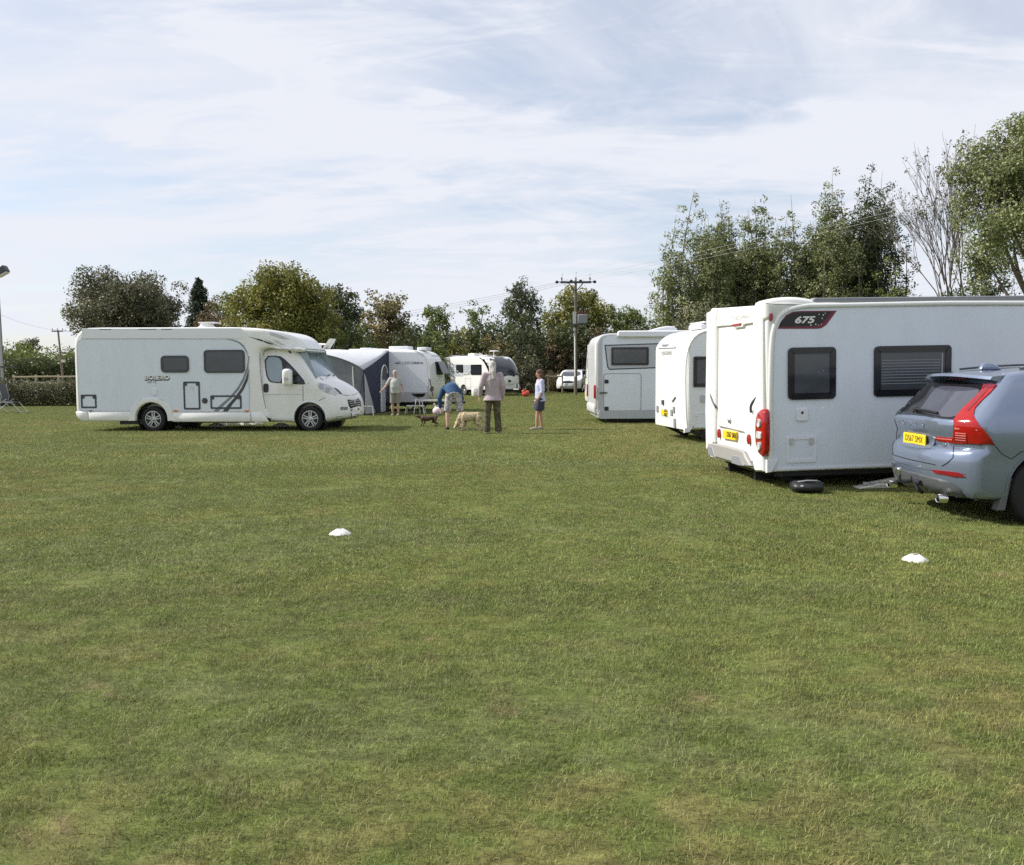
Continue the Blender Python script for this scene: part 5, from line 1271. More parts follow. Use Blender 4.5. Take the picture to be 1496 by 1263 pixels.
# things on the grass under and behind it
def small(name, label, cat, loc, build, rz=0, group=None):
    r = empty(name, (loc[0], loc[1], gz(loc[0], loc[1])), rz, label, cat, group); build(r); return r
def ramp(r):
    MB().prism([(0, 0), (.55, 0), (.55, .05), (.38, .12), (.24, .12), (.05, .03)], -.1, .1, bev=.01).build('wedge', 'cream_plastic', r, 30)
    for k in range(4): MB().box((.12 + .1 * k, 0, .075 + .0 * k), (.02, .17, .02)).build('rib', 'light_grey', r, 0)
for i, (px, py, lb) in enumerate(((235, 626, 'cream levelling ramp behind the rear wheel of the left motorhome'), (300, 624, 'cream levelling ramp under the middle of the left motorhome'), (394, 624, 'cream levelling ramp between the middle and the front wheel of the left motorhome'))):
    p = G(px, py); small('levelling_ramp', lb, 'ramp', p, ramp, .1 * i, 'levelling ramps')

def block(r): MB().prism(rrect(-.16, -.1, .16, .1, .02), 0, .10, 'z', bev=.012).build('block', 'plate_white', r, 40)  # added white shape standing in for unidentified sunlit things beyond the motorhome
for i, (px, py) in enumerate(((324, 624.5), (334, 624.5), (346, 624), (356, 624.2), (372, 624))):
    p = G(px, py); small('glimpse_standin', ('leftmost', 'second from the left', 'middle one', 'second from the right', 'rightmost')[i] + ' of five white stand-ins for sunlit bits glimpsed under the left motorhome', 'block', (p.x - .25, p.y + 1.1), block, .3 * i, 'white blocks beyond the left motorhome')

# ================================================================== cars
def car_shell(F, prof, w, belt, roof_in, deform, step=.09, m='car_paint', belt_in=.0):
    zt = max(p[1] for p in prof)
    def wf(x, z):
        b_ = w
        if z < .55: b_ -= .10 * ((.55 - z) / .35) ** 2
        if z > belt: b_ -= belt_in + roof_in * ((z - belt) / (zt - belt)) ** 1.15
        return b_
    b = link('body', body_mesh(prof, wf, .07, 4, 22, step, deform), F.o); finish(b.data, m, 50); return b

mat('car_paint', (.200, .242, .340), .22, metal=.5, coat=.9, noise=(300, .15, (.23, .27, .36)))
mat('car_paint_lit', (.155, .215, .330), .26, metal=.55, coat=.8)
mat('flap_grey', (.11, .11, .115), .6)
def estate_car():
    w = 1.90; X, Y = 4.45, 9.55
    F = Frame('car', (X, Y, gz(5.6, 8.9) + .005), R(0), w, label='blue grey estate car with tall red tail lights and a tow ball', cat='car', group='parked cars')
    prof = [(.30, .27), (.12, .285), (.045, .35), (.01, .52), (.0, .66), (.02, .74), (.055, .775), (.11, .80), (.10, .86), (.06, .94), (.035, 1.01), (.035, 1.06), (.07, 1.10), (.14, 1.15), (.26, 1.26), (.40, 1.39), (.53, 1.50), (.60, 1.555), (.75, 1.585), (1.2, 1.625), (1.9, 1.65), (2.5, 1.62), (2.9, 1.53), (3.4, 1.25), (3.62, 1.12), (4.1, 1.04), (4.45, .95), (4.63, .82), (4.69, .62), (4.67, .40), (4.5, .28), (2.5, .26)]
    def df(v):
        a = min(1.0, abs(v.y) / .95)
        if v.x < 1.3:
            k = (1.3 - v.x) / 1.3
            v.x += (.27 * a ** 3.2) * k * (1.0 if v.z < 1.05 else 1.0)
            v.y *= 1 - .05 * k ** 2
        if v.x > 3.6: v.x -= .55 * a ** 2.6 * ((v.x - 3.6) / 1.09)
        # shoulder: the body side swells under the belt
        if .7 < v.z < 1.12: v.y *= 1 + .012 * sin((v.z - .7) / .42 * pi)
        return v
    prof2 = []
    for i in range(len(prof)):
        a, b_ = prof[i], prof[(i + 1) % len(prof)]; n = max(1, int(math.hypot(b_[0] - a[0], b_[1] - a[1]) / .16))
        for k in range(n): prof2.append((a[0] + (b_[0] - a[0]) * k / n, a[1] + (b_[1] - a[1]) * k / n))
    body = car_shell(F, prof2, w, 1.08, .46, df)
    rx, fx2 = 1.0, 3.86
    cut(body, [MB().lathe([(.415, a), (.415, b_)], c=(x, 0, .375), axis='y', n=40) for x in (rx, fx2) for a, b_ in ((-1.2, -.60), (.60, 1.2))])
    MB().box((rx, 0, .5), (1.0, 1.16, .55)).box((fx2, 0, .5), (1.0, 1.16, .5)).box((2.4, 0, .27), (3.6, 1.5, .14)).build('underbody', 'black_plastic', F.o, 0)
    F.set_surface(body)
    for x in (rx, fx2):
        for s in (-1, 1): wheel(F.o, x, s * .83, .372, .245, .235, 5, s)
    P = F.patch
    # hatch glass with its black surround
    P('tailgate_surround', smooth_poly([(1301.5, 606), (1311, 594), (1325, 582), (1341, 570), (1358, 557), (1372, 554), (1400, 556), (1432, 561), (1448, 563), (1441, 572), (1425, 586), (1410, 600), (1397, 612), (1392, 613), (1370, 611), (1340, 606), (1320, 605)], 1), 'gloss_black', off=.006)
    P('rear_window', smooth_poly([(1343, 601), (1352, 589), (1362, 574), (1371, 566), (1378, 564), (1415, 566.5), (1433, 569), (1429, 577), (1415, 590), (1404, 601), (1394, 611), (1372, 609), (1352, 604)], 1), 'rear_glass', off=.012)
    P('rear_window_side', smooth_poly([(1320, 592), (1346, 568), (1340, 578), (1327, 594)], 1), 'rear_glass', off=.007)
    # tail lamp: vertical arm along the pillar, foot across the corner
    P('tail_light', [(1437, 562), (1449, 561), (1457, 563), (1448, 573), (1436, 584), (1425, 596), (1422.5, 606), (1427, 615), (1434, 624), (1445, 637), (1453, 650), (1430, 649), (1405, 647.5), (1393.5, 647), (1369, 643), (1368.5, 637), (1393, 639), (1393.5, 615), (1397, 608), (1404, 600), (1414, 590), (1426, 579), (1434, 571)], 'red_lens', off=.012, thick=.03, step=5)
    P('lamp_band', [(1395.5, 624), (1428, 627), (1429, 628.5), (1395.5, 626.2)], 'pink_lens', off=.017, step=4)
    P('lamp_inner', [(1440, 567), (1447, 566.5), (1436, 579), (1424, 592), (1415, 601), (1412, 599), (1428, 582)], 'deep_red_lens', off=.016, step=4)
    P('lamp_cap', [(1438, 562.5), (1449, 561.5), (1456, 563), (1452, 567.5), (1436, 567)], 'maroon', off=.016, step=4)
    P('lamp_base', [(1395, 634), (1413, 636), (1414, 646.5), (1395, 645)], 'deep_red_lens', off=.016, step=4)
    for k in range(4): P('lamp_line', [(1397, 631 + k * 3.2), (1412, 632.5 + k * 3.2), (1412, 633.6 + k * 3.2), (1397, 632.1 + k * 3.2)], 'pink_lens', off=.018, step=4)
    P('lamp_foot_line', [(1370, 638.5), (1392, 640.5), (1392, 641.8), (1370, 639.8)], 'pink_lens', off=.017, step=4)
    # spoiler
    h0, h1 = F.s_(1357, 550, 0.0)[0], 0
    sp = MB(); st = []
    for yy in np.linspace(-.70, .70, 15):
        a = abs(yy) / .70; xo = .36 + .13 * a ** 2.5; zo = 1.555 - .035 * a ** 2
        st.append([(xo, yy, zo - .018), (xo + .02, yy, zo + .012), (xo + .3, yy, 1.592 - .03 * a ** 2), (xo + .45, yy, 1.60 - .05 * a * a), (xo + .35, yy, 1.50 - .03 * a * a), (xo + .06, yy, zo - .035)])
    vs = [v for r_ in st for v in r_]; m_ = 6
    fs = [(i * m_ + k, i * m_ + (k + 1) % m_, (i + 1) * m_ + (k + 1) % m_, (i + 1) * m_ + k) for i in range(len(st) - 1) for k in range(m_)] + [tuple(range(m_)), tuple((len(st) - 1) * m_ + k for k in range(m_ - 1, -1, -1))]
    spo = sp.add(vs, fs).build('spoiler', 'car_paint', F.o, 50)
    MB().box((.52, 0, 1.512), (.03, .34, .018)).build('high_brake_light', 'deep_red_lens', spo, 30)
    # shark fin
    a, z = F.s_(1443, 537, -.0)
    MB().prism([(a - .10, z - .02), (a - .07, z + .045), (a - .03, z + .058), (a + .04, z + .05), (a + .14, z + .0), (a + .14, z - .03)], -.035, .035, bev=.015).build('roof_aerial', 'car_paint', F.o, 60)
    for sg in (-1, 1):
        V = []
        for x in np.linspace(.85, 3.0, 12):
            h = F.bvh.ray_cast(Vector((x, sg * .60, 5)), Vector((0, 0, -1)))[0]; V.append(h + Vector((0, 0, .02)))
        MB().tube(V, .014, 6).build('roof_rail', 'dark_grey', F.o, 60)
    # wiper
    h, n_ = F.hit(1337, 600); h2, n2 = F.hit(1372, 606)
    MB().tube([h + n_ * .03, h.lerp(h2, .5) + n2 * .035 + Vector((0, 0, .005)), h2 + n2 * .03], .014, 6).lathe([(.001, 0), (.035, .0), (.03, .04), (.001, .04)], c=h - Vector((0, 0, 0)), n=12).build('rear_wiper', 'black_plastic', F.o, 50)
    # tailgate: lettering bar, number plate recess and plate, seams
    
    for ch, q in zip('VOLVO', ((1313.5, 615.5), (1321, 616), (1329.5, 617), (1338.5, 618.2), (1348.5, 619.3))):
        h, n_ = F.hit(*q)
        if h is None: continue
        text('lettering', ch, .062, 'chrome', F.o, onrear(h.x - .005, h.y, h.z), .003, bold=.002)
    P('plate_recess', smooth_poly([(1308, 636), (1312, 632), (1322, 628), (1362, 636), (1368, 641), (1362, 655), (1350, 656), (1318, 651), (1312, 648)], 1), 'car_paint', off=.008, thick=.012)
    c = [F.hit(*q) for q in ((1322.5, 630.5), (1355, 636.5), (1354, 651.5), (1321, 645.5))]; cen = sum((q[0] for q in c), Vector()) / 4
    pl = MB().prism(rrect(cen.y - .26, cen.z - .062, cen.y + .26, cen.z + .062, .012), cen.x - .006, cen.x - .020, 'x', bev=.003).build('number_plate', 'plate_yellow', F.o, 30)
    text('plate_text', 'DS67 SMX', .098, 'print_black', F.o, onrear(cen.x - .0215, cen.y, cen.z), .001, sx=.90, bold=0, spacing=1.08)
    h, n_ = F.hit(1380, 651.5); text('trim_badge', 'D5', .05, 'chrome', F.o, onrear(h.x - .012, h.y, h.z), .003, sx=1.3, bold=.003)
    def seam(pts, r=.005, m='print_black', name='panel_gap'):
        V = []
        for a, b_ in zip(pts[:-1], pts[1:]):
            for k in range(5):
                hh, nn = F.hit(a[0] + (b_[0] - a[0]) * k / 5, a[1] + (b_[1] - a[1]) * k / 5)
                if hh is not None: V.append(hh + nn * .0015)
        if len(V) > 1: MB().tube(V, r, 5).build(name, m, F.o, 0)
    seam([(1299.5, 611), (1298, 625), (1303, 645), (1304.5, 664), (1330, 671), (1376, 680.5)]); seam([(1376, 680.5), (1384, 676), (1392.5, 668), (1393.5, 648)]); seam([(1393.5, 637), (1394, 615)])
    seam([(1470, 545), (1457, 563)], .004); seam([(1453, 650), (1463, 662), (1473, 668), (1478, 670), (1490, 661), (1496, 658)], .004)
    seam([(1300, 669), (1310, 674), (1340, 683), (1375, 689), (1420, 693)], .004, 'dark_grey')
    # lit crease moulding, reflector, lower cladding
    P('bumper_reflector', [(1362, 685.5), (1378, 687), (1402, 690), (1411, 696), (1395, 696), (1372, 691.5), (1366, 690)], 'deep_red_lens', off=.012, step=4)
    P('lower_bumper', [(1294.5, 677), (1310, 682), (1345, 692), (1372, 699), (1393, 705), (1405, 715), (1418, 730), (1424, 739), (1405, 740), (1380, 736), (1345, 725), (1312, 712), (1299, 705)], 'cladding', off=.008)
    ey, ez = F.x_(1374, 727.5, .07)
    for yy in (ey, -ey):
        MB().lathe([(.036, .03), (.036, -.03), (.045, -.035), (.049, -.02), (.049, .06)], c=(.07, yy, ez), axis='x', n=24, cap=False).build('exhaust', 'chrome', F.o, 50)
        MB().lathe([(.001, .0), (.036, .0)], c=(.08, yy, ez), axis='x', n=20, cap=False).build('exhaust_bore', 'print_black', F.o, 0)
    # tow bar and ball
    tb = MB().tube([(.35, 0, .42), (.05, 0, .36), (-.06, 0, .355), (-.10, 0, .37), (-.105, 0, .44)], .022, 8).build('tow_bar', 'dark_grey', F.o, 60)
    MB().lathe([(.001, .0), (.012, .0), (.014, .035), (.024, .05), (.027, .065), (.02, .085), (.001, .09)], c=(-.105, 0, .43), n=16).build('tow_ball', 'chrome', tb, 60)
    MB().tube([(.02, -.12, .37), (.02, -.25, .37)], .03, 10).build('tow_socket', 'black_plastic', F.o, 50)
    MB().tube([(-.02, -.2, .37), (.0, -.24, .30), (.06, -.22, .26)], .02, 6).build('socket_cap', 'black_plastic', F.o, 50)
    # near side: mud flaps, window, door seams
    for s in (-1, 1):
        MB().prism([(.50, .17), (.58, .17), (.64, .50), (.60, .52)], s * .90, s * .78, bev=.008).build('mud_flap', 'flap_grey', F.o, 30)
    P('side_windows', smooth_poly([(.98, 1.17), (1.22, 1.14), (2.0, 1.11), (3.35, 1.07), (2.95, 1.42), (2.6, 1.52), (2.0, 1.56), (1.45, 1.53), (1.10, 1.38)], 1), 'gloss_black', view='y', off=.006, mirror=True)
    P('side_glass', smooth_poly([(1.04, 1.19), (1.30, 1.16), (1.30, 1.45), (1.14, 1.38)], 1), 'dark_glass', view='y', off=.010, mirror=True)
    P('side_glass', smooth_poly([(1.36, 1.15), (2.1, 1.13), (2.1, 1.53), (1.5, 1.51), (1.36, 1.46)], 1), 'dark_glass', view='y', off=.010, mirror=True)
    P('side_glass', smooth_poly([(2.18, 1.13), (3.2, 1.10), (2.9, 1.38), (2.6, 1.49), (2.18, 1.53)], 1), 'dark_glass', view='y', off=.010, mirror=True)
    P('windscreen', [(-.72, 1.15), (.72, 1.15), (.60, 1.55), (-.60, 1.55)], 'dark_glass', view='x-', off=.008, step=.12)
    P('grille', rrect(-.42, .55, .42, .80, .05), 'gloss_black', view='x-', off=.008, step=.1)
    P('headlight', rrect(.50, .72, .86, .86, .04), 'clear_lens', view='x-', off=.008, step=.06, mirror=True)
    arc = [(rx + .44 * cos(t), .375 + .44 * sin(t)) for t in np.linspace(-.25, pi + .2, 20)] + [(rx + .405 * cos(t), .375 + .405 * sin(t)) for t in np.linspace(pi + .2, -.25, 20)]
    P('arch_trim', arc, 'car_paint', view='y', off=.008, step=.05, mirror=True)
    P('door_handle', rrect(1.45, .93, 1.66, .97, .02), 'car_paint', view='y', off=.03, mirror=True)
    for x in (-1, 1): MB().prism(rrect(2.95, 1.08, 3.2, 1.24, .05), x * 1.12, x * .93, bev=.03).build('mirror', 'car_paint', F.o, 60)
    return F
mat('rear_glass', (.060, .062, .085), .08, spec=.8, noise=(3, .5, (.04, .04, .055)))
mat('pink_lens', (.75, .22, .20), .2, coat=.4)
mat('cladding', (.075, .080, .090), .42, coat=.1)
EC = estate_car()

def suv():
    w = 1.82; c = G(836, 573.6); yaw = R(-104)
    F = Frame('car', (c.x + .3, c.y + 2.4, 0), yaw, w, label='small white off-road style car facing the camera at the far hedge', cat='car', group='parked cars')
    # +x local points towards the camera
    F.o.location = (c.x + .75, c.y + 4.2, 0); F.M = Matrix.Translation(F.o.location) @ Matrix.Rotation(yaw, 4, 'Z'); F.I = F.M.inverted()
    prof = [(0, .35), (-.03, .6), (.02, .95), (.1, 1.1), (.35, 1.5), (.55, 1.64), (1.6, 1.68), (2.5, 1.62), (2.85, 1.48), (3.35, 1.14), (3.55, 1.07), (4.1, .99), (4.35, .86), (4.47, .68), (4.48, .42), (4.35, .28)]
    def df(v):
        a = min(1, abs(v.y) / (w / 2))
        if v.x > 3.3: v.x -= .42 * a ** 2.6 * ((v.x - 3.3) / 1.2)
        if v.x < 1: v.x += .2 * a ** 3 * (1 - v.x)
        return v
    b = car_shell(F, smooth_poly(prof, 1), w, 1.05, .40, df, .14, 'white_paint')
    cut(b, [MB().lathe([(.37, a), (.37, b_)], c=(x, 0, .35), axis='y', n=28) for x in (.8, 3.5) for a, b_ in ((-1.2, -.6), (.6, 1.2))])
    F.set_surface(b); P = F.patch
    for x in (.8, 3.5):
        for s in (-1, 1): wheel(F.o, x, s * .80, .345, .22, .22, 6, s)
    MB().box((2.1, 0, .32), (3.9, 1.1, .2)).build('underbody', 'black_plastic', F.o, 0)
    P('windscreen', smooth_poly([(-.74, 1.17), (.74, 1.17), (.62, 1.57), (-.62, 1.57)], 1), 'rear_glass', view='x-', off=.01, step=.12)
    P('side_windows', smooth_poly([(.5, 1.15), (3.1, 1.10), (2.7, 1.48), (2.2, 1.56), (.9, 1.54)], 1), 'dark_glass', view='y', off=.008, step=.12, mirror=True)
    P('grille', smooth_poly([(-.40, .70), (.40, .70), (.46, .84), (-.46, .84)], 1), 'gloss_black', view='x-', off=.012, step=.08)
    P('grille_bar', rrect(-.40, .765, .40, .785, .008), 'chrome', view='x-', off=.02, step=.08)
    P('lower_grille', rrect(-.55, .34, .55, .50, .05), 'gloss_black', view='x-', off=.012, step=.08)
    P('number_plate', rrect(-.26, .52, .26, .62, .01), 'plate_white', view='x-', off=.02, step=.08)
    P('headlight', smooth_poly([(.50, .74), (.84, .80), (.82, .93), (.52, .86)], 1), 'clear_lens', view='x-', off=.012, step=.06, mirror=True)
    for s in (-1, 1): MB().prism(rrect(2.72, 1.1, 2.88, 1.28, .05), s * 1.08, s * .88, bev=.03).build('mirror', 'white_paint', F.o, 60)
mat('white_paint', (.74, .75, .77), .25, coat=.6)
suv()

# black holdall-like water carrier by the big caravan
def hog(r):
    mb = MB(); mb.lathe([(.001, -.19), (.06, -.19), (.085, -.15), (.09, 0), (.085, .15), (.06, .19), (.001, .19)], c=(0, 0, .085), axis='x', n=20)
    mb.v = [(a, b_ * 1.9 - .0, c * .86) for a, b_, c in mb.v]; b = mb.build('shell', 'black_plastic', r, 60)
    MB().prism(rrect(-.05, -.09, .10, .09, .03), .135, .158, 'z', bev=.008).build('hatch', 'gloss_black', r, 40)
    MB().tube([(-.12, -.05, .14), (-.02, -.12, .165), (.10, -.12, .165), (.16, -.04, .14)], .010, 6).build('handle', 'mid_grey', r, 50)
    MB().lathe([(.001, .205), (.05, .205), (.055, .17), (.001, .17)], c=(0, 0, .08), axis='x', n=16).build('end_cap', 'gloss_black', r, 50)
    MB().box((-.09, -.158, .10), (.03, .02, .02)).build('valve', 'plate_white', r, 0)
p = G(1178, 722, -.07); small('waste_container', 'flat black waste water container lying under the edge of the 675 caravan', 'container', p, hog, R(-6))
# hitch cover and mover parts: a pale plastic tray of bits
def hitch(r):
    MB().prism([(-.22, 0), (.30, .0), (.32, .05), (.10, .07), (-.05, .045), (-.20, .025)], -.10, .10, bev=.012).build('ramp_block', 'cream_plastic', r, 40)
    for k, x in enumerate((-.12, -.02, .10)): MB().prism(rrect(x, -.06, x + .05, .0, .01), .055 + k * .01, .085 + k * .005, 'z').build('ratchet', 'light_grey', r, 0)
    MB().prism([(.0, .02), (.42, .10), (.44, .14), (.0, .07)], .02, .09, bev=.006).build('lever', 'cream_plastic', r, 40)
p = G(1272, 715, -.08); small('levelling_wedge', 'cream plastic levelling wedge lying in shadow behind the tow ball of the blue car', 'ramp', p, hitch, R(8))

# white marker cones
def disc(r):
    n = 40; mb = MB(); V = []
    for (ra, h) in ((.024, .058), (.030, .060), (.036, .058), (.10, .008), (.106, .0)):
        for k in range(n):
            a = 2 * pi * k / n; q = ra * (1 + (.012 if k % 2 else -.012) * (h < .03)); V.append((q * cos(a), q * sin(a), h + (.004 if (k // 2) % 2 and h < .01 else 0)))
    F_ = [(i * n + k, i * n + (k + 1) % n, (i + 1) * n + (k + 1) % n, (i + 1) * n + k) for i in range(4) for k in range(n)]
    mb.add(V, F_).build('disc', 'cone_white', r, 60)
mat('cone_white', (.86, .86, .85), .4, noise=(22, .7, (.52, .50, .42)))
for (px, py, lb, sc) in ((497, 780, 'white saucer marker cone on the open grass left of centre', 1.0), (1337, 815, 'white saucer marker cone on the grass in front of the blue grey car', .98)):
    r = small('marker_cone', lb, 'marker cone', G(px, py), disc, 0, 'white marker cones'); r.scale = (sc, sc, sc * .85)

# ================================================================== awning, people, dogs and camping things
def awning():
    # corners in the caravan's own frame so that it hangs from its side
    F = AC; y = -F.w / 2
    def loc(px, py, Y):      # local coordinates of a point seen at (px,py), Y metres out
        return F.I @ atY(px, py, Y)
    xr = F.s_(568, 512)[0]; zr = F.s_(568, 511)[1]; fr = loc(531, 540, 30.3); xl = xr - 4.0; dep = abs(fr.y - y)
    r = empty('awning', F.M @ Vector((xl, y, 0)), R(-11), 'grey and navy porch awning with arched front joined to the side of the off-white caravan', 'awning')
    Wd = xr - xl; H0 = zr; zf = fr.z; xf = fr.x - xl       # local: x along van, -y outwards
    mat('awning_roof', (.52, .54, .57), .7, noise=(2.5, .6, (.40, .42, .46))); mat('awning_wall', (.19, .20, .22), .8, noise=(4, .5, (.10, .105, .125)))
    mat('awning_navy', (.018, .024, .055), .75, noise=(3, .6, (.03, .035, .07))); mat('awning_pale', (.42, .42, .44), .75)
    # roof: slopes out to the front, its front edge arches up between the corner feet
    nx, ny = 22, 10; V = []; rg = random.Random(2)
    def roofz(u, v):
        edge = zf + .62 * sin(pi * min(1, max(0, u))) ** .75
        return H0 + (edge - H0) * v ** .9 - .03 * abs(sin(u * 34 + v * 3)) * v * (1 - v) * 2
    for j in range(ny + 1):
        for i in range(nx + 1):
            u, v = i / nx, j / ny; x = Wd * u * (1 - v) + (xf * (u) + (-.1) * (1 - u)) * v
            V.append((x, -dep * v, roofz(u, v)))
    Fc = [(j * (nx + 1) + i, j * (nx + 1) + i + 1, (j + 1) * (nx + 1) + i + 1, (j + 1) * (nx + 1) + i) for j in range(ny) for i in range(nx)]
    o = MB().add(V, Fc).build('roof', 'awning_roof', r, 60); sd = o.modifiers.new('s', 'SOLIDIFY'); sd.thickness = .012
    # front wall under the arch, slightly recessed
    yf = -dep + .06; pts = [(-.1 + (xf + .1) * i / 16, roofz(i / 16, 1) - .02) for i in range(17)]
    poly = [(-.2, .02)] + pts + [(xf - .05, .02)]
    MB().prism(poly, yf, yf + .015).build('front_wall', 'awning_wall', r, 0)
    for a, b_, c, d in ((xf * .12, .95, xf * .33, 1.42), (xf * .46, .85, xf * .60, 1.35)):
        o_ = rrect(a, b_, c, d, .04); MB().prism(o_, yf - .008, yf).build('clear_panel', 'clear_lens', r, 0)
    MB().prism([(xf * .37, .25), (xf * .445, .25), (xf * .445, 1.45), (xf * .37, 1.45)], yf - .03, yf - .006).build('white_strip', 'plate_white', r, 0)
    MB().tube([(xf - .42, yf - .02, 1.92 if False else zf + .12), (xf - .36, yf - .03, .03)], .022, 6).build('seam_pole', 'plate_white', r, 0)
    # right side wall: navy, with an arched door opening rimmed in pale piping
    def side_pt(v, z): return (xf + (Wd - xf) * (1 - v), -dep * v, z)
    V = []; n = 12
    for i in range(n + 1):
        v = i / n; zt = H0 + (zf - H0) * v ** .9 - .02; V += [side_pt(v, .02), side_pt(v, zt)]
    MB().add(V, [(2 * i, 2 * i + 2, 2 * i + 3, 2 * i + 1) for i in range(n)]).build('side_wall', 'awning_navy', r, 60)
    def sw(pts, m, name, off=.02):
        V = [Vector(side_pt(v, z)) + Vector((off, -off * .3, 0)) for v, z in pts]; return MB().add(V, [tuple(range(len(V)))]).build(name, m, r, 0)
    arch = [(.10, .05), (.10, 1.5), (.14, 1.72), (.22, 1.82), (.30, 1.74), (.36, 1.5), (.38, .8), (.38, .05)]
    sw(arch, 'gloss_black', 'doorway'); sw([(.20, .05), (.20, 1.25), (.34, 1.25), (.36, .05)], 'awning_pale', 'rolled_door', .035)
    MB().tube([Vector(side_pt(v, z)) + Vector((.03, -.01, 0)) for v, z in smooth_poly(arch[1:], 1, False)], .028, 6).build('door_piping', 'plate_white', r, 60)
    sw([(1.0, .05), (1.0, zf - .05), (.80, .9), (.58, .05)], 'awning_pale', 'pale_gusset', .02)
    sw([(.985, zf - .02), (.93, zf - .02), (.76, .9), (.54, .05), (.60, .05), (.82, .9)], 'awning_navy', 'gusset_edge', .03)
    MB().tube([(xf, -dep, zf), (xf + .02, -dep - .02, .02)], .03, 8).tube([(xf, -dep, zf), (xf - .22, -dep - .12, .02)], .012, 6).tube([(-.1, -dep, zf), (-.15, -dep, .02)], .03, 8).build('pole', 'awning_navy', r, 60)
    MB().tube([(xf + .02, -dep - .03, .34), (xf + .35, -dep - .1, .34), (xf + .38, -dep - .1, .02)], .012, 6).tube([(xf + .02, -dep - .03, .34), (xf + .04, -dep - .35, .02)], .012, 6).build('peg_frame', 'plate_white', r, 60)
awning()

def blob(name, prims, m, parent=None, voxel=.012, smooth=8):
    """prims: callables that add closed shapes to one MB; fused into one continuous skin"""
    mb = MB()
    for p in prims: p(mb)
    o = mb.build(name, m, None, 0, clean=False)
    rm = o.modifiers.new('r', 'REMESH'); rm.mode = 'VOXEL'; rm.voxel_size = voxel; rm.use_smooth_shade = True
    sm = o.modifiers.new('s', 'SMOOTH'); sm.iterations = smooth; sm.factor = .5
    me = evaluated(o); o.modifiers.clear(); o.data = me; me.shade_smooth(); o.parent = parent; return o
def cap(a, b_, ra, rb, n=10): return lambda mb: mb.tube([a, Vector(a).lerp(Vector(b_), .5), b_], [ra, (ra + rb) / 2 if not isinstance(ra, tuple) else tuple((p + q) / 2 for p, q in zip(ra, rb)), rb], n).ellipsoid(a, ((ra,) * 3 if not isinstance(ra, tuple) else (ra[0], ra[1], min(ra))), 10, 6).ellipsoid(b_, ((rb,) * 3 if not isinstance(rb, tuple) else (rb[0], rb[1], min(rb))), 10, 6)
def path(pts, rad, n=12): return lambda mb: mb.tube(pts, rad, n)
def ell(c, r, rot=None): return lambda mb: mb.ellipsoid(c, r, 14, 10, rot)
mat('skin', (.52, .33, .25), .55, noise=(14, .5, (.45, .26, .19)))
mat('skin_tanned', (.46, .27, .18), .55, noise=(14, .5, (.38, .21, .14)))
mat('white_hair', (.52, .49, .46), .8, noise=(30, 1.2, (.30, .28, .26)))
mat('brown_hair', (.085, .050, .035), .8, noise=(40, .8, (.14, .085, .05)))
mat('grey_cotton', (.42, .43, .41), .85, noise=(9, .5, (.34, .35, .34)))
mat('khaki_cotton', (.25, .23, .20), .9, noise=(9, .5, (.18, .17, .15)))
mat('blue_wool', (.020, .065, .150), .9, noise=(12, .6, (.014, .045, .11)))
mat('print_cotton', (.52, .50, .48), .9, noise=(16, 1.6, (.20, .20, .22)))
mat('mauve_cotton', (.40, .33, .36), .9, noise=(10, .7, (.33, .27, .31)))
mat('camo', (.045, .042, .026), .9, noise=(11, 1.2, (.15, .125, .07)))
mat('lilac_cotton', (.42, .43, .62), .85, noise=(26, 1.2, (.48, .49, .64)))
mat('navy_cotton', (.035, .035, .065), .9)
mat('shoe_dark', (.03, .028, .026), .8); mat('shoe_tan', (.32, .29, .24), .8); mat('eye', (.02, .015, .012), .3)

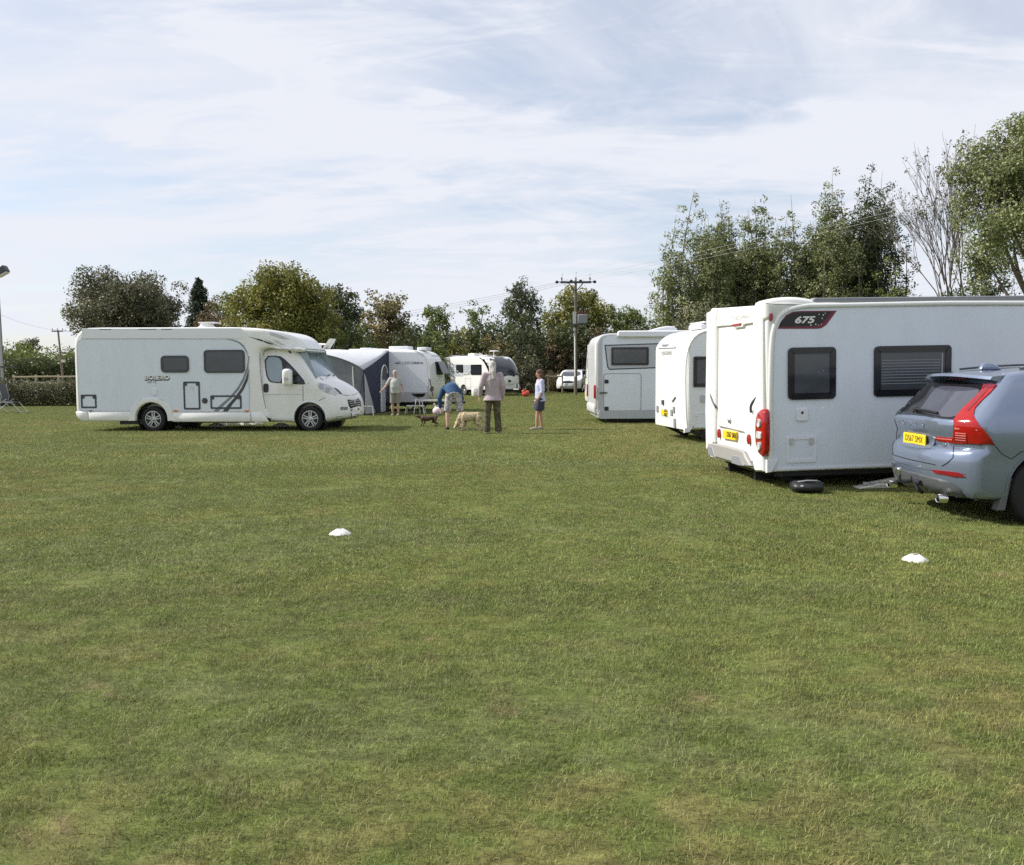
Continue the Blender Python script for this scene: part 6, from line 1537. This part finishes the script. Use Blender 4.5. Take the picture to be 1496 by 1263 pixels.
def hand(at, d, side, r=.9):
    """palm, four bent fingers and a thumb leaving its side"""
    at = Vector(at); d = Vector(d).normalized(); s = Vector(side).normalized(); n_ = d.cross(s)
    P = [path([at - d * .02, at + d * .04, at + d * .085], [(.020, .030), (.018, .040), (.016, .040)], 10)]
    for k, (o, L) in enumerate(((-.030, .060), (-.010, .074), (.010, .070), (.030, .055))):
        b0 = at + d * .075 + s * o; b1 = b0 + d * L * .55 + n_ * .004; b2 = b1 + d * L * .36 + n_ * .018
        P.append(path([b0, b1, b2], [.0095, .009, .0075], 7))
    t0 = at + d * .02 - s * .030; P.append(path([t0, t0 - s * .022 + d * .03, t0 - s * .026 + d * .058 + n_ * .012], [.012, .011, .009], 7))
    return P
def person(label, at, face, H, female, J, top, bottom, bottom_len, hair, shoe, sleeve, skin='skin', long_hair=False, belly=0.0, top_len=0.0, flare=0.0):
    """J: joints in a frame where the figure faces -Y (before the turn); metres at 1.75 tall"""
    k = H / 1.75; r = empty('person', at, face, label, 'person'); r.scale = (k, k, k)
    V3 = {n: Vector(p) for n, p in J.items()}
    pel, wst, cst, nek, hd = V3['pelvis'], V3['waist'], V3['chest'], V3['neck'], V3['head']
    up = (hd - nek).normalized(); fr = Vector(J.get('look', (0, -1, 0))).normalized(); fr = (fr - up * fr.dot(up)).normalized(); sd = up.cross(fr).normalized()
    HM = Matrix((sd, fr, up)).transposed()
    bw = .92 if female else 1.0; P = []
    sx = (V3['sho_l'] - V3['sho_r']).normalized()
    def torso(mb, g=0.0, lo=None):
        pts = [pel - (wst - pel) * .35, pel, wst, cst, cst.lerp(nek, .62)]
        rr = [(.155, .110), (.165, .120), (.150 + belly * .4, .105 + belly), (.175, .118 + belly * .4), (.12, .085)]
        rings = []; n = 16; vs = []
        for i, p in enumerate(pts):
            t = (pts[min(i + 1, 4)] - pts[max(i - 1, 0)]).normalized(); u = (sx - t * sx.dot(t)).normalized(); w_ = t.cross(u)
            for q in range(n):
                a = 2 * pi * q / n; vs.append(p + u * ((rr[i][0] * bw + g) * cos(a)) + w_ * ((rr[i][1] + g) * sin(a)))
        fs = [(i * n + q, i * n + (q + 1) % n, (i + 1) * n + (q + 1) % n, (i + 1) * n + q) for i in range(4) for q in range(n)] + [tuple(range(n - 1, -1, -1)), tuple(4 * n + q for q in range(n))]
        mb.add(vs, fs)
    P.append(torso); P.append(cap(cst.lerp(nek, .5), nek.lerp(hd, .45), .062, .055))
    P.append(ell(hd + up * .02, (.076, .096, .112), HM)); P.append(ell(hd + fr * .035 - up * .055, (.055, .060, .060), HM))
    P.append(ell(hd + fr * .098 - up * .012, (.013, .022, .022), HM)); 
    for s in (-1, 1): P.append(ell(hd + sd * .078 * s + up * .0, (.010, .020, .030), HM))
    for s in 'lr':
        sh, el, wr = V3['sho_' + s], V3['elb_' + s], V3['wri_' + s]; hp, kn, an = V3['hip_' + s], V3['kne_' + s], V3['ank_' + s]
        P += [cap(sh, el, .050 * bw, .041 * bw), cap(el, wr, .040 * bw, .027 * bw), cap(hp, kn, .088, .056), path([kn, kn.lerp(an, .35), an], [.052, .056, .036], 12), cap(cst, sh, .075, .055)]
        d = (wr - el).normalized(); P += hand(wr + d * .01, d, (0, 1, 0) if abs(d.y) < .8 else (1, 0, 0))
        ft = Vector(J.get('toe_' + s, (an.x, an.y - .17, .03))); P.append(path([an + Vector((0, .04, -.045)), an.lerp(ft, .5) + Vector((0, 0, -.02)), ft], [.036, .040, .028], 8))
    blob('body', P, skin, r, .0095, 3)
    # clothes
    Q = [lambda mb: torso(mb, .022)]
    if top_len:
        dn = (pel - wst).normalized()
        Q.append(path([wst, pel + dn * .05, pel + dn * top_len], [(.17 + belly * .3, .13 + belly * .6), (.195, .15), (.21 + flare, .155 + flare)], 16) if abs(dn.z) > .5 else path([wst, pel], [.15, .16], 14))
    for s in 'lr':
        sh, el, wr = V3['sho_' + s], V3['elb_' + s], V3['wri_' + s]; Q.append(cap(cst.lerp(nek, .35), sh, .088, .072))
        if sleeve == 'short': Q.append(path([sh, sh.lerp(el, .45), sh.lerp(el, .78)], [.072, .070, .074]))
        elif sleeve == 'elbow': Q.append(path([sh, el, el.lerp(wr, .35)], [.074, .066, .064]))
        else: Q.append(path([sh, el, el.lerp(wr, .5), wr], [.076, .068, .058, .052]))
    blob('shirt', Q, top, r, .013, 5)
    Q = [path([wst.lerp(pel, .5), pel, pel - (wst - pel) * .55], [(.160 * bw, .122 + belly * .5), (.180 * bw, .135), (.165 * bw, .125)], 16)]
    for s in 'lr':
        hp, kn, an = V3['hip_' + s], V3['kne_' + s], V3['ank_' + s]
        if bottom_len == 'long': Q.append(path([hp, kn, kn.lerp(an, .5), an + (an - kn).normalized() * .04], [.104, .084, .082, .088]))
        elif bottom_len == 'skirt': Q.append(path([hp, hp.lerp(kn, .85)], [.115, .125]))
        else: Q.append(path([hp, hp.lerp(kn, .6), kn + (kn - hp).normalized() * .02], [.106, .098, .100]))
    if bottom_len == 'skirt': Q.append(path([pel, V3['hip_l'].lerp(V3['kne_l'], .8).lerp(V3['hip_r'].lerp(V3['kne_r'], .8), .5)], [(.19, .14), (.21, .16)], 16))
    blob({'long': 'trousers', 'skirt': 'skirt'}.get(bottom_len, 'shorts'), Q, bottom, r, .013, 4)
    # hair
    Q = [ell(hd + up * .045 - fr * .018, (.086, .098, .098), HM), ell(hd + up * .075, (.078, .088, .068), HM)]
    if long_hair == 'bob': Q += [ell(hd - fr * .035 - up * .02, (.092, .080, .115), HM), ell(hd - fr * .02 + up * .06, (.095, .105, .09), HM)]
    if long_hair == 'long':
        Q += [ell(hd - fr * .035, (.088, .080, .12), HM), path([hd - fr * .06, hd - fr * .13 - up * .16 + sd * .02, hd - fr * .15 - up * .34 + sd * .03], [(.070, .05), (.060, .04), (.03, .02)]), path([hd - fr * .05 + sd * .05, hd - fr * .11 - up * .22 + sd * .09], [.05, .03])]
    blob('hair', Q, hair, r, .010, 2)
    for s in (-1, 1): MB().ellipsoid(hd + fr * .090 + sd * .032 * s + up * .012, (.012, .010, .008), 8, 6).build('eye', 'eye', r, 60)
    MB().ellipsoid(hd + fr * .092 - up * .052, (.024, .010, .006), 8, 6, HM).build('mouth', 'maroon', r, 60)
    for s in 'lr':
        an = V3['ank_' + s]; ft = Vector(J.get('toe_' + s, (an.x, an.y - .17, .03)))
        blob('shoe', [path([an + Vector((0, .045, -.055)), an.lerp(ft, .35) + Vector((0, 0, -.035)), an.lerp(ft, .8) + Vector((0, 0, -.015)), ft], [(.042, .045), (.046, .05), (.046, .04), (.036, .028)], 12)], shoe, r, .010, 3)
    return r
def stand(**k):
    J = dict(pelvis=(0, 0, .95), waist=(0, -.01, 1.10), chest=(0, 0, 1.30), neck=(0, .01, 1.47), head=(0, -.015, 1.62),
             sho_l=(.185, .01, 1.42), elb_l=(.25, .03, 1.13), wri_l=(.25, -.04, .88), sho_r=(-.185, .01, 1.42), elb_r=(-.25, .03, 1.13), wri_r=(-.25, -.04, .88),
             hip_l=(.095, 0, .90), kne_l=(.11, -.02, .50), ank_l=(.12, .02, .09), hip_r=(-.095, 0, .90), kne_r=(-.11, -.02, .50), ank_r=(-.12, .02, .09))
    J.update(k); return J
# in these frames the figure's own left is +X when it faces the camera (-Y)
person('white haired person in a pale grey T-shirt and shorts standing at the awning door', G(578, 607), 0, 1.60, False,
       stand(wri_r=(-.50, -.16, .98), elb_r=(-.36, .0, 1.14), elb_l=(.27, .04, 1.13), wri_l=(.29, -.02, .87), ank_l=(.10, .02, .09), kne_l=(.095, -.02, .5)), 'grey_cotton', 'khaki_cotton', 'short', 'white_hair', 'shoe_tan', 'short', belly=.05, top_len=.08)
person('long haired person in a loose mauve shirt and camouflage trousers seen from behind', G(720, 633), R(188), 1.79, False,
       stand(chest=(0, .0, 1.31), sho_l=(.19, .01, 1.42), elb_r=(-.25, .05, 1.14), elb_l=(.28, .02, 1.14), wri_l=(.30, -.10, .90), look=(.2, -1, -.15), ank_l=(.15, .02, .09), kne_l=(.125, -.01, .5), ank_r=(-.14, .03, .09)), 'mauve_cotton', 'camo', 'long', 'white_hair', 'shoe_tan', 'long', long_hair='long', belly=.03, top_len=.16, flare=.03)
person('brown haired person in a lilac shirt and dark shorts facing left', G(789, 627), R(-78), 1.57, True,
       stand(look=(0, -1, -.12), elb_l=(.23, .02, 1.14), wri_l=(.20, -.10, .92), elb_r=(-.23, .02, 1.14), wri_r=(-.21, -.06, .90), kne_l=(.10, -.10, .5), ank_l=(.10, -.13, .09), toe_l=(.10, -.32, .03), kne_r=(-.10, .03, .5), ank_r=(-.10, .08, .09)), 'lilac_cotton', 'navy_cotton', 'skirt', 'brown_hair', 'shoe_tan', 'elbow', skin='skin_tanned', long_hair='bob', top_len=.12, flare=.02)
# bending figure: back to the camera, hips up, reaching down to the dog
person('person in a blue jumper and patterned shorts bending down over the pale dog', G(663, 627), R(195), 1.78, False,
       dict(pelvis=(0, .0, .93), waist=(0, -.12, 1.04), chest=(0, -.32, 1.08), neck=(0, -.52, 1.02), head=(0, -.64, .90), look=(0, -.5, -1),
            sho_l=(.20, -.42, 1.04), elb_l=(.30, -.40, .80), wri_l=(.27, -.42, .55), sho_r=(-.20, -.42, 1.04), elb_r=(-.30, -.42, .80), wri_r=(-.27, -.46, .56),
            hip_l=(.11, 0, .90), kne_l=(.16, -.03, .50), ank_l=(.17, .03, .09), hip_r=(-.11, 0, .90), kne_r=(-.17, -.02, .50), ank_r=(-.21, .02, .09)),
       'blue_wool', 'print_cotton', 'short', 'white_hair', 'shoe_dark', 'long', belly=.04)

def dog(label, at, rz, L, H, leg, coat_m, muzzle_m, head, tail, curly=False, ear_m=None, size=1.0):
    """faces +X before the turn; L trunk length, H height at the shoulder"""
    r = empty('dog', at, rz, label, 'dog'); zb = H * .80; P = []
    c0, c1 = Vector((L * .5, 0, zb)), Vector((-L * .5, 0, zb + .01)); R1 = H * .24
    P.append(path([c0 + Vector((R1 * .5, 0, .01)), c0, Vector((L * .1, 0, zb - .015)), Vector((-L * .25, 0, zb + .015)), c1, c1 - Vector((R1 * .6, 0, .02))], [R1 * .5, R1 * 1.08, R1 * 1.05, R1 * .82, R1 * .88, R1 * .4], 14))
    hd = Vector(head); nk = c0 + Vector((R1 * .4, 0, R1 * .3)); P.append(cap(nk, hd, R1 * .62, R1 * .50))
    hdir = Vector((1, 0, -.25 if head[2] > zb - .1 else -1.4)).normalized()
    hs = H * .125; P += [ell(hd, (hs * 1.1, hs * .92, hs * .95)), path([hd, hd + hdir * hs * 1.3, hd + hdir * hs * 2.3], [hs * .75, hs * .55, hs * .40], 10)]
    lr = H * .062
    for sy in (-1, 1):
        fo = .03 * sy; x = L * .46 + fo
        P += [cap((x, sy * R1 * .55, zb - R1 * .2), (x - .02, sy * R1 * .58, zb * .52), lr * 1.6, lr * 1.1), path([(x - .02, sy * R1 * .58, zb * .52), (x + .01, sy * R1 * .58, zb * .25), (x + .01, sy * R1 * .58, .02)], [lr * 1.1, lr * .85, lr * .8], 8), ell((x + .03, sy * R1 * .58, .018), (.040 * size, .026 * size, .02))]
        x = -L * .48 - fo
        P += [cap((x + .02, sy * R1 * .55, zb - R1 * .1), (x + .06, sy * R1 * .62, zb * .55), lr * 2.1, lr * 1.4), path([(x + .06, sy * R1 * .62, zb * .56), (x - .055, sy * R1 * .62, zb * .34), (x - .03, sy * R1 * .62, .02)], [lr * 1.35, lr * .85, lr * .75], 8), ell((x - .0, sy * R1 * .62, .018), (.040 * size, .026 * size, .02))]
    P.append(path([c1 - Vector((R1 * .4, 0, -.03))] + [c1 + Vector(t_) for t_ in tail], [lr * .9] + [lr * (.75 - .15 * i) for i in range(len(tail))], 8))
    o = blob('body', P, coat_m, r, .009, 3)
    for sy in (-1, 1):
        e = hd + Vector((-.01, sy * hs * .85, hs * .3)); blob('ear', [path([e, e + Vector((.01, sy * .025, -hs * .9)), e + Vector((.02, sy * .015, -hs * 1.7))], [(.018, .03), (.02, .038), (.012, .02)])], ear_m or coat_m, r, .008, 2)
        MB().ellipsoid(hd + Vector((hs * .75, sy * hs * .5, hs * .15)), (.012, .012, .012), 8, 6).build('eye', 'eye', r, 60)
    mz = hd + hdir * hs * 2.3; MB().ellipsoid(mz, (hs * .33, hs * .36, hs * .33), 10, 8).build('nose', muzzle_m, r, 60)
    if ear_m: MB().lathe([(R1 * .60, -.015), (R1 * .64, 0), (R1 * .60, .015)], n=18).build('collar', 'wood', r, 60).location = nk.lerp(hd, .5)
    if curly:
        rg = np.random.default_rng(3); me = o.data; co = np.array([v.co[:] for v in me.vertices]); no = np.array([v.normal[:] for v in me.vertices]); pick = rg.choice(len(co), 2200)
        C = co[pick] + no[pick] * .006; link('fur', leaves_mesh('fur', C, no[pick] * 2, .030, rg.random(len(pick)), 'cream_fur', rng=rg), r)
    return r
leaf_mat('cream_fur', (.52, .42, .27), (.66, .56, .38), (.80, .72, .54), .1)
mat('cream_coat', (.62, .52, .35), .9, noise=(20, 1.0, (.48, .38, .24))); mat('brown_coat', (.075, .042, .022), .7, noise=(12, .8, (.045, .025, .015)))
mat('nose_black', (.012, .010, .010), .4); mat('tan_coat', (.20, .10, .045), .7)
dog('cream curly coated dog with its nose down in the grass', G(688, 628.5), R(180), .40, .46, .3, 'cream_coat', 'nose_black', (.36, 0, .17), [(-.08, 0, -.04), (-.12, .0, -.12), (-.14, 0, -.18)], True, 'tan_coat')
dog('small dark brown dog with its tail raised walking left', G(627, 623), R(180), .38, .30, .15, 'brown_coat', 'nose_black', (.32, 0, .30), [(-.08, 0, .05), (-.16, 0, .14), (-.22, 0, .27)], size=.7)

# ---- camping furniture and odds and ends
mat('white_plastic', (.78, .78, .76), .4); mat('bag_plastic', (.72, .66, .68), .35, noise=(9, 1.0, (.62, .40, .46))); mat('red_fabric', (.50, .07, .035), .6, noise=(10, .6, (.45, .05, .03)))
def table(r):
    MB().prism(rrect(-.72, -.3, .72, .3, .04), .47, .50, 'z', bev=.006).build('tabletop', 'light_grey', r, 30)
    for x in (-.45, .45):
        for y in (-.24, .24): MB().tube([(x - .22, y, .01), (x + .22, y, .47)], .014, 6).tube([(x + .22, y, .01), (x - .22, y, .47)], .014, 6).build('leg', 'dark_grey', r, 0)
small('folding_table', 'low grey folding camping table with crossed black legs behind the people', 'table', G(632, 603.5), table, R(-8))
def rack(r):
    MB().tube([(-.3, 0, .30), (.3, 0, .30)], .012, 6).tube([(-.3, .5, .30), (.3, .5, .30)], .012, 6).build('rail', 'plate_white', r, 0)
    for y in (0, .5): MB().tube([(.28, y, .32), (.36, y, .01)], .013, 6).tube([(-.28, y, .32), (-.36, y, .01)], .013, 6).build('leg', 'plate_white', r, 0)
    MB().box((0, .25, .31), (.62, .5, .02)).build('top', 'light_grey', r, 0)
small('camp_stool', 'low white legged camp stool beside the person at the awning door', 'stool', G(606, 605), rack, 0)
def bbq(r):
    MB().lathe([(.001, .60), (.10, .61), (.20, .66), (.265, .74), (.28, .75), (.28, .765), (.001, .765)], n=24).build('bowl', 'gloss_black', r, 50)
    for a in (90, 210, 330): MB().tube([(.10 * cos(R(a)), .10 * sin(R(a)), .62), (.22 * cos(R(a)), .22 * sin(R(a)), .01)], .014, 6).build('leg', 'plate_white', r, 0)
small('barbecue', 'small black barbecue bowl on thin pale legs in front of the off-white caravan', 'barbecue', G(612.5, 605), bbq, 0)
def bag(r): blob('sack', [ell((0, 0, .15), (.20, .16, .16)), ell((.08, .02, .20), (.12, .12, .12)), path([(-.05, 0, .26), (-.10, 0, .36), (-.15, 0, .42)], [.06, .03, .05])], 'bag_plastic', r, .02, 2)
small('carrier_bag', 'pinkish white carrier bag on the grass under the folding table', 'bag', G(640, 606.5), bag, 0)
def redbag(r): blob('sack', [ell((0, 0, .18), (.24, .18, .18)), ell((-.12, 0, .32), (.13, .12, .13)), ell((.12, .05, .30), (.13, .12, .11))], 'red_fabric', r, .03, 2)
small('red_bag', 'bright red bag on the grass at the nose of the farthest caravan', 'bag', G(768, 579.5), redbag, 0)
def barrel(r):
    MB().lathe([(.001, 0), (.19, .0), (.22, .06), (.22, .44), (.19, .50), (.001, .50)], n=22).build('drum', 'white_plastic', r, 50)
    MB().tube([(.0, -.26, .25), (.25, -.3, .55), (.5, -.35, .95)], .015, 6).build('handle', 'steel', r, 50)
small('water_barrel', 'white water barrel with pull handle beside the farthest caravan', 'barrel', G(694, 578.5), barrel, 0)
def chair(r):
    mat('chair_mesh', (.10, .105, .12), .8)
    t = lambda pts, n_='frame', m='light_grey': MB().tube(pts, .016, 6).build(n_, m, r, 50)
    for y in (-.26, .26):
        t([(-.55, y, .02), (.15, y, .52), (.22, y, .55)]); t([(.30, y, .02), (-.30, y, .50)], 'leg'); t([(.75, y, .02), (.42, y, .42), (.10, y, .44), (-.35, y, .42)], 'leg'); t([(-.05, y, .42), (.02, y, .65), (-.10, y, 1.15)], 'back_rail')
    MB().prism([(-.06, .42), (.42, .42), (.42, .445), (-.06, .445)], -.25, .25).build('seat', 'chair_mesh', r, 0)
    MB().prism([(-.02, .45), (.03, .66), (-.10, 1.16), (-.13, 1.15), (-.01, .66), (-.06, .45)], -.24, .24).build('backrest', 'chair_mesh', r, 30)
    MB().tube([(.75, -.26, .02), (.75, .26, .02)], .016, 6).build('foot_bar', 'light_grey', r, 0)
small('camping_chair', 'grey framed folding recliner chair at the left edge of the picture', 'chair', G(8, 603), chair, R(0))

# ================================================================== poles, wires, fences
def floodlight():
    Y = 42; a = atY(-2, 470, Y); b_ = atY(5, 565, Y); top = atY(-4, 400, Y)
    r = empty('floodlight', (b_.x, Y, 0), 0, 'tall grey floodlight pole with an angled lamp head at the far left edge', 'floodlight')
    t_ = Vector((top.x - b_.x, 0, top.z)); MB().tube([(0, 0, 0), t_], [.09, .05], 10).build('pole', 'steel', r, 60)
    M = Matrix.Rotation(R(-28), 3, 'Y'); c = t_ + Vector((.25, -.1, .12))
    h = MB().box(c, (.62, .42, .34), M).build('lamp_head', 'dark_grey', r, 30, bevel=.05); MB().box(c + M @ Vector((.02, 0, -.19)), (.5, .34, .04), M).build('lens', 'clear_lens', h, 0)
    MB().box((.25, -.1, 1.9), (.9, .1, .06), Matrix.Rotation(0, 3, 'Z')).build('bracket', 'dark_grey', r, 0)
floodlight()

def utility_pole(name, label, base, h, arm, r0=.14, braces=True, transformer=False, tilt=0.0):
    r = empty(name, base, 0, label, 'utility pole'); tp = Vector((tilt, 0, h))
    MB().tube([(0, 0, 0), tp], [r0, r0 * .7], 12).build('pole', 'old_timber', r, 60)
    MB().box(tp + Vector((0, -.12, -.12)), (arm, .12, .13)).build('crossarm', 'dark_grey', r, 0)
    if braces:
        for s in (-1, 1): MB().tube([tp + Vector((s * arm * .24, -.12, -.16)), tp + Vector((0, -.14, -.72))], .03, 6).build('brace', 'dark_grey', r, 0)
    for x in (-arm * .46, 0, arm * .46):
        MB().tube([tp + Vector((x, -.12, -.06)), tp + Vector((x, -.12, .10))], .02, 6).lathe([(.001, 0), (.06, .02), (.035, .07), (.06, .11), (.03, .17), (.001, .2)], c=tp + Vector((x, -.12, .02)), n=12).build('insulator', 'dark_grey', r, 50)
    return r, tp
Y1 = 55; c = atY(841, 577, Y1)
up, tp = utility_pole('utility_pole', 'timber electricity pole with a grey transformer box and wide crossarm', (c.x, Y1, 0), atY(843, 409.5, Y1).z, 1.95, .11)
for s in (-1, 1):
    MB().tube([tp + Vector((s * .98, -.12, -.10)), tp + Vector((s * 1.16, -.12, -.10))], .03, 6).ellipsoid(tp + Vector((s * 1.20, -.12, -.10)), (.11, .09, .10), 10, 8).build('strain_insulator', 'print_black', up, 50)
for x in (-.3, .3): MB().ellipsoid(tp + Vector((x, -.14, -.02)), (.10, .08, .07), 10, 6).build('switch', 'print_black', up, 50)
for x, hh in ((-.86, .38), (.02, .5), (.9, .36)): MB().tube([tp + Vector((x, -.1, -.05)), tp + Vector((x, -.1, hh))], .010, 5).ellipsoid(tp + Vector((x, -.1, hh)), (.03, .03, .06), 6, 4).build('arcing_horn', 'light_grey', up, 0)
zt = atY(850, 466, Y1).z
tr_ = MB().box((.42, -.12, zt), (.62, .5, .58)).build('transformer', 'mid_grey', up, 30, bevel=.05)
for x in (.22, .42, .62): MB().lathe([(.001, 0), (.05, 0), (.04, .1), (.055, .14), (.03, .24), (.001, .25)], c=(x, -.12, zt + .29), n=10).build('bushing', 'maroon', tr_, 50)
MB().box((.18, -.12, zt - .36), (1.1, .3, .07)).build('platform', 'dark_grey', up, 0)
MB().box((-.08, -.16, zt + .1), (.20, .12, .75)).box((-.10, -.16, zt - .65), (.14, .1, .2)).box((-.10, -.16, zt - 1.0), (.14, .1, .2)).build('fuse_box', 'light_grey', up, 0)
MB().tube([(-.07, -.2, zt - 1.1), (-.05, -.2, 1.2)], .045, 6).build('cable_guard', 'white_plastic', up, 50)
MB().tube([(-.18, -.15, atY(840, 420, Y1).z), (-.22, -.17, atY(840, 440, Y1).z), (-.08, -.17, zt + .3)], .015, 5).build('cable', 'dark_grey', up, 0)
Y2 = 96; c2 = atY(93, 560, Y2)
u2, tp2 = utility_pole('utility_pole', 'slim timber pole with a short crossarm far off above the left woodland', (c2.x, Y2, 0), atY(88, 482, Y2).z, 1.25, .13, False, tilt=atY(88, 482, Y2).x - atY(93, 482, Y2).x)
MB().box((.12, -.1, 4.6 - 1.6), (.35, .25, .3)).build('bracket', 'light_grey', u2, 0)
# next pole out of frame on the right carries the line on
Y3 = 38; c3 = Vector((34, Y3, 0)); u3, tp3 = utility_pole('utility_pole', 'timber electricity pole beyond the right edge that carries the wires on', (c3.x, Y3, 0), 13.0, 1.95)
def wires(label, A, B, offs, sag, r_=.012, m='light_grey'):
    r = empty('overhead_line', A, 0, label, 'wires')
    for o in offs:
        P = []
        for i in range(25):
            s = i / 24; p = Vector(A).lerp(Vector(B), s) + Vector((o, 0, 0)) - Vector(A); p.z -= sag * 4 * s * (1 - s) * (1 + .15 * o); P.append(p)
        MB().tube(P, r_, 4).build('wire', m, r, 0)
a = up.location + tp; wires('three thin pale wires crossing in front of the poplars', a + Vector((0, -.12, .02)), u3.location + tp3, (-.86, 0, .86), .5, .0065)
wires('thin wires running left from the transformer pole past the dark oak', a + Vector((0, -.12, .02)), u2.location + tp2, (-.5, 0, .5), 1.9, .007, 'dark_grey')
# telegraph wire at the far left
wires('faint wire between the far left pole and the lamp pole', u2.location + tp2, (atY(-40, 470, 60).x, 60, 6.6), (0,), .4, .008, 'dark_grey')

def fence(label, a, b_, n, h, rails, m='old_timber', t=.05, post=.10):
    r = empty('fence', (a[0], a[1], 0), math.atan2(b_[1] - a[1], b_[0] - a[0]), label, 'fence', 'post and rail fences'); L = math.hypot(b_[0] - a[0], b_[1] - a[1])
    rg = random.Random(int(L * 10))
    for i in range(n):
        x = L * i / (n - 1); MB().box((x, 0, h / 2 + .03), (post, post, h + .06 + rg.uniform(-.03, .03)), Matrix.Rotation(rg.uniform(-.04, .04), 3, 'Y')).build('post', m, r, 0)
    for z in rails:
        for i in range(n - 1):
            x0, x1 = L * i / (n - 1), L * (i + 1) / (n - 1)
            MB().tube([(x0, -.08, z + rg.uniform(-.02, .02)), (x1, -.08, z + rg.uniform(-.02, .02))], [(t * .5, t)] * 2, 6).build('rail', m, r, 0)
mat('pale_rail', (.42, .37, .28), .9, noise=(5, .6, (.28, .24, .18)))  # pale timber colour with random darker mottling
p0, p1 = atY(4, 560, 47), atY(150, 560, 47); fence('nearer timber post and rail fence behind the weed bank at the left', (p0.x, 47), (p1.x, 47), 5, 1.15, (.55, 1.05), 'pale_rail', .07, .12)
p0, p1 = atY(20, 552, 64), atY(150, 552, 64); fence('farther pale post and rail fence in front of the woodland', (p0.x, 64), (p1.x, 64), 5, 1.45, (.9, 1.35), 'pale_rail', .07, .13)
p0, p1 = atY(760, 560, 61), atY(822, 560, 61); fence('short length of pale fence rail between the far caravan and the white car', (p0.x, 61.4), (p1.x, 61.4), 4, 1.25, (1.2,), 'pale_rail', .06, .1)
